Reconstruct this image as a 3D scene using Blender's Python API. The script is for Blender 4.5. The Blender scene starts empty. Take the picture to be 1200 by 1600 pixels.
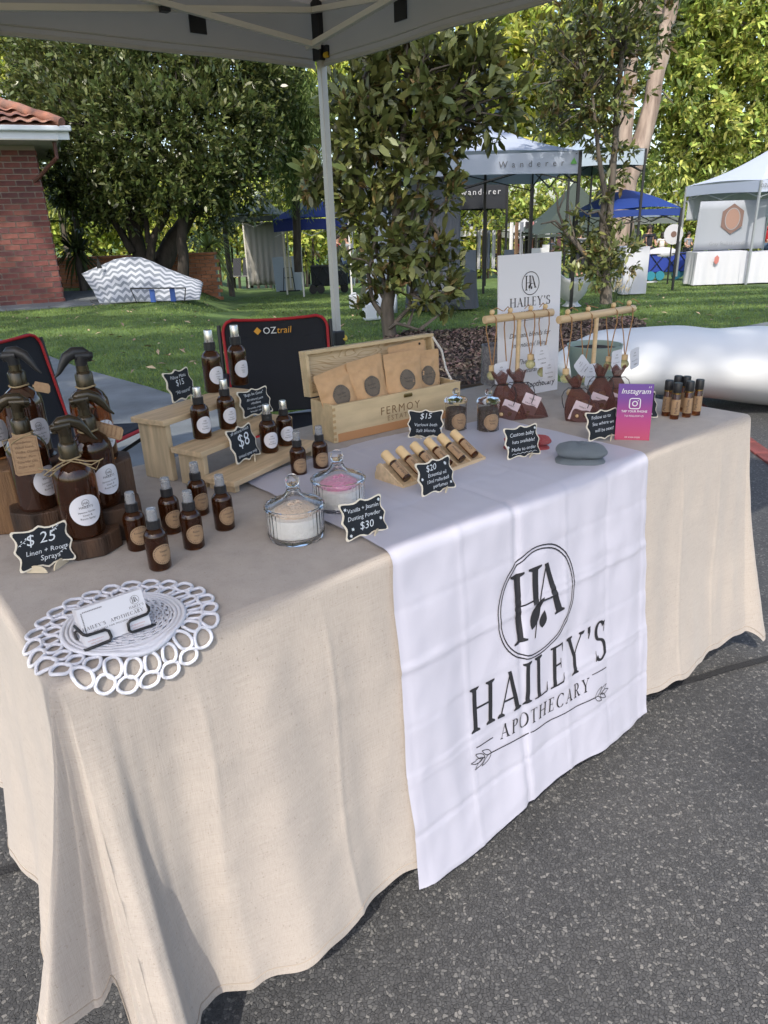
import bpy, bmesh, math, random
import numpy as np
from mathutils import Vector, Matrix, Euler, noise
PI = math.pi
rnd = random.Random(7)
scene = bpy.context.scene
COL = scene.collection

# ------------------------------------------------------------------ camera
FPX, HOR, ROLL, CAMH = 1110.0, 345.0, 0.036, 1.27
_ang = math.atan(ROLL)
_p = math.atan((800 - HOR) * math.cos(_ang) / FPX)
FW = np.array([0, math.cos(_p), -math.sin(_p)])
_u0 = np.array([0, math.sin(_p), math.cos(_p)]); _r0 = np.array([1.0, 0, 0])
RT = math.cos(_ang) * _r0 - math.sin(_ang) * _u0
UP = math.sin(_ang) * _r0 + math.cos(_ang) * _u0
cd = bpy.data.cameras.new('camera'); cam = bpy.data.objects.new('camera', cd); COL.objects.link(cam)
cam.matrix_world = Matrix(((RT[0], UP[0], -FW[0], 0), (RT[1], UP[1], -FW[1], 0), (RT[2], UP[2], -FW[2], CAMH), (0, 0, 0, 1)))
cd.sensor_fit = 'VERTICAL'; cd.sensor_height = 24; cd.lens = 24 * FPX / 1600
cd.clip_start = 0.05; cd.clip_end = 500
scene.camera = cam

# ------------------------------------------------------------------ light
SUN = Vector((-0.281, -1.075, 1.19)).normalized()          # direction towards the sun
elev = math.asin(SUN.z); azim = math.atan2(SUN.x, SUN.y)
w = bpy.data.worlds.new('World'); scene.world = w; w.use_nodes = True
nt = w.node_tree; bg = nt.nodes['Background']
sk = nt.nodes.new('ShaderNodeTexSky'); sk.sky_type = 'NISHITA'; sk.sun_disc = False
sk.sun_elevation = elev; sk.sun_rotation = azim; sk.air_density = 1.0; sk.dust_density = 2.5; sk.ozone_density = 0.6
nt.links.new(sk.outputs[0], bg.inputs[0]); bg.inputs[1].default_value = 0.15
sl = bpy.data.lights.new('sun', 'SUN'); sl.energy = 2.0; sl.angle = math.radians(0.6); sl.color = (1.0, 0.93, 0.82)
so = bpy.data.objects.new('sun', sl); COL.objects.link(so); so.rotation_euler = SUN.to_track_quat('Z', 'Y').to_euler()
scene.view_settings.view_transform = 'Standard'; scene.view_settings.look = 'None'
scene.view_settings.exposure = 1.2; scene.view_settings.gamma = 1.0
scene.cycles.max_bounces = 8; scene.cycles.transparent_max_bounces = 16; scene.cycles.caustics_reflective = False
scene.cycles.use_denoising = True

# ------------------------------------------------------------------ where things stand
def ray(x, y):
    return FPX * FW + (x - 600) * RT - (y - 800) * UP
def at(x, y, z=None, Y=None):
    v = ray(x, y)
    t = (z - CAMH) / v[2] if z is not None else Y / v[1]
    return Vector((t * v[0], t * v[1], CAMH + t * v[2]))
def gz(x, y):                    # the lawn falls gently away, except towards the brick building
    if y < 7: return 0.0
    k = max(0.0, min(1.0, (x / y + 0.27) / 0.08)); k = k * k * (3 - 2 * k)
    if y < 10: return -0.05 * (y - 7) ** 2 / 6 * k
    return (-0.075 - 0.05 * (min(y, 45) - 10)) * k
def atg(x, y):
    v = ray(x, y); t = 0.004
    while t < 0.2:
        P = v * t
        if CAMH + P[2] < gz(P[0], P[1]): break
        t *= 1.004
    return Vector((P[0], P[1], gz(P[0], P[1])))
def mpp(P):                      # metres per photo pixel at a point
    return math.sqrt(P[0] ** 2 + P[1] ** 2 + (P[2] - CAMH) ** 2) / FPX
TH = math.radians(38.6); TO = Vector((-0.42, 0.76, 0)); TU = Vector((math.cos(TH), math.sin(TH), 0)); TN = Vector((-TU.y, TU.x, 0))
TL, TW, TZ = 1.82, 0.78, 0.74
def T(s, t, z=0.0): return TO + TU * s + TN * t + Vector((0, 0, z))
def ST(P):
    d = Vector((P[0], P[1], 0)) - TO
    return d.dot(TU), d.dot(TN)

# ------------------------------------------------------------------ materials
MATS = {}
def mat(name, col, rough=0.6, spec=0.5, metal=0.0, var=0.0, vs=20.0, bump=0.0, bs=200.0, trans=0.0, ior=1.45, coat=0.0, sheen=0.0, col2=None, transl=0.0, hue_island=0.0, coords='Object', stretch=(1, 1, 1), alpha=1.0):
    if name in MATS: return MATS[name]
    m = bpy.data.materials.new(name); m.use_nodes = True; MATS[name] = m
    t = m.node_tree; N = t.nodes; L = t.links; b = N['Principled BSDF']
    b.inputs['Base Color'].default_value = (*col, 1); b.inputs['Roughness'].default_value = rough
    b.inputs['Specular IOR Level'].default_value = spec; b.inputs['Metallic'].default_value = metal
    b.inputs['Transmission Weight'].default_value = trans; b.inputs['IOR'].default_value = ior
    b.inputs['Coat Weight'].default_value = coat; b.inputs['Sheen Weight'].default_value = sheen
    b.inputs['Alpha'].default_value = alpha
    tc = N.new('ShaderNodeTexCoord'); mp = N.new('ShaderNodeMapping'); mp.inputs['Scale'].default_value = stretch
    L.new(tc.outputs[coords], mp.inputs[0])
    src = None
    if var > 0 or col2:
        n = N.new('ShaderNodeTexNoise'); n.inputs['Scale'].default_value = vs; n.inputs['Detail'].default_value = 6
        L.new(mp.outputs[0], n.inputs['Vector'])
        r = N.new('ShaderNodeValToRGB'); r.color_ramp.elements[0].position = 0.32; r.color_ramp.elements[1].position = 0.68
        c2 = col2 or tuple(c * (1 - var) for c in col)
        r.color_ramp.elements[0].color = (*c2, 1); r.color_ramp.elements[1].color = (*(col if col2 else tuple(min(1, c * (1 + var * .6)) for c in col)), 1)
        L.new(n.outputs['Fac'], r.inputs[0]); src = r.outputs[0]
        L.new(src, b.inputs['Base Color'])
    if hue_island > 0:
        g = N.new('ShaderNodeNewGeometry'); h = N.new('ShaderNodeHueSaturation')
        mr = N.new('ShaderNodeMapRange'); mr.inputs[3].default_value = 1 - hue_island; mr.inputs[4].default_value = 1 + hue_island
        L.new(g.outputs['Random Per Island'], mr.inputs[0]); L.new(mr.outputs[0], h.inputs['Value'])
        mr2 = N.new('ShaderNodeMapRange'); mr2.inputs[3].default_value = 0.5 - hue_island * .06; mr2.inputs[4].default_value = 0.5 + hue_island * .04
        mm = N.new('ShaderNodeMath'); mm.operation = 'FRACT'; mu = N.new('ShaderNodeMath'); mu.operation = 'MULTIPLY'; mu.inputs[1].default_value = 7.31
        L.new(g.outputs['Random Per Island'], mu.inputs[0]); L.new(mu.outputs[0], mm.inputs[0]); L.new(mm.outputs[0], mr2.inputs[0]); L.new(mr2.outputs[0], h.inputs['Hue'])
        if src: L.new(src, h.inputs['Color'])
        else: h.inputs['Color'].default_value = (*col, 1)
        L.new(h.outputs[0], b.inputs['Base Color']); src = h.outputs[0]
    if bump > 0:
        n2 = N.new('ShaderNodeTexNoise'); n2.inputs['Scale'].default_value = bs; n2.inputs['Detail'].default_value = 4
        L.new(mp.outputs[0], n2.inputs['Vector'])
        bm_ = N.new('ShaderNodeBump'); bm_.inputs['Strength'].default_value = bump; bm_.inputs['Distance'].default_value = 0.01
        L.new(n2.outputs['Fac'], bm_.inputs['Height']); L.new(bm_.outputs[0], b.inputs['Normal'])
    if transl > 0:
        tr = N.new('ShaderNodeBsdfTranslucent'); mx = N.new('ShaderNodeMixShader'); mx.inputs[0].default_value = transl
        if src: L.new(src, tr.inputs[0])
        else: tr.inputs[0].default_value = (*col, 1)
        L.new(b.outputs[0], mx.inputs[1]); L.new(tr.outputs[0], mx.inputs[2]); L.new(mx.outputs[0], N['Material Output'].inputs[0])
    return m

# ------------------------------------------------------------------ mesh building
class MB:
    def __init__(s): s.v = []; s.f = []
    def add(s, vs, fs):
        k = len(s.v); s.v += [tuple(p) for p in vs]; s.f += [tuple(i + k for i in f) for f in fs]; return s
    def box(s, c, d, M=None):
        x, y, z = d[0] / 2, d[1] / 2, d[2] / 2
        vs = [Vector((a * x, b * y, e * z)) for a in (-1, 1) for b in (-1, 1) for e in (-1, 1)]
        if M is not None: vs = [M @ q for q in vs]
        vs = [q + Vector(c) for q in vs]
        return s.add(vs, [(0, 1, 3, 2), (4, 6, 7, 5), (0, 4, 5, 1), (2, 3, 7, 6), (0, 2, 6, 4), (1, 5, 7, 3)])
    def lathe(s, prof, seg=20, c=(0, 0, 0), M=None, flute=0.0, cap=True):
        vs = []; n = len(prof)
        for r, z in prof:
            for i in range(seg):
                a = 2 * PI * i / seg; rr = r * (1 + (flute if i % 2 else -flute))
                q = Vector((rr * math.cos(a), rr * math.sin(a), z))
                if M is not None: q = M @ q
                vs.append(q + Vector(c))
        fs = [(j * seg + i, j * seg + (i + 1) % seg, (j + 1) * seg + (i + 1) % seg, (j + 1) * seg + i) for j in range(n - 1) for i in range(seg)]
        if cap:
            if prof[0][0] > 1e-5: fs.append(tuple(range(seg))[::-1])
            if prof[-1][0] > 1e-5: fs.append(tuple((n - 1) * seg + i for i in range(seg)))
        return s.add(vs, fs)
    def tube(s, pts, r, seg=8, closed=False, flat=1.0):
        pts = [Vector(p) for p in pts]; n = len(pts)
        rs = r if isinstance(r, (list, tuple)) else [r] * n
        up = Vector((0, 0, 1)); vs = []; prev = None
        for i, p in enumerate(pts):
            a = pts[(i - 1) % n] if (closed or i > 0) else p; b = pts[(i + 1) % n] if (closed or i < n - 1) else p
            d = (b - a); d = d.normalized() if d.length > 1e-9 else Vector((0, 0, 1))
            if prev is None:
                x = d.cross(up)
                if x.length < 0.05: x = d.cross(Vector((1, 0, 0)))
            else: x = prev - d * prev.dot(d)
            x.normalize(); prev = x; y = d.cross(x)
            for k in range(seg):
                t = 2 * PI * k / seg + PI / seg
                vs.append(p + x * (math.cos(t) * rs[i] * flat) + y * (math.sin(t) * rs[i]))
        m = n if closed else n - 1
        fs = [(i * seg + k, i * seg + (k + 1) % seg, ((i + 1) % n) * seg + (k + 1) % seg, ((i + 1) % n) * seg + k) for i in range(m) for k in range(seg)]
        if not closed: fs += [tuple(range(seg))[::-1], tuple((n - 1) * seg + k for k in range(seg))]
        return s.add(vs, fs)
    def prism(s, out, th, M=None, y0=0.0):     # outline in x,z ; thickness along +y
        n = len(out); vs = [Vector((x, y0, z)) for x, z in out] + [Vector((x, y0 + th, z)) for x, z in out]
        if M is not None: vs = [M @ q for q in vs]
        return s.add(vs, [tuple(range(n)), tuple(range(n, 2 * n))[::-1]] + [(i, n + i, n + (i + 1) % n, (i + 1) % n) for i in range(n)])
    def grid(s, fn, nu, nv):
        vs = [fn(i / nu, j / nv) for i in range(nu + 1) for j in range(nv + 1)]
        return s.add(vs, [(i * (nv + 1) + j, (i + 1) * (nv + 1) + j, (i + 1) * (nv + 1) + j + 1, i * (nv + 1) + j + 1) for i in range(nu) for j in range(nv)])
    def ball(s, c, r, seg=12, sc=(1, 1, 1)):
        n = seg // 2 + 1
        pr = [(r * math.sin(PI * i / n), -r * math.cos(PI * i / n)) for i in range(n + 1)]
        return s.lathe([(max(a, 1e-6), b) for a, b in pr], seg, c, Matrix.Diagonal(sc), cap=False)
    def mesh(s, name, m=None, smooth=None):
        me = bpy.data.meshes.new(name); me.from_pydata(s.v, [], s.f)
        if m: me.materials.append(m)
        if smooth is not None:
            me.polygons.foreach_set('use_smooth', [True] * len(me.polygons))
            try: me.set_sharp_from_angle(angle=math.radians(smooth))
            except Exception: pass
        return me
def link(name, me, parent=None, kind=None, bevel=0, loc=None, rot=None):
    o = bpy.data.objects.new(name, me); COL.objects.link(o)
    if parent: o.parent = parent
    if kind: o['kind'] = kind
    if loc is not None: o.location = loc
    if rot is not None: o.rotation_euler = rot
    if bevel:
        b = o.modifiers.new('bevel', 'BEVEL'); b.width = bevel; b.segments = 2; b.limit_method = 'ANGLE'; b.angle_limit = math.radians(40)
    return o
def obj(name, mb, m, parent=None, smooth=None, **k): return link(name, mb.mesh(name, m, smooth), parent, **k)
def tag(o, label, cat, group=None, kind=None):
    o['label'] = label; o['category'] = cat
    if group: o['group'] = group
    if kind: o['kind'] = kind
    return o
def root(name, label, cat, loc=(0, 0, 0), rz=0.0, group=None, rot=None):
    o = bpy.data.objects.new(name, None); COL.objects.link(o); o.location = loc; o.rotation_euler = rot if rot else (0, 0, rz)
    o.empty_display_size = 0.1
    return tag(o, label, cat, group)
KIDS = {}
def copy_tree(r, loc, rz, label, group=None):
    def kids(p): return [c for c in COL.objects if c.parent == p]
    def cp(o, par):
        c = o.copy(); COL.objects.link(c)
        if par: c.parent = par
        for k in kids(o): cp(k, c)
        return c
    c = cp(r, None); c.location = loc; c.rotation_euler = (0, 0, rz); c['label'] = label
    if group: c['group'] = group
    return c

# ------------------------------------------------------------------ lettering
_tc = {}
def text2d(s, size=1.0, shear=0.0, off=0.0, align='CENTER', space=1.0):
    key = (s, shear, off, align, space)
    if key not in _tc:
        cu = bpy.data.curves.new('t', 'FONT'); cu.body = s; cu.size = 1; cu.resolution_u = 2; cu.shear = shear; cu.offset = off; cu.align_x = align; cu.space_character = space
        ob = bpy.data.objects.new('t', cu); me = bpy.data.meshes.new_from_object(ob)
        _tc[key] = ([(v.co.x, v.co.y) for v in me.vertices], [tuple(p.vertices) for p in me.polygons])
        bpy.data.objects.remove(ob); bpy.data.curves.remove(cu); bpy.data.meshes.remove(me)
    v, f = _tc[key]
    return [(x * size, y * size) for x, y in v], f
def wobble(v, amp, seed=0):
    return [(x + amp * math.sin(y * 130 + x * 90 + seed), y + amp * math.sin(x * 150 + seed * 2) + amp * .8 * math.sin(x * 430 + seed)) for x, y in v]
# hand-drawn serif capitals, cap height 1
def _st(out, x0, y0, x1, y1, w0, w1=None):
    w1 = w0 if w1 is None else w1
    out.append([(x0 - w0 / 2, y0), (x0 + w0 / 2, y0), (x1 + w1 / 2, y1), (x1 - w1 / 2, y1)])
def _sf(out, x, y, w=.3, h=.035, up=True):
    s = 1 if up else -1
    out.append([(x - w / 2, y), (x + w / 2, y), (x + w / 2, y + s * h), (x + w * .22, y + s * h * 2.2), (x - w * .22, y + s * h * 2.2), (x - w / 2, y + s * h)][::s])
def _bar(out, x0, y0, x1, y1, h=.045):
    out.append([(x0, y0 - h / 2), (x1, y1 - h / 2), (x1, y1 + h / 2), (x0, y0 + h / 2)])
def _arc(out, pts, thick=.15, thin=.04):
    n = len(pts)
    for i in range(n - 1):
        def ed(k):
            a = pts[max(0, k - 1)]; b = pts[min(n - 1, k + 1)]; dx, dy = b[0] - a[0], b[1] - a[1]; l = math.hypot(dx, dy) or 1
            w_ = thin + (thick - thin) * (abs(dy) / l) ** 1.5; nx, ny = -dy / l, dx / l
            return (pts[k][0] + nx * w_ / 2, pts[k][1] + ny * w_ / 2), (pts[k][0] - nx * w_ / 2, pts[k][1] - ny * w_ / 2)
        a, b = ed(i); c, d = ed(i + 1); out.append([b, d, c, a])
def _el(cx, cy, rx, ry, a0, a1, n=18):
    return [(cx + rx * math.cos(math.radians(a0 + (a1 - a0) * i / n)), cy + ry * math.sin(math.radians(a0 + (a1 - a0) * i / n))) for i in range(n + 1)]
def serif(ch):
    o = []; K = .15
    if ch == 'H':
        for x in (.16, .76): _st(o, x, 0, x, 1, K); _sf(o, x, 0, .34); _sf(o, x, 1, .34, up=False)
        _bar(o, .23, .52, .69, .52); W = .92
    elif ch == 'A':
        _st(o, .1, 0, .45, 1, .05, .05); _st(o, .76, 0, .43, 1, .17, .13); _bar(o, .2, .34, .64, .34); _sf(o, .1, 0, .26); _sf(o, .76, 0, .34); W = .86
    elif ch == 'I': _st(o, .17, 0, .17, 1, K); _sf(o, .17, 0, .34); _sf(o, .17, 1, .34, up=False); W = .34
    elif ch == 'L': _st(o, .17, 0, .17, 1, K); _sf(o, .17, 1, .34, up=False); _bar(o, 0, .022, .58, .022); _st(o, .57, 0, .6, .25, .07, .02); W = .62
    elif ch == 'E':
        _st(o, .17, 0, .17, 1, K); _bar(o, 0, .022, .6, .022); _bar(o, 0, .978, .58, .978); _bar(o, .22, .52, .48, .52); _st(o, .58, 0, .62, .24, .06, .02); _st(o, .56, 1, .58, .78, .06, .02); _st(o, .48, .4, .48, .64, .03); W = .66
    elif ch == 'F':
        _st(o, .17, 0, .17, 1, K); _sf(o, .17, 0, .34); _bar(o, 0, .978, .58, .978); _bar(o, .22, .52, .48, .52); _st(o, .56, 1, .58, .78, .06, .02); W = .6
    elif ch == 'Y': _st(o, .42, .0, .42, .48, K); _st(o, .42, .44, .12, 1, .14, .16); _st(o, .42, .44, .74, 1, .06, .05); _sf(o, .42, 0, .34); _sf(o, .13, 1, .32, up=False); _sf(o, .74, 1, .26, up=False); W = .86
    elif ch == "'": o.append([(.06, .74), (.1, .7), (.2, .86), (.2, 1), (.06, 1), (.06, .86), (.1, .84)]); W = .24
    elif ch == 'S':
        p = _el(.31, .76, .2, .225, 30, 250, 14) + _el(.31, .27, .24, .25, 70, -150, 16); _arc(o, p, .15, .05); _st(o, .5, .7, .53, .98, .02, .05); _st(o, .07, .3, .07, .03, .02, .05); W = .62
    elif ch in 'OCG':
        if ch == 'O': _arc(o, _el(.45, .5, .4, .5, 0, 360, 30), .15, .04); W = .9
        else: _arc(o, _el(.45, .5, .4, .5, 42, 318, 24), .15, .04); _st(o, .74, .7, .76, .95, .02, .05); W = .82
    elif ch in 'PR':
        _st(o, .17, 0, .17, 1, K); _sf(o, .17, 0, .34); _bar(o, 0, .978, .34, .978); _arc(o, _el(.3, .74, .27, .24, 90, -90, 14), .15, .04); _bar(o, .22, .5, .34, .5); W = .6
        if ch == 'R': _st(o, .66, 0, .36, .5, .17, .1); _sf(o, .7, 0, .2); W = .76
    elif ch == 'T': _st(o, .36, 0, .36, 1, K); _sf(o, .36, 0, .34); _bar(o, 0, .978, .72, .978); _st(o, .03, .8, .02, 1, .02, .05); _st(o, .69, .8, .7, 1, .02, .05); W = .72
    else: W = .4
    return o, W
def serif_text(s, size, gap=.14):           # centred polygons
    x = 0; polys = []
    for ch in s:
        o, W = serif(ch)
        for p in o: polys.append([(q[0] + x, q[1]) for q in p])
        x += W + gap
    x -= gap
    return [[((a - x / 2) * size, b * size) for a, b in p] for p in polys]
def polys_to(vf, polys):
    v, f = vf
    for p in polys:
        k = len(v); v += p; f.append(tuple(range(k, k + len(p))))
def ring2d(vf, cx, cy, rx, ry, w, n=48):
    polys = []
    for i in range(n):
        a, b = 2 * PI * i / n, 2 * PI * (i + 1) / n
        polys.append([(cx + (rx - w) * math.cos(a), cy + (ry - w) * math.sin(a)), (cx + rx * math.cos(a), cy + ry * math.sin(a)), (cx + rx * math.cos(b), cy + ry * math.sin(b)), (cx + (rx - w) * math.cos(b), cy + (ry - w) * math.sin(b))])
    polys_to(vf, polys)
def leaf2d(vf, x, y, L, W, ang, n=8, outline=0):
    pts = []
    for i in range(n + 1): t = i / n; pts.append((t * L, W * math.sin(PI * t ** .8)))
    for i in range(n - 1, 0, -1): t = i / n; pts.append((t * L, -W * .8 * math.sin(PI * t ** .8)))
    c, s_ = math.cos(ang), math.sin(ang); P = [(x + a * c - b * s_, y + a * s_ + b * c) for a, b in pts]
    if outline:
        m = len(P)
        polys_to(vf, [line_poly(P[i], P[(i + 1) % m], outline) for i in range(m)])
    else: polys_to(vf, [P])
def line_poly(a, b, w):
    dx, dy = b[0] - a[0], b[1] - a[1]; l = math.hypot(dx, dy) or 1; nx, ny = -dy / l * w / 2, dx / l * w / 2
    return [(a[0] + nx, a[1] + ny), (a[0] - nx, a[1] - ny), (b[0] - nx, b[1] - ny), (b[0] + nx, b[1] + ny)]
def logo(vf, cx, cy, S, double=False, words=True):
    """round HA monogram with leaf and drop, radius S"""
    ring2d(vf, cx, cy, S, S, S * (.022 if double else .07))
    if double: ring2d(vf, cx, cy, S * .94, S * .94, S * .022)
    k = S * 1.05
    def L(polys): polys_to(vf, [[(cx + a * k, cy + b * k) for a, b in p] for p in polys])
    o = []
    for x, y0 in ((-.46, -.55), (-.06, -.02)): _st(o, x, y0, x, .62, .13); _sf(o, x, .62, .3, .03, up=False)
    _sf(o, -.46, -.55, .3, .03); _bar(o, -.4, .05, -.08, .05, .03)
    _st(o, .52, -.38, .2, .6, .16, .1); _st(o, -.12, -.6, .2, .6, .03, .03); _sf(o, .52, -.38, .26, .03); _bar(o, .1, -.02, .38, -.02, .03)
    L(o)
    leaf2d(vf, cx - .2 * k, cy - .42 * k, .5 * k, .13 * k, 1.0)
    leaf2d(vf, cx + .08 * k, cy - .5 * k, .3 * k, .1 * k, 1.35)
    leaf2d(vf, cx - .12 * k, cy - .2 * k, .35 * k, .08 * k, .7)
def plane_mesh(mb, vf, M, lift=0.0):
    """lettering laid in the local x,z plane (facing -y)"""
    v, f = vf
    mb.add([M @ Vector((x, -lift, y)) for x, y in v], f)
def vf_merge(vf, t, dx=0, dy=0, rot=0.0):
    v, f = vf; k = len(v); c, s = math.cos(rot), math.sin(rot)
    v += [(x * c - y * s + dx, x * s + y * c + dy) for x, y in t[0]]; f += [tuple(i + k for i in q) for q in t[1]]

# ================================================================== THE SETTING
def nodes_mat(name):
    m = bpy.data.materials.new(name); m.use_nodes = True; MATS[name] = m
    t = m.node_tree; return m, t.nodes, t.links, t.nodes['Principled BSDF']
def ramp(N, stops):
    r = N.new('ShaderNodeValToRGB'); e = r.color_ramp.elements
    while len(e) < len(stops): e.new(0.5)
    for i, (p, c) in enumerate(stops): e[i].position = p; e[i].color = (*c, 1)
    return r
def asphalt_mat():
    m, N, L, b = nodes_mat('asphalt'); tc = N.new('ShaderNodeTexCoord')
    nz = N.new('ShaderNodeTexNoise'); nz.inputs['Scale'].default_value = 60; nz.inputs['Detail'].default_value = 3
    ad = N.new('ShaderNodeMixRGB'); ad.blend_type = 'ADD'; ad.inputs[0].default_value = .012
    L.new(tc.outputs['Object'], nz.inputs[0]); L.new(tc.outputs['Object'], ad.inputs[1]); L.new(nz.outputs['Color'], ad.inputs[2])
    v = N.new('ShaderNodeTexVoronoi'); v.inputs['Scale'].default_value = 150; L.new(ad.outputs[0], v.inputs['Vector'])
    e = N.new('ShaderNodeTexVoronoi'); e.feature = 'DISTANCE_TO_EDGE'; e.inputs['Scale'].default_value = 150; L.new(ad.outputs[0], e.inputs['Vector'])
    sx = N.new('ShaderNodeSeparateColor'); L.new(v.outputs['Color'], sx.inputs[0])
    r = ramp(N, [(0.0, (.050, .051, .054)), (.55, (.072, .073, .077)), (.82, (.092, .093, .096)), (.94, (.15, .148, .145)), (1, (.20, .195, .19))])
    L.new(sx.outputs[0], r.inputs[0])
    er = ramp(N, [(0.0, (0, 0, 0)), (.10, (1, 1, 1))]); L.new(e.outputs['Distance'], er.inputs[0])
    f = N.new('ShaderNodeTexNoise'); f.inputs['Scale'].default_value = 420; f.inputs['Detail'].default_value = 2; L.new(tc.outputs['Object'], f.inputs[0])
    fr = ramp(N, [(.35, (.040, .041, .044)), (.65, (.088, .088, .09))]); L.new(f.outputs['Fac'], fr.inputs[0])
    mx = N.new('ShaderNodeMixRGB'); L.new(er.outputs[0], mx.inputs[0]); L.new(fr.outputs[0], mx.inputs[1]); L.new(r.outputs[0], mx.inputs[2])
    bn = N.new('ShaderNodeTexNoise'); bn.inputs['Scale'].default_value = 2.5; bn.inputs['Detail'].default_value = 5; L.new(tc.outputs['Object'], bn.inputs[0])
    br = ramp(N, [(.25, (.60, .60, .62)), (.45, (.95, .95, .95)), (.75, (1.15, 1.13, 1.09))]); L.new(bn.outputs['Fac'], br.inputs[0])
    m2 = N.new('ShaderNodeMixRGB'); m2.blend_type = 'MULTIPLY'; m2.inputs[0].default_value = 1; L.new(mx.outputs[0], m2.inputs[1]); L.new(br.outputs[0], m2.inputs[2])
    L.new(m2.outputs[0], b.inputs['Base Color']); b.inputs['Roughness'].default_value = .75
    bp = N.new('ShaderNodeBump'); bp.inputs['Strength'].default_value = .8; bp.inputs['Distance'].default_value = .004
    L.new(er.outputs[0], bp.inputs['Height']); L.new(bp.outputs[0], b.inputs['Normal'])
    return m
M_ASPH = asphalt_mat()
M_CONC = mat('path_concrete', (.15, .165, .175), .85, var=.25, vs=3, bump=.5, bs=140)
M_LAWN = mat('lawn_ground', (.09, .145, .035), .9, var=.35, vs=2.2, bump=.8, bs=60)
M_SOIL = mat('soil', (.05, .036, .026), .95, var=.4, vs=9, bump=.6, bs=40)
mb = MB(); ys = [-30, -10, 0, 3, 5] + [7 + i * .5 for i in range(36)] + [26, 28, 30, 34, 38, 45, 70, 200]; xs = [-150, -60] + [i * .75 for i in range(-28, 29)] + [60, 150]
mb.add([(x, y, gz(x, y) - .02) for y in ys for x in xs], [(j * len(xs) + i, j * len(xs) + i + 1, (j + 1) * len(xs) + i + 1, (j + 1) * len(xs) + i) for j in range(len(ys) - 1) for i in range(len(xs) - 1)])
obj('lawn', mb, M_LAWN, kind='structure')
EDGE = [(-9, 14.3), (-5, 9.6), (-4, 8.45), (-3, 7.2), (-2, 6.15), (-1.15, 5.15), (-.8, 4.97), (.57, 5.85), (2.5, 7.25), (5, 9.0), (9, 11.5)]
def slab(name, poly, m, lift, thick=.02, **k):
    mb = MB(); n = len(poly)
    mb.add([(x, y, gz(x, y) + lift) for x, y in poly] + [(x, y, gz(x, y) + lift - thick) for x, y in poly], [tuple(range(n))] + [(i, i + n, (i + 1) % n + n, (i + 1) % n) for i in range(n)])
    return obj(name, mb, m, kind='structure', **k)
b0, b1 = T(-9, 2.0), T(9, 2.0)
slab('path', [(b0.x, b0.y), (b1.x, b1.y)] + EDGE[::-1], M_CONC, .004)
slab('asphalt', [(-14, -8), (14, -8), (14, b1.y), (b1.x, b1.y), (b0.x, b0.y), (-14, b0.y)], M_ASPH, .0, .018)
# dark joint running across the asphalt, and a groove edge
j0 = at(0, 1362, z=0); j1 = at(1200, 1030, z=0); d = (j1 - j0).normalized(); j0 -= d * 3; j1 += d * 3
nrm = Vector((-d.y, d.x, 0)); mb = MB(); K = 90
for sgn, wd, zz in ((0, .011, .004),):
    vs = []
    for i in range(K + 1):
        p = j0.lerp(j1, i / K); o_ = noise.noise(Vector((i * .7, 0, 0))) * .012
        vs += [(p + nrm * (o_ - wd)).to_tuple()[:2] + (zz,), (p + nrm * (o_ + wd)).to_tuple()[:2] + (zz,)]
    mb.add(vs, [(2 * i, 2 * i + 2, 2 * i + 3, 2 * i + 1) for i in range(K)])
obj('pavement_joint', mb, mat('joint_tar', (.022, .022, .024), .8, bump=.5), kind='structure')
# row of red paving bricks let into the asphalt
M_PAVER = mat('red_paver', (.2, .065, .05), .85, var=.35, vs=14, bump=.5, bs=90, hue_island=.25)
row = bpy.data.objects.new('brick_strip', None); COL.objects.link(row); row['kind'] = 'structure'
q0 = at(1159, 684, z=0); q1 = at(1200, 714, z=0); dd = (q1 - q0).normalized(); a_ = math.atan2(dd.y, dd.x)
pm = MB().box((0, 0, 0), (.205, .095, .05)).mesh('brick', M_PAVER)
for i in range(-6, 12):
    p = q0 + dd * (i * .213); o = link('brick', pm, row, bevel=.004, loc=(p.x, p.y, -.018 + rnd.uniform(-.001, .001)), rot=(0, 0, a_ + rnd.uniform(-.01, .01)))
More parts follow.
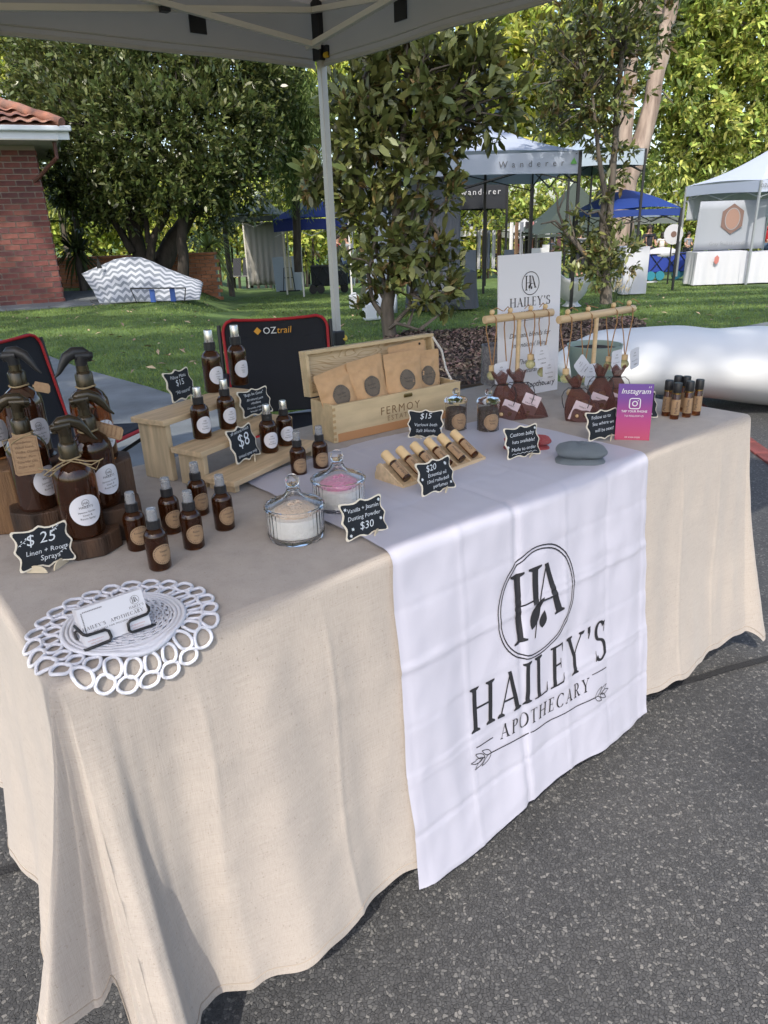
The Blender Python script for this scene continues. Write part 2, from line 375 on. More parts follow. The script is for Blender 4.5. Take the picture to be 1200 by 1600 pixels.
# ---- grass blades, fallen leaves, mulch
def inpoly(x, y, P):
    c = False; j = len(P) - 1
    for i in range(len(P)):
        if (P[i][1] > y) != (P[j][1] > y) and x < (P[j][0] - P[i][0]) * (y - P[i][1]) / (P[j][1] - P[i][1]) + P[i][0]: c = not c
        j = i
    return c
MULCH = [tuple(at(*p, z=0))[:2] for p in ((575, 556), (696, 611), (800, 590), (900, 560), (1010, 505), (985, 490), (890, 500), (800, 505), (745, 512), (690, 516), (640, 515), (605, 525))]
BUILD_P = [(-14, 10), (-4.2, 14.2), (-4.2, 30), (-14, 30)]
LAWNP = EDGE + [(9, 30), (-12, 30)]
nr = np.random.RandomState(3)
def grass():
    P = []
    lim = 110000; tries = 0
    while len(P) < lim and tries < 600000:
        tries += 1
        y = 4.9 + 17 * nr.rand() ** 1.7; x = (nr.rand() * 2 - 1) * (y * .6 + .6)
        if not inpoly(x, y, LAWNP) or inpoly(x, y, MULCH): continue
        P.append((x, y))
    P = np.array(P); n = len(P); z = np.array([gz(x, y) - .02 for x, y in P])
    a = nr.rand(n) * 2 * PI; h = .018 + .022 * nr.rand(n); wd = .0028 + .0009 * P[:, 1] / 5; la = nr.rand(n) * 2 * PI; ln = h * (.2 + .9 * nr.rand(n))
    V = np.zeros((n, 3, 3)); cx, sx = np.cos(a), np.sin(a)
    V[:, 0] = np.c_[P[:, 0] - cx * wd, P[:, 1] - sx * wd, z]; V[:, 1] = np.c_[P[:, 0] + cx * wd, P[:, 1] + sx * wd, z]
    V[:, 2] = np.c_[P[:, 0] + np.cos(la) * ln, P[:, 1] + np.sin(la) * ln, z + h]
    return soup('grass', V, mat('grass_blade', (.16, .235, .055), .6, hue_island=.35, transl=.3, var=.35, vs=1.1))
def soup(name, V, m, parent=None, kind='stuff'):
    n, k = V.shape[:2]; me = bpy.data.meshes.new(name)
    me.vertices.add(n * k); me.vertices.foreach_set('co', V.reshape(-1).astype(np.float32))
    me.loops.add(n * k); me.loops.foreach_set('vertex_index', np.arange(n * k, dtype=np.int32))
    me.polygons.add(n); me.polygons.foreach_set('loop_start', np.arange(0, n * k, k, dtype=np.int32)); me.polygons.foreach_set('loop_total', np.full(n, k, dtype=np.int32))
    me.update(); me.validate(); me.materials.append(m)
    return link(name, me, parent, kind=kind)
grass()
def rand_unit(n):
    v = nr.randn(n, 3); return v / np.linalg.norm(v, axis=1)[:, None]
def flakes(name, P, L, W, m, tilt=.4, kind='stuff', parent=None):
    n = len(P); nn = rand_unit(n) * tilt + np.array([0, 0, 1]); nn /= np.linalg.norm(nn, axis=1)[:, None]
    d = np.cross(nn, rand_unit(n)); d /= np.linalg.norm(d, axis=1)[:, None]; s = np.cross(nn, d)
    L = (L * (.5 + nr.rand(n)))[:, None]; W = (W * (.5 + nr.rand(n)))[:, None]
    V = np.stack([P - d * L / 2, P - s * W / 2 + nn * L * .08, P + d * L / 2, P + s * W / 2 + nn * L * .08], 1)
    return soup(name, V, m, parent, kind)
P = []
while len(P) < 420:
    y = 5.2 + 10 * nr.rand(); x = (nr.rand() * 2 - 1) * y * .62
    if inpoly(x, y, LAWNP): P.append((x, y, gz(x, y) + .012))
flakes('fallen_leaves', np.array(P), .085, .032, mat('dry_leaf', (.32, .24, .15), .7, hue_island=.6), .5)
sp = slab('mulch_soil', MULCH, M_SOIL, .01, .03)
P = []
while len(P) < 9000:
    x = nr.uniform(min(q[0] for q in MULCH), max(q[0] for q in MULCH)); y = nr.uniform(min(q[1] for q in MULCH), max(q[1] for q in MULCH))
    if inpoly(x, y, MULCH): P.append((x, y, gz(x, y) + .015 + .03 * nr.rand()))
flakes('mulch', np.array(P), .05, .026, mat('mulch_chip', (.13, .095, .075), .9, hue_island=.85), .9)
M_KERB = mat('kerb_concrete', (.3, .31, .31), .85, var=.2, vs=8, bump=.4)

# ------------------------------------------------------------------ foliage
def leaf_mesh(name, C, L, asp, m, parent, outw=None, per=9, spread=.5, up=.35, droop=0.0, kind='stuff', fold=.12):
    """rosettes of leaves around every centre in C"""
    n = len(C) * per; P = np.repeat(C, per, 0) + nr.randn(n, 3) * L * spread * .45
    d = rand_unit(n)
    if outw is not None: d = d * .8 + np.repeat(outw, per, 0) * .8
    d[:, 2] += up - droop; d /= np.linalg.norm(d, axis=1)[:, None]
    s = np.cross(d, rand_unit(n) * .9 + np.array([0, 0, .9])); s /= (np.linalg.norm(s, axis=1)[:, None] + 1e-9); nn = np.cross(s, d)
    l = (L * (.6 + .7 * nr.rand(n)))[:, None]; W = l * asp
    V = np.stack([P, P + d * l * .28 - s * W * .43 + nn * l * fold, P + d * l * .68 - s * W * .42 + nn * l * fold * .6, P + d * l - nn * l * .05, P + d * l * .68 + s * W * .42 + nn * l * fold * .6, P + d * l * .28 + s * W * .43 + nn * l * fold], 1)
    return soup(name, V, m, parent, kind)
def blob_points(blobs, dens, shell=.55, depth=1.0):
    """blobs: (centre, radius) -> scattered twig ends near the blob surfaces, outward direction"""
    C, O = [], []
    for c, r in blobs:
        k = max(4, int(dens * r * r)); u = rand_unit(k); rr = (shell + (1 - shell) * nr.rand(k) ** .5)[:, None]
        f = 1 + .28 * np.sin(u[:, 0] * 5 + c[0] * 3) * np.sin(u[:, 2] * 6 + c[2] * 2)
        C.append(np.array(c) + u * rr * r * f[:, None] * np.array([1, depth, 1])); O.append(u)
    return np.concatenate(C), np.concatenate(O)
def B(px, py, rpx, Y):            # a crown blob: where it stands in the place
    c = at(px, py, Y=Y); return ((c.x, c.y, c.z), rpx * mpp(c))
def branch(mb, pts, seg=7, wob=.4):
    """pts: (px, py, Y, radius px)"""
    P = []; R = []
    for i in range(len(pts) - 1):
        a, b = pts[i], pts[i + 1]; A, Bv = at(a[0], a[1], Y=a[2]), at(b[0], b[1], Y=b[2]); K = 4
        for k in range(K + (i == len(pts) - 2)):
            t = k / K; q = A.lerp(Bv, t); r = (a[3] + (b[3] - a[3]) * t) * mpp(q)
            q = q + Vector((noise.noise(q * 2.1), noise.noise(q * 2.1 + Vector((9, 0, 0))), 0)) * r * wob
            P.append(q); R.append(max(r, .004))
    mb.tube(P, R, seg)
def twigs(mb, start, ends, r0=.02, bend=.25):
    for e in ends:
        s = min(start, key=lambda q: (q - e).length); mid = s.lerp(e, .5) + Vector((rnd.uniform(-1, 1), rnd.uniform(-1, 1), rnd.uniform(0, 1))) * (e - s).length * bend * .5
        mb.tube([s, mid, e], [r0, r0 * .6, r0 * .25], 5)
M_BARK = mat('grey_bark', (.13, .11, .09), .95, var=.4, vs=12, bump=.9, bs=30, stretch=(1, 1, .3))
M_BARKD = mat('dark_bark', (.05, .042, .035), .95, var=.4, vs=12, bump=.9, bs=30, stretch=(1, 1, .3))
M_GUM = mat('pale_gum_bark', (.36, .29, .24), .85, var=.3, vs=3, bump=.8, bs=8, stretch=(2, 2, .3), col2=(.15, .11, .09))
def tree(name, label, blobs, branches, L, asp, dens, per, m, bark, shell=.5, depth=1.0, twig=0, group=None, **k):
    base = branches[0][0]; b = at(base[0], base[1], Y=base[2]); r = root(name, label, 'tree', (b.x, b.y, gz(b.x, b.y)), group=group)
    off = Vector(r.location)
    mb = MB()
    for br in branches: branch(mb, br)
    C, O = blob_points(blobs, dens, shell, depth)
    if twig:
        st = [Vector(v) for v in mb.v[::9]]; ids = nr.choice(len(C), min(twig, len(C)), replace=False); twigs(mb, st, [Vector(C[i]) for i in ids], .03 * L / .2)
    mb.v = [tuple(Vector(v) - off) for v in mb.v]; obj('trunk', mb, bark, r, smooth=60)
    f = leaf_mesh('crown', C - np.array(off), L, asp, m, r, O, per, **k)
    return r, C, O
M_L1 = mat('evergreen_leaf', (.10, .13, .04), .34, spec=.7, hue_island=.6, transl=.38)
M_L2 = mat('magnolia_leaf', (.14, .16, .05), .32, spec=.6, hue_island=.5, transl=.15)
M_L2B = mat('magnolia_leaf_brown', (.19, .14, .05), .55, hue_island=.4, transl=.1)
M_L4 = mat('bright_leaf', (.38, .45, .12), .45, hue_island=.75, transl=.45)
M_L5 = mat('lime_leaf', (.44, .50, .12), .5, hue_island=.7, transl=.5)
M_W = mat('willow_leaf', (.13, .19, .05), .5, hue_island=.35, transl=.4)
# broad dark evergreen at the left: four trunks, crown down to head height
b1 = [B(x, y, r, 17 + dy) for x, y, r, dy in ((110, 120, 75, 1), (190, 110, 80, 0), (280, 120, 80, .5), (365, 130, 70, 1), (70, 190, 60, 2), (150, 200, 75, -.6), (235, 210, 85, -.9), (320, 205, 80, -.5), (395, 215, 55, .5),
      (165, 325, 30, .5), (330, 330, 32, .2), (120, 320, 30, 1), (110, 270, 48, 1), (180, 290, 55, -.3), (245, 290, 48, -.8), (320, 275, 52, -.8), (380, 280, 48, 0), (415, 170, 50, 1.5), (200, 30, 90, 1), (330, 40, 90, 1), (90, 50, 80, 2), (430, 90, 50, 2.5), (410, 120, 45, 1))]
tree('evergreen_tree', 'broad dark evergreen tree with several trunks behind the chevron cover', b1,
     [[(288, 446, 16.6, 9), (284, 380, 16.6, 7.5), (288, 300, 16.6, 6.5), (292, 220, 16.6, 5)], [(245, 430, 17.6, 17), (275, 370, 17.6, 12), (300, 330, 17.6, 10), (345, 300, 17.6, 8), (380, 270, 17.4, 5)],
      [(222, 425, 17.4, 12), (212, 370, 17.4, 10), (200, 300, 17.4, 8), (170, 230, 17.4, 5)], [(212, 370, 17.4, 8), (230, 310, 17.4, 6), (240, 230, 17.4, 4)], [(232, 418, 17, 7), (240, 375, 17, 6), (262, 330, 17, 5), (270, 260, 17, 4)],
      [(208, 395, 17.2, 6), (180, 350, 17.2, 4.5), (160, 300, 17.2, 3.5)], [(232, 380, 17, 4), (228, 340, 17, 3), (215, 300, 17, 2)]],
     .135, .42, 350, 8, M_L1, M_BARKD, shell=.3, twig=120)
# magnolia in the mulch bed, left of the white sign
b2 = [B(x, y, r, 8.6 + dy) for x, y, r, dy in ((560, 140, 48, 0), (620, 110, 50, .2), (680, 120, 50, -.2), (735, 130, 50, 0), (775, 180, 40, .2), (560, 210, 48, -.2), (610, 190, 42, .3), (660, 190, 45, 0), (520, 260, 40, 0), (575, 280, 45, .1), (490, 290, 26, -.2),
      (640, 270, 36, -.2), (690, 230, 40, .2), (600, 340, 38, 0), (655, 340, 28, .3), (700, 300, 22, 0), (585, 400, 24, -.2), (640, 420, 26, 0), (690, 430, 25, .2), (700, 460, 24, 0), (665, 465, 22, -.2), (560, 340, 30, .1), (540, 420, 20, .2), (625, 380, 28, -.1), (680, 390, 30, .2), (605, 445, 22, -.2), (570, 480, 16, .1), (720, 190, 35, .3), (590, 60, 40, .3), (660, 60, 45, .2), (740, 80, 38, 0), (590, 465, 16, .1))]
t2, C2, O2 = tree('magnolia_tree', 'sparse magnolia with browning leaves in the mulch bed behind the gazebo leg', b2,
     [[(608, 527, 8.62, 11), (606, 480, 8.62, 10), (612, 420, 8.62, 8), (618, 330, 8.6, 6), (625, 240, 8.6, 5), (640, 140, 8.6, 3)], [(604, 500, 8.6, 5), (582, 470, 8.6, 3.5), (575, 430, 8.5, 3), (590, 360, 8.5, 2)],
      [(608, 515, 8.6, 4), (640, 480, 8.6, 3), (650, 400, 8.7, 2.5), (680, 330, 8.7, 2)], [(612, 420, 8.6, 4), (640, 350, 8.6, 3), (660, 270, 8.6, 2.5), (700, 190, 8.6, 2)], [(606, 470, 8.6, 4), (590, 400, 8.7, 3), (570, 310, 8.7, 2.5), (550, 220, 8.7, 2)],
      [(618, 330, 8.6, 3), (580, 290, 8.6, 2), (530, 265, 8.6, 1.5)], [(606, 515, 8.6, 3), (620, 505, 8.4, 2.5), (655, 515, 8.4, 1.5)], [(625, 240, 8.6, 3), (600, 180, 8.6, 2), (570, 120, 8.6, 1.5)]],
     .155, .42, 300, 8, M_L2, M_BARK, shell=.25, twig=170)
sel = nr.choice(len(C2), 200, replace=False); leaf_mesh('brown_foliage', C2[sel] - np.array(t2.location), .125, .38, M_L2B, t2, O2[sel], 5)
lm = MB().add([(0, 0, 0), (.045, -.023, .006), (.1, -.018, .004), (.14, 0, -.006), (.1, .018, .004), (.045, .023, .006), (.07, 0, -.004)], [(0, 1, 6), (1, 2, 6), (2, 3, 6), (3, 4, 6), (4, 5, 6), (5, 0, 6)]).mesh('leaf', M_L2)
near = np.argsort(C2[:, 1])[:500]
for i in nr.choice(near, 230, replace=False):
    o = link('leaf', lm, t2, loc=Vector(C2[i]) - t2.location + Vector(rand_unit(1)[0]) * .03, rot=(rnd.uniform(-1, 1), rnd.uniform(-1, .6), rnd.uniform(0, 2 * PI)))
# slim magnolia at the right, bare twigs on its left side
b3 = [B(x, y, r, 11.4 + dy) for x, y, r, dy in ((870, 110, 45, 0), (920, 100, 48, .2), (975, 90, 45, 0), (880, 50, 45, 0), (950, 40, 50, 0), (1010, 40, 40, .3), (895, 160, 42, 0), (945, 160, 38, 0), (930, 205, 32, 0), (960, 220, 28, .2), (965, 130, 32, .3), (850, 190, 28, 0), (955, 275, 20, .2), (940, 300, 15, 0),
      (900, 345, 17, -.2), (935, 350, 20, 0), (965, 385, 30, -.2), (920, 395, 28, 0), (975, 405, 26, .2), (890, 380, 17, .2), (945, 415, 30, -.3), (898, 430, 15, -.4), (900, 385, 12, 0), (935, 435, 18, 0))]
t3, C3, O3 = tree('magnolia_tree', 'slim magnolia right of the white sign, bushy below with bare grey twigs', b3,
     [[(944, 474, 11.44, 9), (945, 440, 11.44, 8), (948, 380, 11.44, 6), (955, 300, 11.44, 5), (962, 200, 11.44, 4), (972, 80, 11.44, 3)], [(945, 440, 11.44, 6), (940, 370, 11.4, 5), (945, 300, 11.4, 4), (935, 240, 11.4, 3), (925, 140, 11.4, 2)],
      [(942, 440, 11.4, 3.5), (915, 400, 11.3, 3), (885, 365, 11.3, 2.3), (868, 345, 11.3, 1.7), (845, 350, 11.3, .8)], [(885, 365, 11.3, 2), (872, 330, 11.3, 1.6), (870, 305, 11.3, 1), (862, 290, 11.3, .6)], [(872, 330, 11.3, 1.5), (880, 310, 11.3, 1), (886, 282, 11.3, .6)],
      [(915, 400, 11.3, 2), (900, 375, 11.3, 1.5), (862, 348, 11.3, 1)], [(900, 380, 11.3, 1.5), (890, 340, 11.3, 1), (888, 320, 11.3, .6)], [(950, 360, 11.4, 3), (935, 330, 11.3, 1.8), (918, 335, 11.2, 1), (900, 322, 11.2, .7)], [(948, 380, 11.4, 2), (970, 350, 11.4, 1.5), (1000, 345, 11.4, .7)]],
     .12, .36, 260, 7, M_L2, M_BARK, shell=.25, twig=90)
sel = nr.choice(len(C3), 120, replace=False); leaf_mesh('brown_foliage', C3[sel] - np.array(t3.location), .125, .38, M_L2B, t3, O3[sel], 5)
# tall sunlit trees far behind
b4 = [B(x, y, r, 27 + dy) for x, y, r, dy in ((1060, 60, 60, 0), (1110, 30, 60, 1), (1170, 50, 60, 0), (1050, 140, 50, -.5), (1120, 110, 55, .5), (1190, 130, 50, 0), (1040, 200, 38, 0), (1100, 190, 45, -.5), (1160, 200, 42, 0), (1040, 255, 33, -.5), (1090, 250, 35, .5), (1120, 245, 30, 0), (1230, 60, 60, 1), (1230, 200, 50, 1), (1080, -40, 70, 1), (1180, -40, 70, 1), (1185, 235, 30, 0))]
tree('bright_tree', 'tall yellow-green leafy tree at the right above the market tents', b4, [[(1120, 400, 27.3, 9), (1110, 300, 27.3, 8), (1090, 150, 27.3, 6), (1080, 20, 27.3, 4)]], .27, .36, 95, 10, M_L4, M_BARKD, shell=.35, twig=60, up=0, droop=.15)
tree('gum_tree', 'huge pale-barked gum with two leaning trunks behind the slim magnolia', [B(x, y, r, 25) for x, y, r in ((1010, -30, 60), (930, -30, 60), (1100, -60, 60), (1035, 20, 30), (1010, 250, 26), (965, 60, 30), (1070, 150, 22))],
     [[(962, 420, 23.5, 22), (975, 300, 23.5, 17), (1008, 200, 23.5, 12), (1030, 110, 23.5, 10), (1045, 20, 23.5, 9), (1060, -60, 23.5, 8)], [(965, 320, 23.4, 13), (975, 230, 23.4, 10), (985, 130, 23.4, 9), (992, 30, 23.4, 8), (1000, -60, 23.4, 7)]], .3, .3, 14, 9, M_W, M_GUM, shell=.3, twig=30)
b5 = [B(x, y, r, 30 + dy) for x, y, r, dy in ((470, 150, 45, 2), (520, 130, 45, 0), (560, 200, 50, 2), (640, 160, 50, 0), (700, 110, 50, 0), (760, 90, 50, 1), (820, 60, 50, 0), (800, 130, 48, 0), (850, 110, 48, 0), (760, 160, 40, 0), (860, 180, 45, 1), (830, 210, 35, 0), (910, 230, 40, 2), (900, 160, 40, 2), (930, 60, 50, 2), (640, 60, 50, 2), (540, 60, 50, 3), (700, 40, 50, 2), (780, 20, 50, 2), (880, 0, 50, 2))]
tree('bright_tree', 'wide lime-green sunlit tree behind the pale market gazebo', b5, [[(700, 400, 31, 10), (710, 300, 31, 9), (740, 200, 31, 6), (780, 100, 31, 4)], [(710, 300, 31, 6), (640, 200, 31, 4), (560, 150, 31, 3)]], .38, .42, 55, 9, M_L5, M_BARKD, shell=.35, twig=50)
b6 = [B(x, y, r, 26 + dy) for x, y, r, dy in ((10, 90, 40, 0), (50, 110, 42, 1), (20, 140, 32, 0), (90, 150, 40, 2), (-20, 60, 50, 0), (60, 60, 50, 1), (110, 250, 40, 2), (130, 320, 35, 3))]
tree('bright_tree', 'sunlit yellow-green tree rising over the tiled roof at far left', b6, [[(40, 300, 27, 5), (35, 200, 27, 4), (30, 130, 27, 3)]], .26, .42, 80, 8, M_L5, M_BARK, shell=.3, twig=40)
# willow: hanging strands
wr = root('willow_tree', 'drooping willow with hanging strands right of the dark evergreen', 'tree', tuple(atg(470, 425)))
wo = Vector(wr.location); mb = MB(); branch(mb, [(465, 425, 20, 6), (462, 300, 20, 6), (455, 160, 20, 5), (470, 110, 20, 3)]); mb.v = [tuple(Vector(v) - wo) for v in mb.v]; obj('trunk', mb, M_BARKD, wr)
C = []; 
for k in range(620):
    c = at(rnd.gauss(450, 25), rnd.uniform(100, 190), Y=20 + rnd.uniform(-1.2, 1.2)); ln = rnd.uniform(.9, 2.4); n_ = int(ln / .09)
    sw = Vector((rnd.uniform(-.12, .12), 0, 0))
    for i in range(n_): C.append(tuple(c + sw * (i / n_) - Vector((0, 0, i * .09)) - wo))
leaf_mesh('crown', np.array(C), .16, .13, M_W, wr, None, 2, spread=.3, up=-1.2)
# far hedge that closes the view under the crowns
def hedge(label, rng, Y, ytop, m, L, dens, cat='hedge', name='hedge'):
    bl = []; x = rng[0]
    while x < rng[1]:
        bl.append(B(x, ytop + rnd.uniform(-10, 14), 34, Y + rnd.uniform(-1, 1))); bl.append(B(x + 14, ytop + 45, 34, Y - .3)); bl.append(B(x, ytop + 85, 34, Y)); x += 30
    h = root(name, label, cat, tuple(atg((rng[0] + rng[1]) / 2, 425))); C, O = blob_points(bl, dens, .6)
    leaf_mesh('foliage', C - np.array(h.location), L, .4, m, h, O, 7)
    mb = MB()
    for c, r in bl: mb.tube([(c[0], c[1], gz(0, c[1])), (c[0] + .1, c[1], c[2] + r * .3)], [.06, .03], 5)
    mb.v = [tuple(Vector(v) - h.location) for v in mb.v]; obj('stems', mb, M_BARKD, h); h.children[-1]['kind'] = 'stuff'
hedge('sunlit lime-green hedge far behind the dark evergreen trunks', (-40, 480), 30, 300, M_L5, .28, 60)
hedge('yellow-green shrubs far behind the blue tent', (480, 760), 33, 310, M_L5, .28, 50)
hedge('green hedge behind the distant market stalls', (760, 1290), 44, 300, M_L4, .36, 30)
# strappy yuccas
M_YU = mat('yucca_leaf', (.34, .40, .13), .45, hue_island=.4, transl=.35); M_YUD = mat('yucca_leaf_dark', (.07, .10, .035), .5, hue_island=.4, transl=.2)  # pale and dark copies put sun and shade into the leaf colour
def yucca(px, py, rpx, Y, label, m, base):
    c = at(px, py, Y=Y); g = gz(c.x, c.y); r = root('yucca_plant', label, 'plant', (c.x, c.y, g), group='strappy yuccas under the trees'); h = c.z - g; R = rpx * mpp(c)
    obj('stem', MB().lathe([(.09, 0), (.07, h)], 8), M_BARK, r)
    mb = MB()
    for k in range(120):
        u = Vector(rand_unit(1)[0]); u.z = u.z * .7 + .25; u.normalize(); s = u.cross(Vector((0, 0, 1))).normalized() * .03
        p0 = Vector((0, 0, h)); p1 = p0 + u * R * .6; p2 = p0 + u * R * rnd.uniform(.85, 1.1) - Vector((0, 0, R * .25))
        mb.add([p0 - s * .5, p1 - s, p2, p1 + s, p0 + s * .5], [(0, 1, 3, 4), (1, 2, 3)])
    obj('leaves', mb, m, r, kind='stuff')
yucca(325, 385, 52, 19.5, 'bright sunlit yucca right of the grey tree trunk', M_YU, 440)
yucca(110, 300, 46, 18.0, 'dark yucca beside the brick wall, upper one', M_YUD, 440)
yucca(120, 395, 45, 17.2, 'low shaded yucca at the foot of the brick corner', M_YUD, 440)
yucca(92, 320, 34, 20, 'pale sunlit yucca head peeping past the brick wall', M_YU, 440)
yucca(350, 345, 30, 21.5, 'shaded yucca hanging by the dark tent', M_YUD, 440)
# the tall tree behind the photographer that shades the lawn
sh = root('shade_tree', 'tall spreading tree outside the frame whose crown shades the lawn', 'tree', (-9, -3, 0))
C, O = blob_points([((rnd.uniform(-17, 11), y, z), 1.9) for y, z in [(rnd.uniform(-11.5, 6), rnd.uniform(12, 17)) for _ in range(135)]], 26, .2)
y0_ = C[:, 1] + .903 * C[:, 2]; keep = (y0_ > 4.9) & (y0_ < 17.5) & ((y0_ < 9.5) | (np.sin(y0_ * 2.6 + C[:, 0] * .35) > -.15)); C, O = C[keep], O[keep]
leaf_mesh('crown', C - np.array(sh.location), .34, .5, M_L1, sh, O, 6)
obj('trunk', MB().tube([(0, 0, 0), (.5, .5, 6), (4, 2, 12), (9, 3, 14)], [.5, .4, .3, .1], 10).tube([(.5, .5, 6), (1, 2, 12), (1, 5, 14)], [.3, .2, .1], 8), M_BARK, sh, smooth=60)

# ================================================================== TABLE AND CLOTHS
def linen_mat():
    m, N, L, b = nodes_mat('linen'); tc = N.new('ShaderNodeTexCoord'); fs = []
    for st in ((700, 700, 26), (30, 30, 900)):
        mp = N.new('ShaderNodeMapping'); mp.inputs['Scale'].default_value = st; n = N.new('ShaderNodeTexNoise'); n.inputs['Scale'].default_value = 1.0; n.inputs['Detail'].default_value = 3
        L.new(tc.outputs['Object'], mp.inputs[0]); L.new(mp.outputs[0], n.inputs[0]); fs.append(n)
    ad = N.new('ShaderNodeMath'); ad.operation = 'ADD'; L.new(fs[0].outputs['Fac'], ad.inputs[0]); L.new(fs[1].outputs['Fac'], ad.inputs[1])
    mu = N.new('ShaderNodeMath'); mu.operation = 'MULTIPLY'; mu.inputs[1].default_value = .5; L.new(ad.outputs[0], mu.inputs[0])
    r = ramp(N, [(.30, (.305, .27, .24)), (.44, (.35, .313, .28)), (.62, (.39, .35, .315))]); L.new(mu.outputs[0], r.inputs[0])
    f = N.new('ShaderNodeTexNoise'); f.inputs['Scale'].default_value = 240; f.inputs['Detail'].default_value = 1; L.new(tc.outputs['Object'], f.inputs[0])
    fr = ramp(N, [(.25, (.80, .78, .76)), (.33, (1, 1, 1))]); L.new(f.outputs['Fac'], fr.inputs[0])
    l2 = N.new('ShaderNodeTexNoise'); l2.inputs['Scale'].default_value = 5; l2.inputs['Detail'].default_value = 4; L.new(tc.outputs['Object'], l2.inputs[0]); lr = ramp(N, [(.3, (.93, .93, .94)), (.7, (1.04, 1.03, 1.02))]); L.new(l2.outputs['Fac'], lr.inputs[0])
    a = N.new('ShaderNodeMixRGB'); a.blend_type = 'MULTIPLY'; a.inputs[0].default_value = 1; L.new(r.outputs[0], a.inputs[1]); L.new(fr.outputs[0], a.inputs[2])
    c = N.new('ShaderNodeMixRGB'); c.blend_type = 'MULTIPLY'; c.inputs[0].default_value = 1; L.new(a.outputs[0], c.inputs[1]); L.new(lr.outputs[0], c.inputs[2]); L.new(c.outputs[0], b.inputs['Base Color'])
    b.inputs['Roughness'].default_value = .92; b.inputs['Sheen Weight'].default_value = .2; b.inputs['Specular IOR Level'].default_value = .2
    bp = N.new('ShaderNodeBump'); bp.inputs['Strength'].default_value = .35; bp.inputs['Distance'].default_value = .002; L.new(mu.outputs[0], bp.inputs['Height']); L.new(bp.outputs[0], b.inputs['Normal']); return m
M_LINEN = linen_mat()
M_SATIN = mat('white_polyester', (.48, .48, .57), .42, sheen=.2, bump=.05, bs=900, transl=.12)
M_INK = mat('black_print', (.018, .018, .022), .55)
tb = root('trestle_table', 'long trestle table hidden under the beige cloth', 'table', tuple(T(0, 0, 0)), TH)
obj('tabletop', MB().box((TL / 2, TW / 2, TZ - .025), (TL - .01, TW - .01, .04)), mat('table_plastic', (.7, .7, .68), .5), tb)
for x in (.15, TL - .15):
    for y in (.1, TW - .1): obj('leg', MB().tube([(x, y, 0), (x, y, TZ - .045)], .014, 8), mat('grey_steel', (.3, .3, .32), .4, metal=.6), tb)
RAD = .016
def lerp_tab(tab, q):
    if q <= tab[0][0]: return tab[0][1]
    for (a, b), (c, d) in zip(tab, tab[1:]):
        if q <= c:
            t = (q - a) / (c - a); t = t * t * (3 - 2 * t); return b + (d - b) * t
    return tab[-1][1]
# how far the skirt stands out at the hem, along the perimeter: left end (q<0), corner -0.12..0, front (q>0)
OUT = [(-.9, .06), (-.72, .03), (-.58, .075), (-.44, .05), (-.30, .085), (-.2, .055), (-.16, .05), (-.125, .075), (-.112, .17), (-.098, .175), (-.084, .075), (-.06, .035), (-.045, .03), (-.035, .03), (-.03, .03), (-.012, .07), (.0, .105), (.018, .13), (.034, .125), (.056, .07), (.08, .045), (.115, .035), (.17, .07), (.27, .10), (.36, .085), (.46, .06), (.55, .075), (.8, .07), (1.1, .075), (1.3, .06), (1.5, .09), (1.65, .07), (1.82, .085), (1.86, .13), (1.9, .10), (1.94, .05), (2.2, .07), (2.8, .06)]
DROP = .665
def sgn_front(e, dr): return dr[1] == -1
def skirt(e, dr, q, d, lift=0.0):
    """point on the hanging cloth: edge point e (s,t), outward dir dr, perimeter value q, distance d below the edge"""
    n_ = noise.noise(Vector((q * 5, d * 3, 1.7)))
    if d < RAD * PI / 2:
        a = d / RAD; o = RAD * math.sin(a); dn = RAD * (1 - math.cos(a)); o += lift * math.sin(a); dn -= lift * math.cos(a)
    else:
        r = d - RAD * PI / 2; O = lerp_tab(OUT, q) ; al = O / DROP; o = RAD + lift + r * al * min(1, .55 + .45 * r / DROP); dn = RAD + r * math.sqrt(max(.2, 1 - al * al))
        o += .006 * n_ * min(1, r * 5) + (.0042 * noise.noise(Vector((q * 17, d * 2.2, 4.4))) + .0014 * (1 - abs(noise.noise(Vector((q * 9 + d * 4, d * 9 - q * 5, 7.1)))) * 2.5)) * min(1, r * 8)
    if sgn_front(e, dr):
        for q0, w0, k0 in ((.16, .009, .0016), (.385, .008, .0020), (1.47, .008, .0020), (1.66, .009, .0016)): o += k0 * max(0, 1 - abs(q - q0 - .01 * math.sin(d * 9)) / w0) * min(1, max(0, d - .04) * 10)
        for d0, k0 in ((.22, .0018), (.45, .0018)): o += k0 * max(0, 1 - abs(d - d0 - .006 * math.sin(q * 5)) / .007)
    z = TZ + .006 - dn
    if z < .012: o += (.012 - z) * .6; z = .012 + lift
    return T(e[0] + dr[0] * o, e[1] + dr[1] * o, z)
def topz(s, t):
    k = .0016 * noise.noise(Vector((s * 9, t * 9, 0))) + .0007 * noise.noise(Vector((s * 30, t * 30, 2)))
    m_ = min(s, t, TL - s, TW - t); return TZ + .006 + k * max(0, min(1, m_ * 12))
def cloth(a, b, lift=0.0):
    """unfolded cloth coordinates (metres along and across the table) to the place; negative b hangs at the front"""
    sa = max(0, min(TL, a)); sb = max(0, min(TW, b)); da, db = a - sa, b - sb
    d = math.hypot(da, db)
    if d < 1e-6: return T(a, b, topz(a, b) + lift)
    dr = (da / d, db / d)
    if sb == 0 and db < 0 and da == 0: q = a
    elif da < 0 and db < 0: q = -.12 * math.atan2(-da, -db) / (PI / 2)
    elif da < 0: q = -.12 - b
    elif da > 0 and db < 0: q = TL + .12 * math.atan2(da, -db) / (PI / 2)
    elif da > 0: q = TL + .12 + b
    else: q = -.9
    return skirt((sa, sb), dr, q, d, lift)
mb = MB()
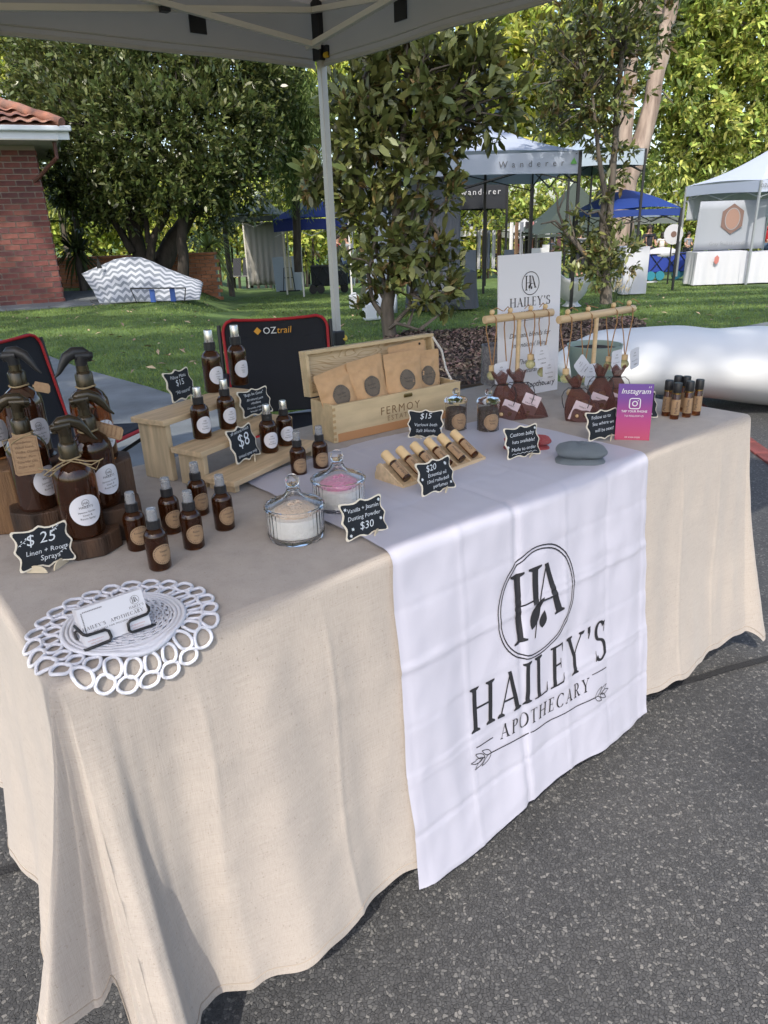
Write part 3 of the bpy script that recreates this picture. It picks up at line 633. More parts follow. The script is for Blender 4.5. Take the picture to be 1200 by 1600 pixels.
mb.grid(lambda u, v: tuple(T(u * TL, v * TW, topz(u * TL, v * TW))), 110, 50)
PER = []   # (edge, dir, q, hem length)
hem = lambda q: DROP + .012 * noise.noise(Vector((q * 3, 5, 5))) + .004 * math.sin(q * 60)
K = 130
for i in range(K): t = TW * (1 - i / K); PER.append(((0, t), (-1, 0), -.12 - t, DROP - .03 - .10 * max(0, 1 - t / .16) ** 1.5))
K = 110
for i in range(K):
    f = PI / 2 * (1 - i / K); c = max(math.cos(f), math.sin(f)); PER.append(((0, 0), (-math.sin(f), -math.cos(f)), -.12 * f / (PI / 2), DROP - .13 * min(1, max(0, (f - .45) / .4)) + .13 * max(0, min(1, (.72 - f) / .35)) - .04 * max(0, 1 - abs(f - .75) / .25)))
K = 420
for i in range(K + 1): s = TL * i / K; PER.append(((s, 0), (0, -1), s, DROP))
K = 40
for i in range(1, K): f = PI / 2 * i / K; c = max(math.cos(f), math.sin(f)); PER.append(((TL, 0), (math.sin(f), -math.cos(f)), TL + .12 * f / (PI / 2), min(DROP / c, .72)))
K = 40
for i in range(K + 1): t = TW * i / K; PER.append(((TL, t), (1, 0), TL + .12 + t, DROP))
K = 60
for i in range(K + 1): PER.append(((TL * (1 - i / K), TW), (0, 1), -.9, DROP))
PER.append(PER[0]); ND = 44
DS = [RAD * PI / 2 * j / 4 for j in range(5)] + [None] * ND
vs = []
for e, dr, q, H in PER:
    H = H + (hem(q) - DROP)
    for j in range(ND + 5):
        d = DS[j] if j < 5 else RAD * PI / 2 + (H - RAD * PI / 2) * (j - 4) / ND
        vs.append(tuple(skirt(e, dr, q, max(d, 1e-5))))
n_ = ND + 5; mb.add(vs, [(i * n_ + j, i * n_ + j + 1, (i + 1) * n_ + j + 1, (i + 1) * n_ + j) for i in range(len(PER) - 1) for j in range(n_ - 1)])
tcl = tag(obj('tablecloth', mb, M_LINEN, smooth=180), 'beige canvas cloth draped over the long table to the ground', 'tablecloth')
obj('hem_stitch', MB().tube([skirt(e, dr, q, H + (hem(q) - DROP) - .016, .0006) for e, dr, q, H in PER], .0011, 4), mat('hem_thread', (.30, .26, .22), .9), tcl)

# ---- white banner runner
def crease(a, b):
    h = 0
    for k, amp in ((.165, .0026), (.18, .0022)):
        pass
    ph = (a - .54) / .152; f = abs(ph - round(ph)) * .152; h += (.0075 if abs(ph - 2) < .5 else .0018) * max(0, 1 - f / (.014 if abs(ph - 2) < .5 else .008)) * (1 if round(ph) % 2 else -.7)
    ph = (b + 2) / .118; f = abs(ph - round(ph)) * .118; h += (.0014 + .0016 * (round(ph) % 3 == 0)) * max(0, 1 - f / .008) * (1 if round(ph) % 2 else -.7)
    h += .004 * noise.noise(Vector((a * 7, b * 7, 3))) + .0016 * noise.noise(Vector((a * 25, b * 18, 8)))
    return h
BX0, BX1, BTOP, BHEM = .535, 1.305, .50, -.70
def banner(a, b, lift=0.0):
    li = .0055 + lift + crease(a, b) * (.5 if b > 0 else 1.0)
    return cloth(a, b, max(.003 + lift, li + .003))
def bedge(a, b):                     # outline: soft, wavy edges; back edge slants a little
    u = (a - BX0) / (BX1 - BX0)
    da = .006 * noise.noise(Vector((b * 6, u * 2, 0)))
    return a + da, b
def bgrid(u, v):
    top = BTOP + .035 * math.sin(PI * u) - .04 * u; b = BHEM - .012 * math.sin(u * 9) + (top - BHEM) * v
    a = BX0 + (BX1 - BX0) * u; flare = max(0, -b) * .06; a += (u - .5) * flare
    a, b = bedge(a, b); return tuple(banner(a, b))
br_ = obj('banner', MB().grid(bgrid, 120, 190), M_SATIN, smooth=180)
tag(br_, 'white fabric banner with round monogram hanging over the table front', 'banner')
def fpt(px, py):                     # photo point on the hanging front -> unfolded (a, b)
    v = Vector(ray(px, py)); out = .05
    for _ in range(6):
        p0 = T(0, -out); t = (p0 - Vector((0, 0, 0))).dot(TN) / v.dot(TN); P = v * t + Vector((0, 0, CAMH)); dn = TZ - P.z
        out = RAD + .075 * max(0, dn - .02) / DROP * .8
    return (P - TO).dot(TU), -(math.hypot(dn, out) )
vf = ([], [])
c0 = fpt(835, 946); l0 = fpt(775, 958); t0 = fpt(834, 863)
S_ = .5 * (fpt(896, 925)[0] - l0[0]); logo(vf, c0[0], c0[1], S_, double=True)
def line_text(s, L, R, cap, gap):
    (x0, y0), (x1, y1) = L, R; P = serif_text(s, 1, gap); w = max(q[0] for p in P for q in p) * 2; k = math.hypot(x1 - x0, y1 - y0) / w; a = math.atan2(y1 - y0, x1 - x0); cx, cy = (x0 + x1) / 2, (y0 + y1) / 2
    polys_to(vf, [[(cx + q[0] * k * math.cos(a) - q[1] * cap * math.sin(a), cy + q[0] * k * math.sin(a) + q[1] * cap * math.cos(a)) for q in p] for p in P])
line_text("HAILEY'S", fpt(732, 1153), fpt(941, 1031), .098, .14)
line_text('APOTHECARY', fpt(777, 1161), fpt(912, 1083), .034, .28)
for a, b in (((738, 1173), (766, 1158)), ((917, 1059), (940, 1047))): polys_to(vf, [line_poly(fpt(*a), fpt(*b), .0022)])
A_, B_ = fpt(762, 1181), fpt(920, 1093); polys_to(vf, [line_poly(A_, B_, .0026)])
an = math.atan2(B_[1] - A_[1], B_[0] - A_[0])
for P0, dr in ((A_, an + PI), (B_, an)):
    for da in (.55, -.55):
        for k in (0, .02): leaf2d(vf, P0[0] + k * math.cos(dr), P0[1] + k * math.sin(dr), .034, .006, dr + da, 8, .0016)
    leaf2d(vf, P0[0] + .025 * math.cos(dr), P0[1] + .025 * math.sin(dr), .035, .006, dr, 8, .0016)
bm = bmesh.new(); vv = [bm.verts.new((x, y, 0)) for x, y in vf[0]]
for f in vf[1]:
    try: bm.faces.new([vv[i] for i in f])
    except ValueError: pass
bmesh.ops.triangulate(bm, faces=bm.faces[:])
for _ in range(4):
    es = [e for e in bm.edges if e.calc_length() > .011]
    if not es: break
    bmesh.ops.subdivide_edges(bm, edges=es, cuts=1); bmesh.ops.triangulate(bm, faces=[f for f in bm.faces if len(f.verts) > 3])
for v in bm.verts: v.co = banner(v.co.x, v.co.y, .0016)
me = bpy.data.meshes.new('logo_print'); bm.to_mesh(me); me.materials.append(M_INK); link('logo_print', me, br_)

# ---- crocheted doily over the corner
M_WOOL = mat('white_cotton', (.64, .65, .72), .9, sheen=.3, bump=.35, bs=700)
DC = (.112, .070); DR = .085
dr_ = root('doily', 'round white crocheted doily with ring border over the table corner', 'doily', tuple(T(0, 0, TZ)))
DO = Vector(dr_.location)
mb = MB(); NA, NR = 144, 42; vs = []
for j in range(NR + 1):
    r = DR * (.06 + .94 * j / NR)
    for i in range(NA):
        a = 2 * PI * i / NA; lift = .0055 + .0026 * abs(math.sin(PI * j / 3)) + .0006 * math.sin(i * PI)
        vs.append(tuple(cloth(DC[0] + r * math.cos(a), DC[1] + r * math.sin(a), lift) - DO))
fs = []
for j in range(NR):
    for i in range(NA):
        hole = (j % 2 == 0) and ((12 <= j < 34 and (i + 3 * (j // 2 % 2)) % 6 < 3))
        if not hole: fs.append((j * NA + i, j * NA + (i + 1) % NA, (j + 1) * NA + (i + 1) % NA, (j + 1) * NA + i))
mb.add(vs, fs); ce = obj('crochet_centre', mb, M_WOOL, dr_, smooth=180); sm = ce.modifiers.new('thick', 'SOLIDIFY'); sm.thickness = .002
def ring(cx, cy, rx, ry, a0, tr):
    pts = []
    for k in range(20):
        a = 2 * PI * k / 20; x, y = rx * math.cos(a), ry * math.sin(a)
        pts.append(cloth(cx + x * math.cos(a0) - y * math.sin(a0), cy + x * math.sin(a0) + y * math.cos(a0), .0045 + .0008 * math.sin(k)) - DO)
    obj('crochet_ring', MB().tube(pts, tr, 7, True, flat=1.0), M_WOOL, dr_, smooth=180)
for i in range(24):
    a = 2 * PI * i / 24; ring(DC[0] + (DR + .0125) * math.cos(a), DC[1] + (DR + .0125) * math.sin(a), .0125 + rnd.uniform(-.001, .001), .0105 + rnd.uniform(-.0015, .001), a + rnd.uniform(-.3, .3), .0025)
for i in range(25):
    a = 2 * PI * (i + .5) / 25; ring(DC[0] + (DR + .034) * math.cos(a), DC[1] + (DR + .034) * math.sin(a), .0115 + rnd.uniform(-.001, .0015), .0135 + rnd.uniform(-.001, .001), a + rnd.uniform(-.3, .3), .0026)

# ================================================================== OUR GAZEBO
M_CANV = mat('grey_canopy_fabric', (.42, .36, .295), .8, transl=.34, var=.06, vs=3)
M_BAR = mat('cream_painted_steel', (.80, .76, .66), .35, spec=.6)
M_LEG = mat('pale_painted_steel', (.60, .58, .53), .3, spec=.6)
M_BLK = mat('black_plastic', (.018, .018, .02), .4)
M_YEL = mat('yellow_clip', (.75, .48, .03), .45)
cc = at(497, 105, z=1.95); cs, ct = ST(cc); GS = 3.0; EV, VB = 2.20, 1.95
s0, s1, t0_, t1 = cs - GS, cs, ct - GS, ct
gr = root('canopy_gazebo', 'grey canopy of our own gazebo overhead with cream truss bars and pale leg', 'gazebo', tuple(T(cs - GS / 2, ct - GS / 2)), TH)
GI = Matrix.Rotation(-TH, 4, 'Z'); GO = Vector(gr.location)
def g(s, t, z): return GI @ (T(s, t, z) - GO)
def edgept(k, u, v):                 # k edge, u along, v down from eave
    cn = [(s0, t0_), (s1, t0_), (s1, t1), (s0, t1)]; a, b = cn[k], cn[(k + 1) % 4]
    s, t = a[0] + (b[0] - a[0]) * u, a[1] + (b[1] - a[1]) * u; sag = .03 * math.sin(PI * u) - .012 * math.sin(2 * PI * u) ** 2
    wv = (.012 * math.sin(u * 23 + k) + .01 * noise.noise(Vector((u * 9, v * 3, k)))) * v
    n = [(0, -1), (1, 0), (0, 1), (-1, 0)][k]; o = .015 * v + wv
    return g(s + n[0] * o, t + n[1] * o, EV - sag - v * (EV - VB - sag * .6))
mb = MB()
for k in range(4):
    mb.grid(lambda u, v: edgept(k, u, v), 60, 6)
    def roof(u, v):
        e = edgept(k, u, 0); pk = g((s0 + s1) / 2, (t0_ + t1) / 2, 3.05); q = e.lerp(pk, v); q.z += -.10 * math.sin(PI * v) + .01 * noise.noise(q * 3); return q
    mb.grid(roof, 40, 16)
co = obj('canopy', mb, M_CANV, gr, smooth=40)
hb = MB()
for k in range(4):
    for v, w_ in ((.985, .009), (.86, .003)): hb.tube([edgept(k, u / 40, v) for u in range(41)], w_, 4)
obj('hem', hb, mat('canopy_binding', (.5, .49, .46), .7), gr)
cns = [(s0, t0_), (s1, t0_), (s1, t1), (s0, t1)]
for i, (s, t) in enumerate(cns):
    s += .03 if i in (0, 3) else .0; t += .03 if i < 2 else -.03
    M = Matrix.Identity(3)
    obj('leg', MB().box(g(s, t, (2.25 + .70) / 2), (.034, .034, 2.25 - .70)), M_LEG, gr, bevel=.003)
    obj('inner_leg', MB().box(g(s, t, .36), (.026, .026, .72)), M_LEG, gr, bevel=.002)
    obj('foot', MB().box(g(s, t, .008), (.11, .11, .012)), M_BLK, gr)
    obj('top_bracket', MB().box(g(s, t, 2.18), (.055, .055, .26)).box(g(s, t, 2.0), (.06, .06, .06)).box(g(s, t + (.05 if i < 2 else -.05), 2.0), (.03, .03, .05)), M_BLK, gr, bevel=.006)
    obj('leg_clamp', MB().box(g(s, t, .70), (.062, .062, .075)), M_BLK, gr, bevel=.006)
    obj('clamp_lever', MB().lathe([(.016, 0), (.018, .02), (.012, .028)], 12, g(s + .03, t - .03, .70), Matrix.Rotation(-PI / 2 - .4, 3, 'X')), M_YEL, gr, bevel=.002)
    obj('slider_button', MB().lathe([(.012, 0), (.012, .02)], 12, g(s - .01, t - .045, 1.985), Matrix.Rotation(PI / 2, 3, 'X')), M_YEL, gr)
HZ, LZ = 2.16, 2.015
for k in range(4):
    a, b = cns[k], cns[(k + 1) % 4]
    n = [(0, 1), (-1, 0), (0, -1), (1, 0)][k]
    def P(u, z, o=.055): return g(a[0] + (b[0] - a[0]) * u + n[0] * o, a[1] + (b[1] - a[1]) * u + n[1] * o, z)
    for h in (0, 1):
        u0, u1 = (.015, .5) if h == 0 else (.985, .5)
        for (za, zb, o) in ((HZ, LZ - .02, .05), (LZ, HZ, .085)):
            obj('truss_bar', MB().tube([P(u0, za, o), P(u1, zb, o)], .0155, 4), M_BAR, gr)
        obj('truss_pivot', MB().box(P((u0 + u1) / 2, (HZ + LZ) / 2, .068), (.04, .04, .05)), M_BLK, gr, bevel=.004)
    obj('centre_joint', MB().box(P(.5, LZ - .02, .06), (.06, .06, .06)).box(P(.5, HZ, .075), (.06, .06, .06)), M_BLK, gr, bevel=.008)
    for sg in (-1, 1): obj('truss_pivot', MB().lathe([(.018, 0), (.018, .05)], 10, P(.5 + sg * .012, LZ - .02, .06), Matrix.Rotation(PI / 2, 3, 'X')), M_BLK, gr)
    obj('peak_bar', MB().tube([P(.5, HZ - .02, .08), g((s0 + s1) / 2, (t0_ + t1) / 2, 2.75)], .012, 4), M_BAR, gr)
    for u in (.2, .8):
        q = edgept(k, u, .55); q2 = Vector(q); obj('velcro_patch', MB().box(q2 + Matrix.Rotation(0, 3, 'Z') @ Vector((-n[0] * -.012, n[1] * .012, 0)), (.075 if n[0] == 0 else .006, .006 if n[0] == 0 else .075, .075)), M_BLK, gr)
# white clip hanging on the leg
# ================================================================== CAMP CHAIRS
M_NYL = mat('black_nylon', (.012, .013, .018), .75, bump=.3, bs=500)
M_RED = mat('red_piping', (.42, .015, .02), .6)
M_WHT = mat('white_print', (.75, .75, .75), .6)
M_ORG = mat('orange_print', (.75, .36, .04), .6)
def camp_chair(label, loc, rz, logo_=True, arms=True):
    r = root('camp_chair', label, 'camping chair', loc, rz, group='black camp chairs with red piping behind the table')
    W, H = .25, .44
    def back(u, v): rc = .05 * (1 - math.sqrt(max(0, 1 - (max(0, v - .86) / .14) ** 2))); x = (u - .5) * 2 * (W - .012 * (1 - v) - rc); return Vector((x, .0 + .09 * v + .035 * math.cos(PI * (u - .5)), .42 + H * v - .012 * math.sin(PI * u) * (v > .8)))
    bk = MB().grid(back, 16, 60); o = obj('backrest', bk, M_NYL, r, smooth=60); o.modifiers.new('t', 'SOLIDIFY').thickness = .018
    pts = [back(0, v / 50) for v in range(50)] + [back(u / 12, 1) for u in range(13)] + [back(1, 1 - v / 50) for v in range(1, 51)]
    obj('piping', MB().tube(pts, .0075, 8), M_RED, o, smooth=60)
    if logo_:
        vf = ([], []); vf_merge(vf, text2d('OZ', .044, 0, .004), -.03, 0); w0 = MB(); plane_mesh(w0, vf, Matrix.Translation((0, .085, .79)), .012)
        obj('logo_print', w0, M_WHT, o)
        vf = ([], []); vf_merge(vf, text2d('trail', .044, .15, .0), .038, 0); polys_to(vf, [[(-.105, .015), (-.087, -.003), (-.069, .015), (-.087, .033)]]); w1 = MB(); plane_mesh(w1, vf, Matrix.Translation((0, .085, .79)), .012)
        obj('emblem_print', w1, M_ORG, o)
    def seat(u, v): return Vector(((u - .5) * 2 * W, .0 - .46 * v, .40 + .035 * v - .05 * math.sin(PI * u) * math.sin(PI * v)))
    st = obj('seat', MB().grid(seat, 12, 10), M_NYL, r, smooth=60); st.modifiers.new('t', 'SOLIDIFY').thickness = .014
    pts = [seat(0, v / 8) for v in range(8)] + [seat(u / 8, 1) for u in range(9)] + [seat(1, 1 - v / 8) for v in range(1, 9)]
    obj('piping', MB().tube(pts, .009, 6), M_RED, st, smooth=60)
    for sx in (-1, 1):
        x = sx * (W + .015)
        obj('leg', MB().tube([(x, -.44, .015), (x, -.42, .40)] + ([(x, -.40, .60)] if arms else []), .010, 8), M_RED, r, smooth=60)
        obj('leg', MB().tube([(x, .05, .015), (x, .03, .42), (x, .09, .84)], .010, 8), M_BLK, r, smooth=60)
        if arms: obj('armrest', MB().box((x, -.19, .615), (.05, .44, .022)), M_BLK, r, bevel=.009)
        obj('cross_brace', MB().tube([(x, -.43, .05), (-x, .04, .40)], .009, 6), M_BLK, r)
    obj('cross_brace', MB().tube([(-W, .05, .05), (W, -.42, .38)], .009, 6), M_BLK, r)
    return r
p = at(431, 500, z=.86); camp_chair('black camp chair with red piping and orange logo behind the wooden box', (p.x, p.y - .0, 0), math.radians(11))
p = at(24, 545, z=.80); camp_chair('black camp chair turned sideways behind the amber trigger sprays', (p.x, p.y, -.03), math.radians(11 + 62), False, False)

# ================================================================== THINGS ON THE TABLE
ZT = TZ + .0065
def face(p, extra=0.0): return -math.atan2(p[0], p[1]) + extra
M_AMB = mat('amber_glass', (.26, .075, .018), .03, trans=.92, ior=1.5)
M_AMBD = mat('dark_amber_glass', (.035, .012, .006), .05, spec=.8, coat=.6)
M_LIQ = mat('dark_liquid', (.02, .008, .003), .3)
M_CAPC = mat('clear_cap', (.75, .76, .78), .08, trans=.75, ior=1.3)
M_CHR = mat('satin_cap', (.55, .54, .52), .22, metal=.8)
M_PUMP = mat('grey_pump', (.16, .16, .17), .35)
M_LAB = mat('white_label', (.68, .67, .71), .5)
M_KRAFT = mat('kraft_paper', (.36, .235, .135), .8, var=.12, vs=160, bump=.15, bs=300)
M_TXT = mat('label_ink', (.06, .05, .05), .7)
M_GOLD = mat('smoked_trigger', (.04, .03, .016), .22, spec=.8, metal=.4)
M_TWINE = mat('jute_twine', (.42, .32, .18), .95, bump=.6, bs=900)
def wrap_label(mb, R, rx, rz, zc, a0, lift, n=28, rough_=0.0):
    """round label bent round a bottle"""
    vs = []
    for k in (.02, .3, .55, .8, 1):
        for i in range(n): a = 2 * PI * i / n; q = a0 + k * rx * math.cos(a) / R; vs.append(Vector((math.sin(q) * (R + lift), -math.cos(q) * (R + lift), zc + k * rz * math.sin(a))))
    mb.add(vs, [tuple(range(n))] + [(j * n + i, j * n + (i + 1) % n, (j + 1) * n + (i + 1) % n, (j + 1) * n + i) for j in range(4) for i in range(n)])
def wrap_text(mb, lines, R, zc, a0, lift):
    for s, dy, sz in lines:
        v, f = text2d(s, sz, 0, .0); mb.add([Vector((math.sin(a0 + x / R) * (R + lift), -math.cos(a0 + x / R) * (R + lift), zc + dy + y)) for x, y in v], f)
def mist_bottle(label, px, py, z, H, R, kraft, yaw=0.3, lines=None, group=None, cap=None):
    p = at(px, py, z=z); r = root('mist_bottle', label, 'bottle', (p.x, p.y, z), face(p, yaw), group=group)
    hb = H * .60; hs = H * .68; hp = H * .80
    b = MB().lathe([(0, 0), (R * .9, 0), (R, R * .12), (R, hb - R * .25), (R * .93, hb), (R * .72, hb + R * .28), (R * .42, hs), (R * .40, hs + .004), (0, hs + .004)], 28)
    obj('glass_body', b, M_AMB, r, smooth=50)
    obj('contents', MB().lathe([(0, .003), (R * .86, .003), (R * .86, hb * .93), (0, hb * .93)], 20), M_LIQ, r, smooth=50)
    obj('pump_collar', MB().lathe([(R * .5, hs - .001), (R * .58, hs), (R * .58, hp), (R * .5, hp + .001), (R * .34, hp + .002)], 28, flute=.02), M_BLK, r, smooth=30)
    obj('cap', MB().lathe([(R * .46, hp), (R * .47, hp + .002), (R * .44, H - .002), (R * .40, H), (0, H)], 20), cap or M_CAPC, r, smooth=40)
    obj('spray_head', MB().lathe([(R * .3, hp), (R * .3, H * .92), (R * .2, H * .93), (R * .2, H * .97), (0, H * .97)], 14), M_PUMP if not cap else cap, r, smooth=40)
    lab = MB(); lr = min(R * .93, hb * .46); wrap_label(lab, R, lr, lr if kraft else lr, hb * .47, 0, .0006)
    lo = obj('label', lab, M_KRAFT if kraft else M_LAB, r, smooth=60)
    t = MB()
    if kraft:
        wrap_text(t, [(lines[0], .004, .0052), (lines[1], -.0035, .0048), ('* * * * * *', .0105, .004), ('* * * * *', -.012, .004)], R, hb * .47, 0, .0012)
        for i in range(30):
            a = 2 * PI * i / 30; q = lr * .86 * math.cos(a) / R; t.add([Vector((math.sin(q + dx / R) * (R + .0012), -math.cos(q + dx / R) * (R + .0012), hb * .47 + lr * .86 * math.sin(a) + dz)) for dx, dz in ((-.0007, -.0007), (.0007, -.0007), (.0007, .0007), (-.0007, .0007))], [(0, 1, 2, 3)])
    else:
        wrap_text(t, [('HA', .0075, .005), ("HAILEY'S", .0025, .0035), (lines[0], -.0045, .0042), (lines[1], -.0095, .0042)], R, hb * .47, 0, .0012)
    obj('label_print', t, M_TXT, lo)
    return r
GK = 'small amber mist bottles with kraft labels'; GW = 'small amber mist bottles with white labels'
for k, (px, py, nm, lb, yw) in enumerate(((217, 862, 'Rosemary', 'kraft-labelled amber mist bottle, leftmost of the group by the price sign', .35), (251, 892, 'Sweet', 'kraft-labelled amber mist bottle nearest the card holder, front of its group', .45), (270, 836, 'Bug', 'kraft-labelled amber mist bottle behind the front two, left of the middle', .4),
        (313, 808, 'Eucalypt', 'kraft-labelled amber mist bottle at the back of the group, beneath the step', .4), (304, 860, 'Relax', 'kraft-labelled amber mist bottle leaning label at centre front right of the group', .35), (352, 831, 'Lavender', 'kraft-labelled amber mist bottle, rightmost of the six before the steps', .5))):
    mist_bottle(lb.replace('leaning label at centre front right', 'at the front right'), px, py - 6, ZT, .106, .0188, True, yw, (nm, 'Mist'), GK)
mist_bottle('kraft-labelled amber mist bottle on the white banner, left of the far pair', 468, 744, ZT, .104, .0180, True, .3, ('Tranquil', 'Mist'), GK)
mist_bottle('kraft-labelled amber mist bottle on the white banner beside the wooden box', 502, 734, ZT, .104, .0180, True, .3, ('Energy', 'Mist'), GK)
# stepped stand
Z3, Z2, Z1 = .889, .832, .777
M_PINE = mat('pine', (.60, .45, .28), .6, var=.22, vs=8, bump=.15, bs=60, stretch=(1, 9, 9))
M_PINE2 = mat('pine_upright', (.60, .46, .29), .6, var=.28, vs=8, bump=.15, bs=60, stretch=(9, 9, 1))
sp0 = T(.484, .436); srz = TH + math.radians(21)
stand = root('step_stand', 'three-step pine display stand at the back of the table', 'display stand', (sp0.x, sp0.y, ZT), srz)
DY = [0, .082, .180]; 
for i, (z, y) in enumerate(((Z1, DY[0]), (Z2, DY[1]), (Z3, DY[2]))):
    d_ = .088 if i < 2 else .10
    st_ = obj('step', MB().box((.155, y + d_ / 2 - .008, z - ZT - .006), (.322, d_, .0125)), M_PINE, stand, bevel=.0015)
    for x in (.016, .294):
        d2 = .072 if i < 2 else .085
        obj('upright', MB().box((x, y + .004 + d2 / 2, (z - ZT - .0125) / 2), (.014, d2, z - ZT - .0128)), M_PINE2, stand, bevel=.001)
def onstand(px, py, z): return px, py
mist_bottle('tall amber bottle with white label, left of two on the top step', 336, 611, Z3 + .001, .150, .0235, False, .55, ('Pillow', 'Mist'), GW, M_CHR)
mist_bottle('tall amber bottle with white label, right of two on the top step', 375, 600, Z3 + .001, .150, .0235, False, .55, ('Pillow', 'Mist'), GW, M_CHR)
mist_bottle('small white-labelled amber bottle at the left end of the middle step', 317, 683, Z2 + .001, .114, .0205, False, .45, ('Insect', 'Repellent'), GW, M_CHR)
mist_bottle('small white-labelled amber bottle on the middle step beside the bug spray sign', 357, 668, Z2 + .001, .114, .0205, False, .5, ('Insect', 'Repellent'), GW, M_CHR)
mist_bottle('small white-labelled amber bottle on the lowest step, next to the eight dollar sign', 422, 705, Z1 + .001, .112, .0205, False, .35, ('Insect', 'Repellent'), GW, M_CHR)
mist_bottle('small white-labelled amber bottle at the right end of the lowest step', 447, 694, Z1 + .001, .108, .0195, False, .4, ('Insect', 'Repellent'), GW, M_CHR)

# ---- trigger spray bottles on stained plinths
M_DWOOD = mat('dark_stained_wood', (.095, .05, .028), .65, col2=(.025, .014, .009), vs=5, bump=.4, bs=40, stretch=(6, 6, 1))
M_BWOOD = mat('brown_stained_wood', (.20, .11, .05), .6, col2=(.08, .04, .02), vs=5, bump=.4, bs=40, stretch=(7, 7, 1))
def plinth(label, px, py, ztop, R, hexn=8, m=None, rot=0.0, sc=(1, 1)):
    p = at(px, py, z=ztop); r = root('wooden_plinth', label, 'plinth', (p.x, p.y, ZT), face(p, rot), group='dark octagonal plinths under the trigger sprays')
    out = [(R * math.cos(2 * PI * (i + .5) / hexn) * sc[0], R * math.sin(2 * PI * (i + .5) / hexn) * sc[1]) for i in range(hexn)]
    h = ztop - ZT; mb = MB(); n = hexn; mb.add([(x, y, 0) for x, y in out] + [(x, y, h) for x, y in out], [tuple(range(n))[::-1], tuple(range(n, 2 * n))] + [(i, (i + 1) % n, n + (i + 1) % n, n + i) for i in range(n)])
    obj('block', mb, m or M_DWOOD, r, bevel=.0025)
    obj('top_inlay', MB().lathe([(R * .55, h), (R * .56, h + .0012), (0, h + .0012)], 24), M_LIQ, r)
    return r
plinth('low dark octagonal plinth under the front trigger bottle', 134, 826, .782, .060)
plinth('middle-height dark plinth under the bottle with the kraft tag', 66, 786, .808, .060)
plinth('middle-height dark plinth right of the low one, by the small mist bottles', 172, 783, .808, .056)
plinth('tall dark plinth under the back right trigger bottle', 158, 716, .872, .056)
plinth('tall dark plinth behind the tagged trigger bottle', 62, 712, .872, .056)
bxp = at(-22, 722, z=.872); br2 = root('wooden_block', 'tall mid-brown wooden block at the left edge of the picture', 'block', (bxp.x, bxp.y, ZT), TH - .55)
obj('block', MB().box((0, 0, (.872 - ZT) / 2), (.13, .13, .872 - ZT)), M_BWOOD, br2, bevel=.003)
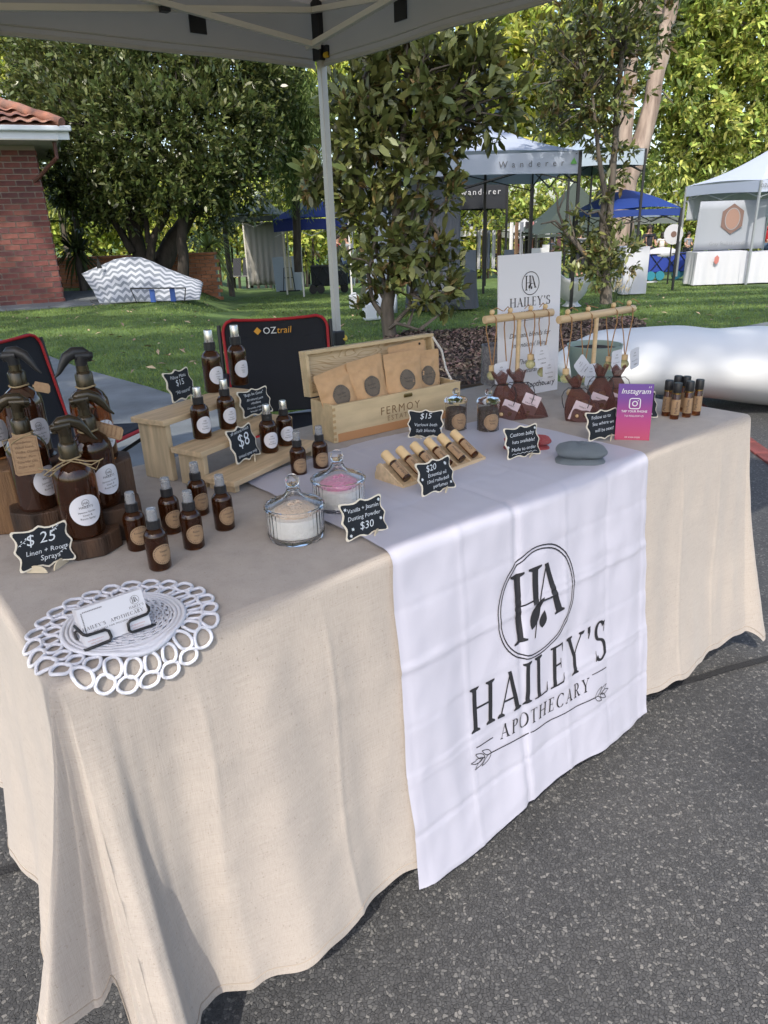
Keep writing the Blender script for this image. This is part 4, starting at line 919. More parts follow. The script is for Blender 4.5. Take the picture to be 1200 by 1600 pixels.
def trigger_bottle(label, px, py, z, yaw, head, col=None, tagk=0, lab_yaw=None, twine=False):
    p = at(px, py, z=z); r = root('spray_bottle', label, 'spray bottle', (p.x, p.y, z), face(p, 0), group='amber trigger spray bottles on plinths')
    R, hb = .0345, .124
    obj('glass_body', MB().lathe([(0, 0), (R * .93, 0), (R, .006), (R, hb - .022), (R * .96, hb - .010), (R * .80, hb + .001), (R * .5, hb + .010), (R * .36, hb + .014), (0, hb + .014)], 36), col or M_AMB, r, smooth=50)
    obj('contents', MB().lathe([(0, .004), (R * .9, .004), (R * .9, hb * .42), (0, hb * .42)], 24), M_LIQ if not col else M_LIQ, r, smooth=50)
    obj('collar', MB().lathe([(.0145, hb + .012), (.0155, hb + .013), (.0155, hb + .036), (.0135, hb + .040), (.011, hb + .042), (.0105, hb + .052), (0, hb + .052)], 28, flute=.012), M_GOLD, r, smooth=30)
    
    ang = yaw; c, s = math.cos(ang), math.sin(ang)
    def W(x, y, zz):
        x *= .80; zz = .046 + (zz - .046) * .64
        return Vector((x * c - y * s, x * s + y * c, hb + zz))
    m = M_GOLD if head == 'gold' else M_BLK
    nk = MB().tube([W(0, 0, .050), W(0, 0, .066), W(-.004, 0, .078)], [.010, .011, .013], 12); nk.tube([W(-.018, 0, .080), W(.012, 0, .082)], [.010, .009], 12).tube([W(-.018, 0, .080), W(-.026, 0, .079)], [.007, .006], 10)
    ho = obj('trigger_head', nk, m, r, smooth=50)
    tr = [W(-.018, 0, .064), W(-.017, 0, .080), W(-.006, 0, .091), (W(.012, 0, .092)), W(.029, 0, .081), W(.040, 0, .062), W(.050, 0, .042), W(.060, 0, .030)]
    obj('trigger', MB().tube(tr, [.005, .008, .0095, .0105, .0095, .0068, .004, .0015], 12, flat=.75), m, r, smooth=60)
    a0 = lab_yaw if lab_yaw is not None else .35; lab = MB(); wrap_label(lab, R, .0275, .0275, hb * .42, a0, .0006, 40); lo = obj('label', lab, M_LAB, r, smooth=60)
    t = MB(); wrap_text(t, [('HA', .011, .0065), ("HAILEY'S", .004, .006), ('Japanese Garden', -.004, .0042), ('Linen &', -.010, .005), ('Room Spray', -.016, .005)], R, hb * .42, a0, .0012)
    for i in range(20):
        a, b = 2 * PI * i / 20, 2 * PI * (i + 1) / 20; rr = .0062; zc = hb * .42 + .0135
        t.add([Vector((math.sin(a0 + (q * math.cos(w_)) / R) * (R + .0012), -math.cos(a0 + (q * math.cos(w_)) / R) * (R + .0012), zc + q * math.sin(w_))) for q, w_ in ((rr, a), (rr * .9, a), (rr * .9, b), (rr, b))], [(0, 1, 2, 3)])
    obj('label_print', t, M_TXT, lo)
    obj('neck_twine', MB().tube([Vector((.0165 * math.cos(2 * PI * i / 16), .0165 * math.sin(2 * PI * i / 16), hb + .014 + .001 * math.sin(i))) for i in range(16)], .0016, 6, True), M_TWINE, r)
    if twine:
        for sg in (-1, 1):
            pts = [Vector((.006 * sg, -.017, hb + .014)), Vector((sg * .022, -.030, hb + .012)), Vector((sg * .044, -.030, hb + .004 + sg * .005)), Vector((sg * .036, -.026, hb - .006)), Vector((.012 * sg, -.022, hb + .010))]
            obj('twine_bow', MB().tube(pts, .0011, 5), M_TWINE, r, smooth=60); obj('twine_bow', MB().tube([Vector((0, -.018, hb + .012)), Vector((-sg * .03, -.03, hb + .004)), Vector((-sg * .05, -.03, hb + .012))], .001, 5), M_TWINE, r)
    return r, hb
def kraft_tag(parent, M, w_, h, seed=0, m=None):
    out = [(-w_ / 2, -h + .004), (-w_ / 2 + .004, -h), (w_ / 2 - .004, -h), (w_ / 2, -h + .004), (w_ / 2, -.006), (w_ / 2 - .007, -.003), (w_ / 2 - .007, 0), (-w_ / 2 + .007, 0), (-w_ / 2 + .007, -.003), (-w_ / 2, -.006)]
    o = obj('tag', MB().prism(out, .0006, M), m or M_KRAFT, parent)
    if w_ > .02:
        mb = MB(); vf = ([], [])
        for i, s in enumerate(('Ingredients:', 'Witch hazel,', 'Vodka, Distilled', 'Water, Pure', 'Essential Oils', 'Shake well')): vf_merge(vf, text2d(s, h * .085, .2, 0, 'LEFT'), -w_ * .36, -h * (.22 + .12 * i))
        for a, b in (((-w_ * .42, -h * .94), (w_ * .42, -h * .94)), ((-w_ * .42, -h * .1), (w_ * .42, -h * .1)), ((-w_ * .44, -h * .94), (-w_ * .44, -h * .1)), ((w_ * .44, -h * .94), (w_ * .44, -h * .1))): polys_to(vf, [line_poly(a, b, .0005)])
        plane_mesh(mb, vf, M, .0006); obj('tag_print', mb, mat('faded_ink', (.17, .1, .06), .8), o)
    return o
A = 'amber trigger spray bottle '
r_, hb = trigger_bottle(A + 'with raffia bow, front of the cluster beside the price sign', 134, 832, .783, .15, 'gold', None, lab_yaw=.25, twine=True)
r_, hb = trigger_bottle('dark amber trigger spray bottle wearing a large kraft tag', 62, 790, .809, PI - .15, 'gold', M_AMBD, lab_yaw=.75)
kraft_tag(r_, Matrix.Translation((-.002, -.045, hb + .022)) @ Matrix.Rotation(.02, 4, 'Y') @ Matrix.Rotation(-.12, 4, 'X'), .044, .070)
obj('tag_string', MB().tube([Vector((-.012, -.018, hb + .012)), Vector((-.034, -.034, hb + .012)), Vector((-.032, -.045, hb - .002)), Vector((-.016, -.047, hb + .012)), Vector((-.002, -.046, hb + .018)), Vector((.012, -.046, hb + .020)), Vector((.016, -.02, hb + .014))], .0011, 5), M_TWINE, r_, smooth=60)
r_, hb = trigger_bottle(A + 'in the middle, half hidden, with gold trigger pointing right', 160, 786, .809, .1, 'gold', None, lab_yaw=.6)
r_, hb = trigger_bottle(A + 'at the back right, black trigger pointing left', 156, 717, .873, PI + .15, 'black', None, lab_yaw=.55)
kraft_tag(r_, Matrix.Translation((-.008, -.05, .078)) @ Matrix.Rotation(-1.25, 4, 'Y') @ Matrix.Rotation(-.45, 4, 'X'), .024, .062)
r_, hb = trigger_bottle('dark amber trigger spray bottle at the back left before the folding chair', 55, 713, .873, -.55, 'black', M_AMBD, lab_yaw=.5)
kraft_tag(r_, Matrix.Translation((.022, -.01, hb + .012)) @ Matrix.Rotation(-1.4, 4, 'Y') @ Matrix.Rotation(-.8, 4, 'X'), .018, .04)
r_, hb = trigger_bottle(A + 'cut off by the left edge of the picture', -8, 713, .873, .4, 'gold', None, lab_yaw=.35)

# ---- chalkboard price signs
M_CHALKB = mat('chalkboard', (.012, .016, .022), .85, var=.25, vs=30)
M_RIM = mat('cream_wood_rim', (.72, .66, .54), .6)
M_PLY = mat('pale_plywood', (.60, .52, .38), .65, var=.1, vs=30)
M_CHALK = mat('chalk', (.62, .66, .70), .9)
q_ = [(0, 1.0), (.10, .95), (.2, .88), (.36, .85), (.55, .88), (.75, .94), (.90, .97), (.96, .92), (.97, .8), (.93, .68), (.885, .52), (.88, .36), (.93, .2), (1.0, .05)]
SIGN = q_ + [(x, -y) for x, y in q_[::-1]] + [(-x, -y) for x, y in q_[1:]] + [(-x, y) for x, y in q_[::-1][:-1]]
def sign(label, BLp, BRp, h, z, lean, lines, deco=None, feet=(1, 1), yawx=0.0, roll=0.0, wk=1.0):
    a, b = at(*BLp, z=z), at(*BRp, z=z); c = (a + b) / 2; w_ = (b - a).length * .5 * wk / .95; yw = math.atan2(b.y - a.y, b.x - a.x) + yawx
    r = root('chalk_sign', label, 'price sign', (c.x, c.y, z - .006), yw, group='small chalkboard signs with scalloped cream rims')
    hh = h / 2
    M = Matrix.Translation((0, 0, .004)) @ Matrix.Rotation(-lean, 4, 'X') @ Matrix.Rotation(roll, 4, 'Y') @ Matrix.Translation((0, 0, hh))
    obj('rim', MB().prism([(x * w_, y * hh) for x, y in SIGN], .003, M), M_RIM, r, bevel=.0005)
    bw, bh = w_ - .0032, hh - .0032
    bo = obj('board', MB().prism([(x * bw, y * bh) for x, y in SIGN], .0012, M, -.0008), M_CHALKB, r)
    vf = ([], [])
    for i, (s, x, y, sz) in enumerate(lines):
        v, f = text2d(s, sz * h * 1.0, .22, -.003); vf_merge(vf, (wobble(v, .00035, i + len(s)), f), x * w_, y * hh)
    for kx, ky, kind in (deco or []):
        if kind == 'flower':
            for k in range(6): leaf2d(vf, kx * w_, ky * hh, h * .05, h * .013, k * PI / 3, 5)
        elif kind == 'sprig':
            for k in range(4): leaf2d(vf, kx * w_ + k * h * .05, ky * hh + (k % 2) * h * .03 + k * h * .02, h * .055, h * .014, .9 if k % 2 else -.7, 5)
            polys_to(vf, [line_poly((kx * w_ - .002, ky * hh - .002), (kx * w_ + h * .2, ky * hh + h * .1), .0006)])
        elif kind == 'line': polys_to(vf, [line_poly((kx * w_, ky * hh), (-kx * w_, ky * hh + .0005), .0006)])
        elif kind == 'wave':
            P = [(kx * w_ + i * w_ * .12, ky * hh + (.0012 if i % 2 else -.0012)) for i in range(13)]; polys_to(vf, [line_poly(P[i], P[i + 1], .0007) for i in range(12)])
    t = MB(); plane_mesh(t, vf, M, .0013); obj('chalk_writing', t, M_CHALK, bo)
    fo = [(.018 * math.cos(a_ * PI / 10), .022 * math.sin(a_ * PI / 10)) for a_ in range(11)] ; fo = [(x, y * .62) for x, y in fo]
    for sg, on in ((-1, feet[0]), (1, feet[1])):
        if on: obj('foot', MB().prism(fo, .0022, Matrix.Translation((sg * w_ * .42, -.001, 0)) @ Matrix.Rotation(sg * -.9 + PI / 2, 4, 'Z') @ Matrix.Translation((.0, 0, 0))), M_PLY, r, bevel=.0003)
    return r
zs = ZT + .008
sign('chalkboard reading 25 dollars linen and room sprays before the trigger bottles', (33, 896), (119, 873), .072, zs, .28, [('$ 25', -.05, .18, .36), ('Linen + Room', .06, -.28, .155), ('Sprays', .12, -.62, .17)], [(-.78, .3, 'sprig'), (.35, .62, 'sprig'), (.5, -.4, 'sprig')])
sign('chalkboard reading pillow mists 15 dollars on the top step', (272, 630), (309, 617), .074, Z3 + .009, .3, [('Pillow Mists', 0, .42, .15), ('$15', -.02, -.02, .26), ('"All natural"', 0, -.52, .15)], [], (0, 1))
sign('chalkboard reading bugs be gone all natural insect repellent on the middle step', (382, 654), (427, 642), .068, Z2 + .009, .3, [('"Bugs be Gone"', 0, .5, .14), ('All natural pest', 0, .14, .12), ('repellent', 0, -.12, .12), ('Citronella, peppermint', 0, -.42, .095), ('lavender, tea tree', 0, -.66, .095)], [], (0, 1))
sign('chalkboard reading 8 dollars on the lowest step', (372, 726), (408, 709), .080, Z1 + .009, .32, [('$8', 0, -.15, .5), ('limited time only', 0, -.7, .12), ('all natural', -.3, .62, .12), ('insect', .45, .66, .12)], [], (0, 1))
sign('chalkboard reading vanilla and jasmin dusting powder 30 dollars', (543, 847), (607, 827), .070, zs, .34, [('Vanilla + Jasmin', .02, .4, .15), ('Dusting Powder', 0, .0, .15), ('$30', .02, -.55, .27)], [(-.75, .62, 'flower'), (.8, .7, 'flower'), (.72, -.25, 'flower'), (-.6, -.42, 'flower'), (-.74, -.72, 'flower')], (0, 1))
sign('chalkboard reading 15 dollars various bath salt blends before the wooden box', (638, 684), (692, 684), .074, zs, .26, [('$15', 0, .36, .27), ('Various bath', 0, -.15, .155), ('Salt blends', 0, -.55, .155)], [(-.86, -.35, 'flower'), (.84, -.3, 'flower')])
sign('chalkboard reading 20 dollars essential oil perfumes before the roller rack', (661, 777), (713, 761), .072, zs, .34, [('$20', -.2, .36, .25), ('Essential oil', .06, .02, .145), ('10ml rollerball', .02, -.32, .14), ('perfumes', .1, -.64, .14)], [(.6, .6, 'flower'), (-.78, .0, 'flower'), (.72, -.55, 'flower'), (.62, .55, 'flower')], (0, 1))
sign('chalkboard reading custom baby hats available in front of the red knitting', (794, 719), (845, 709), .076, zs, .3, [('Custom baby', 0, .36, .165), ('hats available!', .04, -.06, .15), ('Made to order', 0, -.52, .15)], [(-.7, -.68, 'wave'), (-.85, -.22, 'flower'), (.8, .7, 'flower')], (0, 1))
sign('chalkboard reading follow us to see where we will be next', (921, 690), (969, 680), .074, zs, .3, [('Follow us to', -.08, .42, .165), ('See where we', 0, .0, .165), ('will be next!', .02, -.45, .165)], [], (0, 1))
sign('chalkboard half hidden behind the purple social media card, ten dollars', (988, 661), (1028, 652), .074, zs, .26, [('What scent?', .1, .45, .14), ('$10', .05, -.15, .36), ('or 3 in box', .1, -.66, .14)], [], (0, 1))

# ---- card holder with cards
M_CARD = mat('white_card', (.66, .66, .70), .45)
a, b = at(133, 1018, z=ZT + .006), at(240, 978, z=ZT + .006); c = (a + b) / 2; cw = (b - a).length * .93; yw = math.atan2(b.y - a.y, b.x - a.x)
ch = root('card_holder', 'black wire business card holder on the white doily', 'card holder', (c.x, c.y, ZT + .006), yw)
LN = .34; M = Matrix.Translation((0, 0, .004)) @ Matrix.Rotation(-LN, 4, 'X')
wire = lambda pts: obj('wire', MB().tube([M @ Vector(p) for p in pts], .0021, 8), M_BLK, ch, smooth=60)
hw = cw / 2 + .003
for sg in (-1, 1):
    wire([(sg * hw, .022, .030), (sg * hw, .012, .028), (sg * hw, -.003, .024), (sg * (hw - .002), -.006, .020), (sg * (hw - .006), -.0065, .017), (sg * (hw - .030), -.0065, .016), (sg * (hw - .034), -.0065, .013), (sg * (hw - .035), -.0065, .004), (sg * (hw - .032), -.0065, .0), (sg * (hw - .004), -.0065, -.001), (sg * hw, -.005, -.0015), (sg * hw, .004, -.002), (sg * hw, .030, -.002)])
wire([(-hw, .030, -.002), (-hw, .032, .02), (-hw * .6, .033, .026), (hw * .6, .033, .026), (hw, .032, .02), (hw, .030, -.002)])
CHh = .052
cr = root('business_cards', 'stack of white business cards leaning in the black wire holder', 'business cards', (c.x, c.y, ZT + .006), yw)
for i in range(22):
    y0 = -.0015 + i * .00105; jx = rnd.uniform(-.0006, .0006); obj('card', MB().box(M @ Vector((jx, y0, CHh / 2 + .0005)), (cw, .00062, CHh), M.to_3x3()), M_CARD, cr)
vf = ([], []); polys_to(vf, [[(x - .002, y + .0225) for x, y in p] for p in serif_text("HAILEY'S APOTHECARY".replace(' ', '  '), .0046, .22)]); vf_merge(vf, text2d('WELLNESS FOR MODERN LIVING', .0034, 0, 0, 'CENTER', 1.25), 0, .0172)
logo(vf, cw * .36, .041, .0062); polys_to(vf, [[(x + cw * .36, y + .0305) for x, y in p] for p in serif_text("HAILEY'S", .0033, .14)]); vf_merge(vf, text2d('APOTHECARY', .0016), cw * .36, .028)
for i in range(12): ring2d(vf, -cw * .42 + i * .0022, CHh * .90, .0009, .0009, .0005, 8)
for i in range(13): ring2d(vf, -cw * .45, CHh * .88 - i * .0022, .0009, .0009, .0005, 8)
t = MB(); plane_mesh(t, vf, M, .0022); obj('card_print', t, M_TXT, cr)
vf = ([], [])
for sx in (-.35, .3):
    vf_merge(vf, text2d('hello@apothecary', .0028), sx * cw, .0068); vf_merge(vf, text2d('hailey market', .0028), sx * cw, .0030)
t = MB(); plane_mesh(t, vf, M, .0023); obj('card_print', t, mat('pink_ink', (.5, .25, .25), .7), cr)
# ---- ribbed glass powder jars
M_GLASS = mat('clear_glass', (.97, .98, .98), .02, trans=1.0, ior=1.33)
M_POWD = mat('white_powder', (.9, .87, .84), 1.0, bump=.4, bs=80)
M_PUFFP = mat('pink_puff', (.80, .32, .50), 1.0, sheen=.6, bump=.8, bs=120)
M_PUFFC = mat('cream_puff', (.80, .62, .48), 1.0, sheen=.6, bump=.8, bs=120)
def powder_jar(label, px, py, k, puff):
    p = at(px, py, z=ZT); r = root('powder_jar', label, 'glass jar', (p.x, p.y, ZT + .001), 0, group='ribbed glass powder jars with ball lids'); R = .050 * k; H = .056 * k
    seg = 72
    o = obj('bowl', MB().lathe([(0, .0), (R * .93, .0), (R * .97, .004), (R, .010), (R * 1.0, H), (R * .94, H), (R * .93, .012), (R * .86, .007), (0, .007)], seg, flute=.010), M_GLASS, r, smooth=30)
    obj('powder', MB().lathe([(0, .0085), (R * .83, .0085), (R * .90, .014), (R * .90, H * .78), (R * .6, H * .80), (0, H * .79)], 40), M_POWD, r, smooth=60)
    pf = MB().ball((0, 0, H * .88), R * .72, 24, (1, 1, .32))
    pf.v = [tuple(Vector(v) * (1 + .04 * noise.noise(Vector(v) * 120))) for v in pf.v]; po = obj('powder_puff', pf, puff, r, smooth=60)
    obj('bow', MB().tube([(-.012, -.006, H * 1.02), (-.005, -.004, H * 1.14), (0, 0, H * 1.04), (.006, .004, H * 1.15), (.013, .005, H * 1.03)], .0032, 8), puff, po, smooth=60)
    lid = obj('lid', MB().lathe([(R * 1.06, H + .001), (R * 1.07, H + .004), (R * 1.02, H + .007), (R * .75, H + .010), (R * .45, H + .018), (R * .28, H + .027), (R * .22, H + .033), (R * .24, H + .038), (0, H + .038), (0, H + .034), (R * .16, H + .032), (R * .22, H + .025), (R * .40, H + .015), (R * .72, H + .007), (R * .96, H + .003), (R * .98, H + .001)], seg, flute=.008, cap=False), M_GLASS, r, smooth=30)
    obj('knob', MB().ball((0, 0, H + .038 + .011), .0125 * k, 20), M_GLASS, lid, smooth=60)
powder_jar('ribbed glass jar of white powder with cream puff at the front left', 464, 838, 1.02, M_PUFFC)
powder_jar('ribbed glass jar with fluffy pink powder puff behind the other jar', 531, 793, 1.02, M_PUFFP)

# ---- wooden box with pouches
bo = T(.852, .588); brz = TH - math.radians(4)
M_BOXW = mat('box_pine', (.60, .46, .27), .5, var=.16, vs=5, bump=.1, bs=40, stretch=(1.5, 8, 8))
def ringwood():
    m, N, L, b = nodes_mat('box_pine_figured'); tc = N.new('ShaderNodeTexCoord'); mp = N.new('ShaderNodeMapping'); mp.inputs['Scale'].default_value = (2.2, 1, 9)
    n = N.new('ShaderNodeTexNoise'); n.inputs['Scale'].default_value = 2.6; n.inputs['Detail'].default_value = 1.5; L.new(tc.outputs['Object'], mp.inputs[0]); L.new(mp.outputs[0], n.inputs[0])
    mu = N.new('ShaderNodeMath'); mu.operation = 'MULTIPLY'; mu.inputs[1].default_value = 22; fr = N.new('ShaderNodeMath'); fr.operation = 'FRACT'; L.new(n.outputs['Fac'], mu.inputs[0]); L.new(mu.outputs[0], fr.inputs[0])
    r = ramp(N, [(0, (.68, .54, .34)), (.7, (.62, .47, .28)), (.92, (.45, .29, .14)), (1, (.66, .52, .33))]); L.new(fr.outputs[0], r.inputs[0]); L.new(r.outputs[0], b.inputs['Base Color']); b.inputs['Roughness'].default_value = .5
    return m
M_BOXF = ringwood()
bx = root('wooden_box', 'open pine box with burnt lettering and orange band holding kraft pouches', 'box', (bo.x, bo.y, ZT), brz)
BW, BD, BH = .425, .108, .098; tk = .009
obj('front_panel', MB().box((BW / 2, tk / 2, BH / 2), (BW, tk, BH)), M_BOXW, bx, bevel=.001)
obj('back_panel', MB().box((BW / 2, BD - tk / 2, BH / 2), (BW, tk, BH)), M_BOXW, bx, bevel=.001)
for x in (tk / 2, BW - tk / 2): obj('side_panel', MB().box((x, BD / 2, BH / 2), (tk - .0008, BD - 2 * tk - .0004, BH)), M_BOXW, bx, bevel=.001)
obj('base', MB().box((BW / 2, BD / 2, .006), (BW - 2 * tk - .001, BD - 2 * tk - .001, .008)), M_BOXW, bx)
obj('orange_band', MB().box((BW / 2 + .006, -.0006, .012), (BW - .014, .0012, .022)), mat('tan_band', (.50, .25, .11), .6), bx)
for i in range(6): obj('finger_joint', MB().box((.0042, -.0004, .010 + i * .0155), (.0084, .001, .0075)), mat('end_grain', (.44, .29, .14), .7), bx)
vf = ([], []); vf_merge(vf, text2d('FERMOY', .030, 0, .0, 'CENTER', 1.25), BW * .50, .048); vf_merge(vf, text2d('ESTATE', .019, 0, -.005, 'CENTER', 1.35), BW * .49, .030)
t = MB(); plane_mesh(t, vf, Matrix.Identity(4), .0008); obj('branding', t, mat('burnt_brown', (.22, .13, .06), .8), bx)
obj('catch', MB().box((BW * .56, -.002, BH - .010), (.028, .004, .010)), mat('brass', (.25, .18, .07), .35, metal=.9), bx, bevel=.002)
lidm = Matrix.Translation((0, BD - .004, BH + .004)) @ Matrix.Rotation(-.10, 4, 'X'); LH = .118
lid = bpy.data.objects.new('lid', MB().box((0, 0, 0), (BW, .006, LH)).mesh('lid', M_BOXF)); COL.objects.link(lid); lid.parent = bx; lid.matrix_local = lidm @ Matrix.Translation((BW / 2, .034, LH / 2))
for nm, c_, d_ in (('lid_rim', (0, -.017, LH / 2 - .0045), (BW, .028, .009)), ('lid_rim', (0, -.017, -LH / 2 + .0045), (BW, .028, .009)), ('lid_rim', (-BW / 2 + .0045, -.017, 0), (.009, .0278, LH - .0184)), ('lid_rim', (BW / 2 - .0045, -.017, 0), (.009, .0278, LH - .0184))):
    obj(nm, MB().box(c_, d_), M_BOXW, lid, bevel=.001)
obj('cord', MB().tube([(BW - .006, .03, BH - .004), (BW + .006, .07, BH + .022), (BW + .004, BD - .02, BH + .075), (BW - .002, BD + .012, BH + .11)], .0035, 8), mat('white_rope', (.7, .68, .64), .9, bump=.6, bs=300), bx, smooth=60)
M_POUCH = mat('kraft_pouch', (.55, .34, .175), .62, var=.08, vs=60, bump=.2, bs=30)
M_SEAL = mat('grey_sticker', (.15, .12, .09), .7, var=.1, vs=80)
def pouch(label, x, y, z0, roll, w_=.112, h=.135, lean=.12, yaw=0.0, seal=True, hole=False):
    p = bx.matrix_basis @ Vector((x, y, z0)) if False else (Matrix.Translation(bx.location) @ Matrix.Rotation(brz, 4, 'Z')) @ Vector((x, y, z0))
    r = root('kraft_pouch', label, 'pouch', tuple(p), group='kraft stand-up pouches in the wooden box', rot=(-lean, roll, brz + yaw))
    def pf(side):
        def f(u, v):
            X = (u - .5) * w_ * (1 - .03 * math.sin(PI * v)); th = .024 * (1 - v) ** .6 * math.sin(PI * min(1, max(0, u))) ** .6 * (1 if v < .86 else 0) + .0006
            th += .005 * noise.noise(Vector((u * 7, v * 7, x * 50))) * (1 if .04 < u < .96 and v < .8 else 0)
            c = .006; Z = v * h
            if v > .99 and (u < .01 or u > .99): X *= .95
            return Vector((X, side * th, Z))
        return f
    mb = MB(); mb.grid(pf(-1), 20, 22); mb.grid(pf(1), 20, 22); obj('bag', mb, M_POUCH, r, smooth=60)
    obj('zip_seam', MB().box((0, -.0016, h * .84), (w_ * .97, .0016, .0016)), M_POUCH, r)
    f_ = pf(-1)
    if seal:
        cx, cz, rs = .50, .47, .026; mb = MB(); n = 24
        def sp(q, w_a, lift): u = cx + q * rs * math.cos(w_a) / w_; v = cz + q * rs * 1.05 * math.sin(w_a) / h; P = f_(u, v); return P + Vector((0, -lift, 0))
        vs = [sp(q, 2 * PI * i / n, .0016) for q in (.02, .5, 1) for i in range(n)]
        mb.add(vs, [(j * n + i, j * n + (i + 1) % n, (j + 1) * n + (i + 1) % n, (j + 1) * n + i) for j in range(2) for i in range(n)]); so_ = obj('sticker', mb, M_SEAL, r, smooth=60)
        vf = ([], []); vf_merge(vf, text2d('Bath Salts', .0062), 0, .003); vf_merge(vf, text2d('Relaxing', .0058), 0, -.006); t = MB(); t.add([Vector((a_, f_(.5 + a_ / w_, cz + b_ / h).y - .0024, cz * h + b_)) for a_, b_ in vf[0]], vf[1])
        for i in range(26):
            w0 = 2 * PI * i / 26; t.add([sp(.86 + dx, w0 + dy, .0022) for dx, dy in ((-.04, -.05), (.04, -.05), (.04, .05), (-.04, .05))], [(0, 1, 2, 3)])
        obj('sticker_print', t, M_TXT, so_)
    if hole: obj('hang_hole', MB().lathe([(.0035, 0), (.0035, .001), (0, .001)], 12, (w_ * .34, -.0022, h * .93), Matrix.Rotation(PI / 2, 3, 'X')), M_LIQ, r)
pouch('kraft pouch leaning left at the left end of the box', .062, .040, .052, -.20, h=.128)
pouch('kraft pouch second from the left in the box, tilted', .150, .034, .056, -.12, h=.140)
pouch('upright kraft pouch at the centre front of the box', .255, .030, .058, .0, h=.138, w_=.125)
pouch('kraft pouch at the right end of the box, partly covered', .345, .055, .056, .03, h=.130, w_=.108)
pouch('kraft pouch lying high against the lid, showing its hanging hole', .315, .080, .080, -.06, w_=.130, h=.128, seal=False, hole=True)

# ---- bath salt jars
M_SALT = mat('grey_salts', (.21, .16, .13), .95, col2=(.09, .07, .06), vs=260, bump=.8, bs=400)
def salt_jar(label, px, py, lab):
    p = at(px, py, z=ZT); r = root('salt_jar', label, 'glass jar', (p.x, p.y, ZT + .001), face(p, .15), group='small bath salt jars with ball lids'); R, H = .0290, .078
    obj('jar', MB().lathe([(0, 0), (R, 0), (R * 1.03, .003), (R * .98, .010), (R * .98, H), (R * .92, H), (R * .92, .006), (0, .006)], 36), M_GLASS, r, smooth=40)
    obj('salts', MB().lathe([(0, .0065), (R * .90, .0065), (R * .90, H * .80), (R * .5, H * .83), (0, H * .80)], 28), M_SALT, r, smooth=60)
    lid = obj('lid', MB().lathe([(R * 1.05, H + .001), (R * 1.06, H + .006), (R * .9, H + .012), (R * .3, H + .017), (R * .22, H + .020), (0, H + .020)], 32), M_GLASS, r, smooth=40)
    obj('knob', MB().ball((0, 0, H + .020 + .008), .0095, 16), M_GLASS, lid, smooth=60)
    l = MB(); wrap_label(l, R * .98, .0215, .0215, H * .42, .25, .0007, 32); lo = obj('label', l, M_KRAFT, r, smooth=60); t = MB(); wrap_text(t, [('Sleepy', .002, .0065), ('Time', -.006, .0065)], R * .98, H * .42, .25, .0014)
    for i in range(34):
        a = 2 * PI * i / 34; q = .25 + .0185 * math.cos(a) / R; t.add([Vector((math.sin(q + dx / R) * (R + .0009), -math.cos(q + dx / R) * (R + .0009), H * .42 + .0185 * math.sin(a) + dz)) for dx, dz in ((-.0006, -.0006), (.0006, -.0006), (.0006, .0006), (-.0006, .0006))], [(0, 1, 2, 3)])
    obj('label_print', t, M_TXT, lo)
salt_jar('glass jar of brown bath salts beside the wooden box', 712, 674, 'a')
salt_jar('glass jar of grey-brown bath salts near the organza bags', 762, 675, 'b')

# ---- roller rack
M_ROLW = mat('pale_cap_wood', (.72, .52, .28), .55, var=.12, vs=30, stretch=(1, 1, .2))
a, b = at(628, 768, z=ZT), at(757, 722, z=ZT); c = a; yw = math.atan2(b.y - a.y, b.x - a.x); RWd = (b - a).length
rk = root('roller_rack', 'pine sloped rack holding six perfume rollers', 'display rack', (a.x, a.y, ZT), yw)
prof = [(0, 0), (.085, 0), (.085, .020), (.074, .044), (.066, .047), (.010, .018), (0, .014)]
def sideprof(x, th): return MB().add([(x, y, z) for y, z in prof] + [(x + th, y, z) for y, z in prof], [tuple(range(7))[::-1], tuple(range(7, 14))] + [(i, (i + 1) % 7, 7 + (i + 1) % 7, 7 + i) for i in range(7)])
sl_ = math.atan2(.029, .056)
for i in range(7):
    x = i * (RWd - .004) / 6; obj('divider', sideprof(x, .004), M_PINE, rk, bevel=.0006)
obj('rack_base', MB().add([(.004, 0, 0), (RWd - .004, 0, 0), (RWd - .004, .084, 0), (.004, .084, 0), (.004, 0, .006), (RWd - .004, 0, .006), (RWd - .004, .084, .036), (.004, .084, .036)], [(3, 2, 1, 0), (4, 5, 6, 7), (0, 1, 5, 4), (1, 2, 6, 5), (2, 3, 7, 6), (3, 0, 4, 7)]), M_PINE, rk)
obj('front_lip', MB().box((RWd / 2, -.002, .0075), (RWd - .001, .004, .015)), M_PINE, rk, bevel=.0006)
MR = Matrix.Translation(rk.location) @ Matrix.Rotation(yw, 4, 'Z')
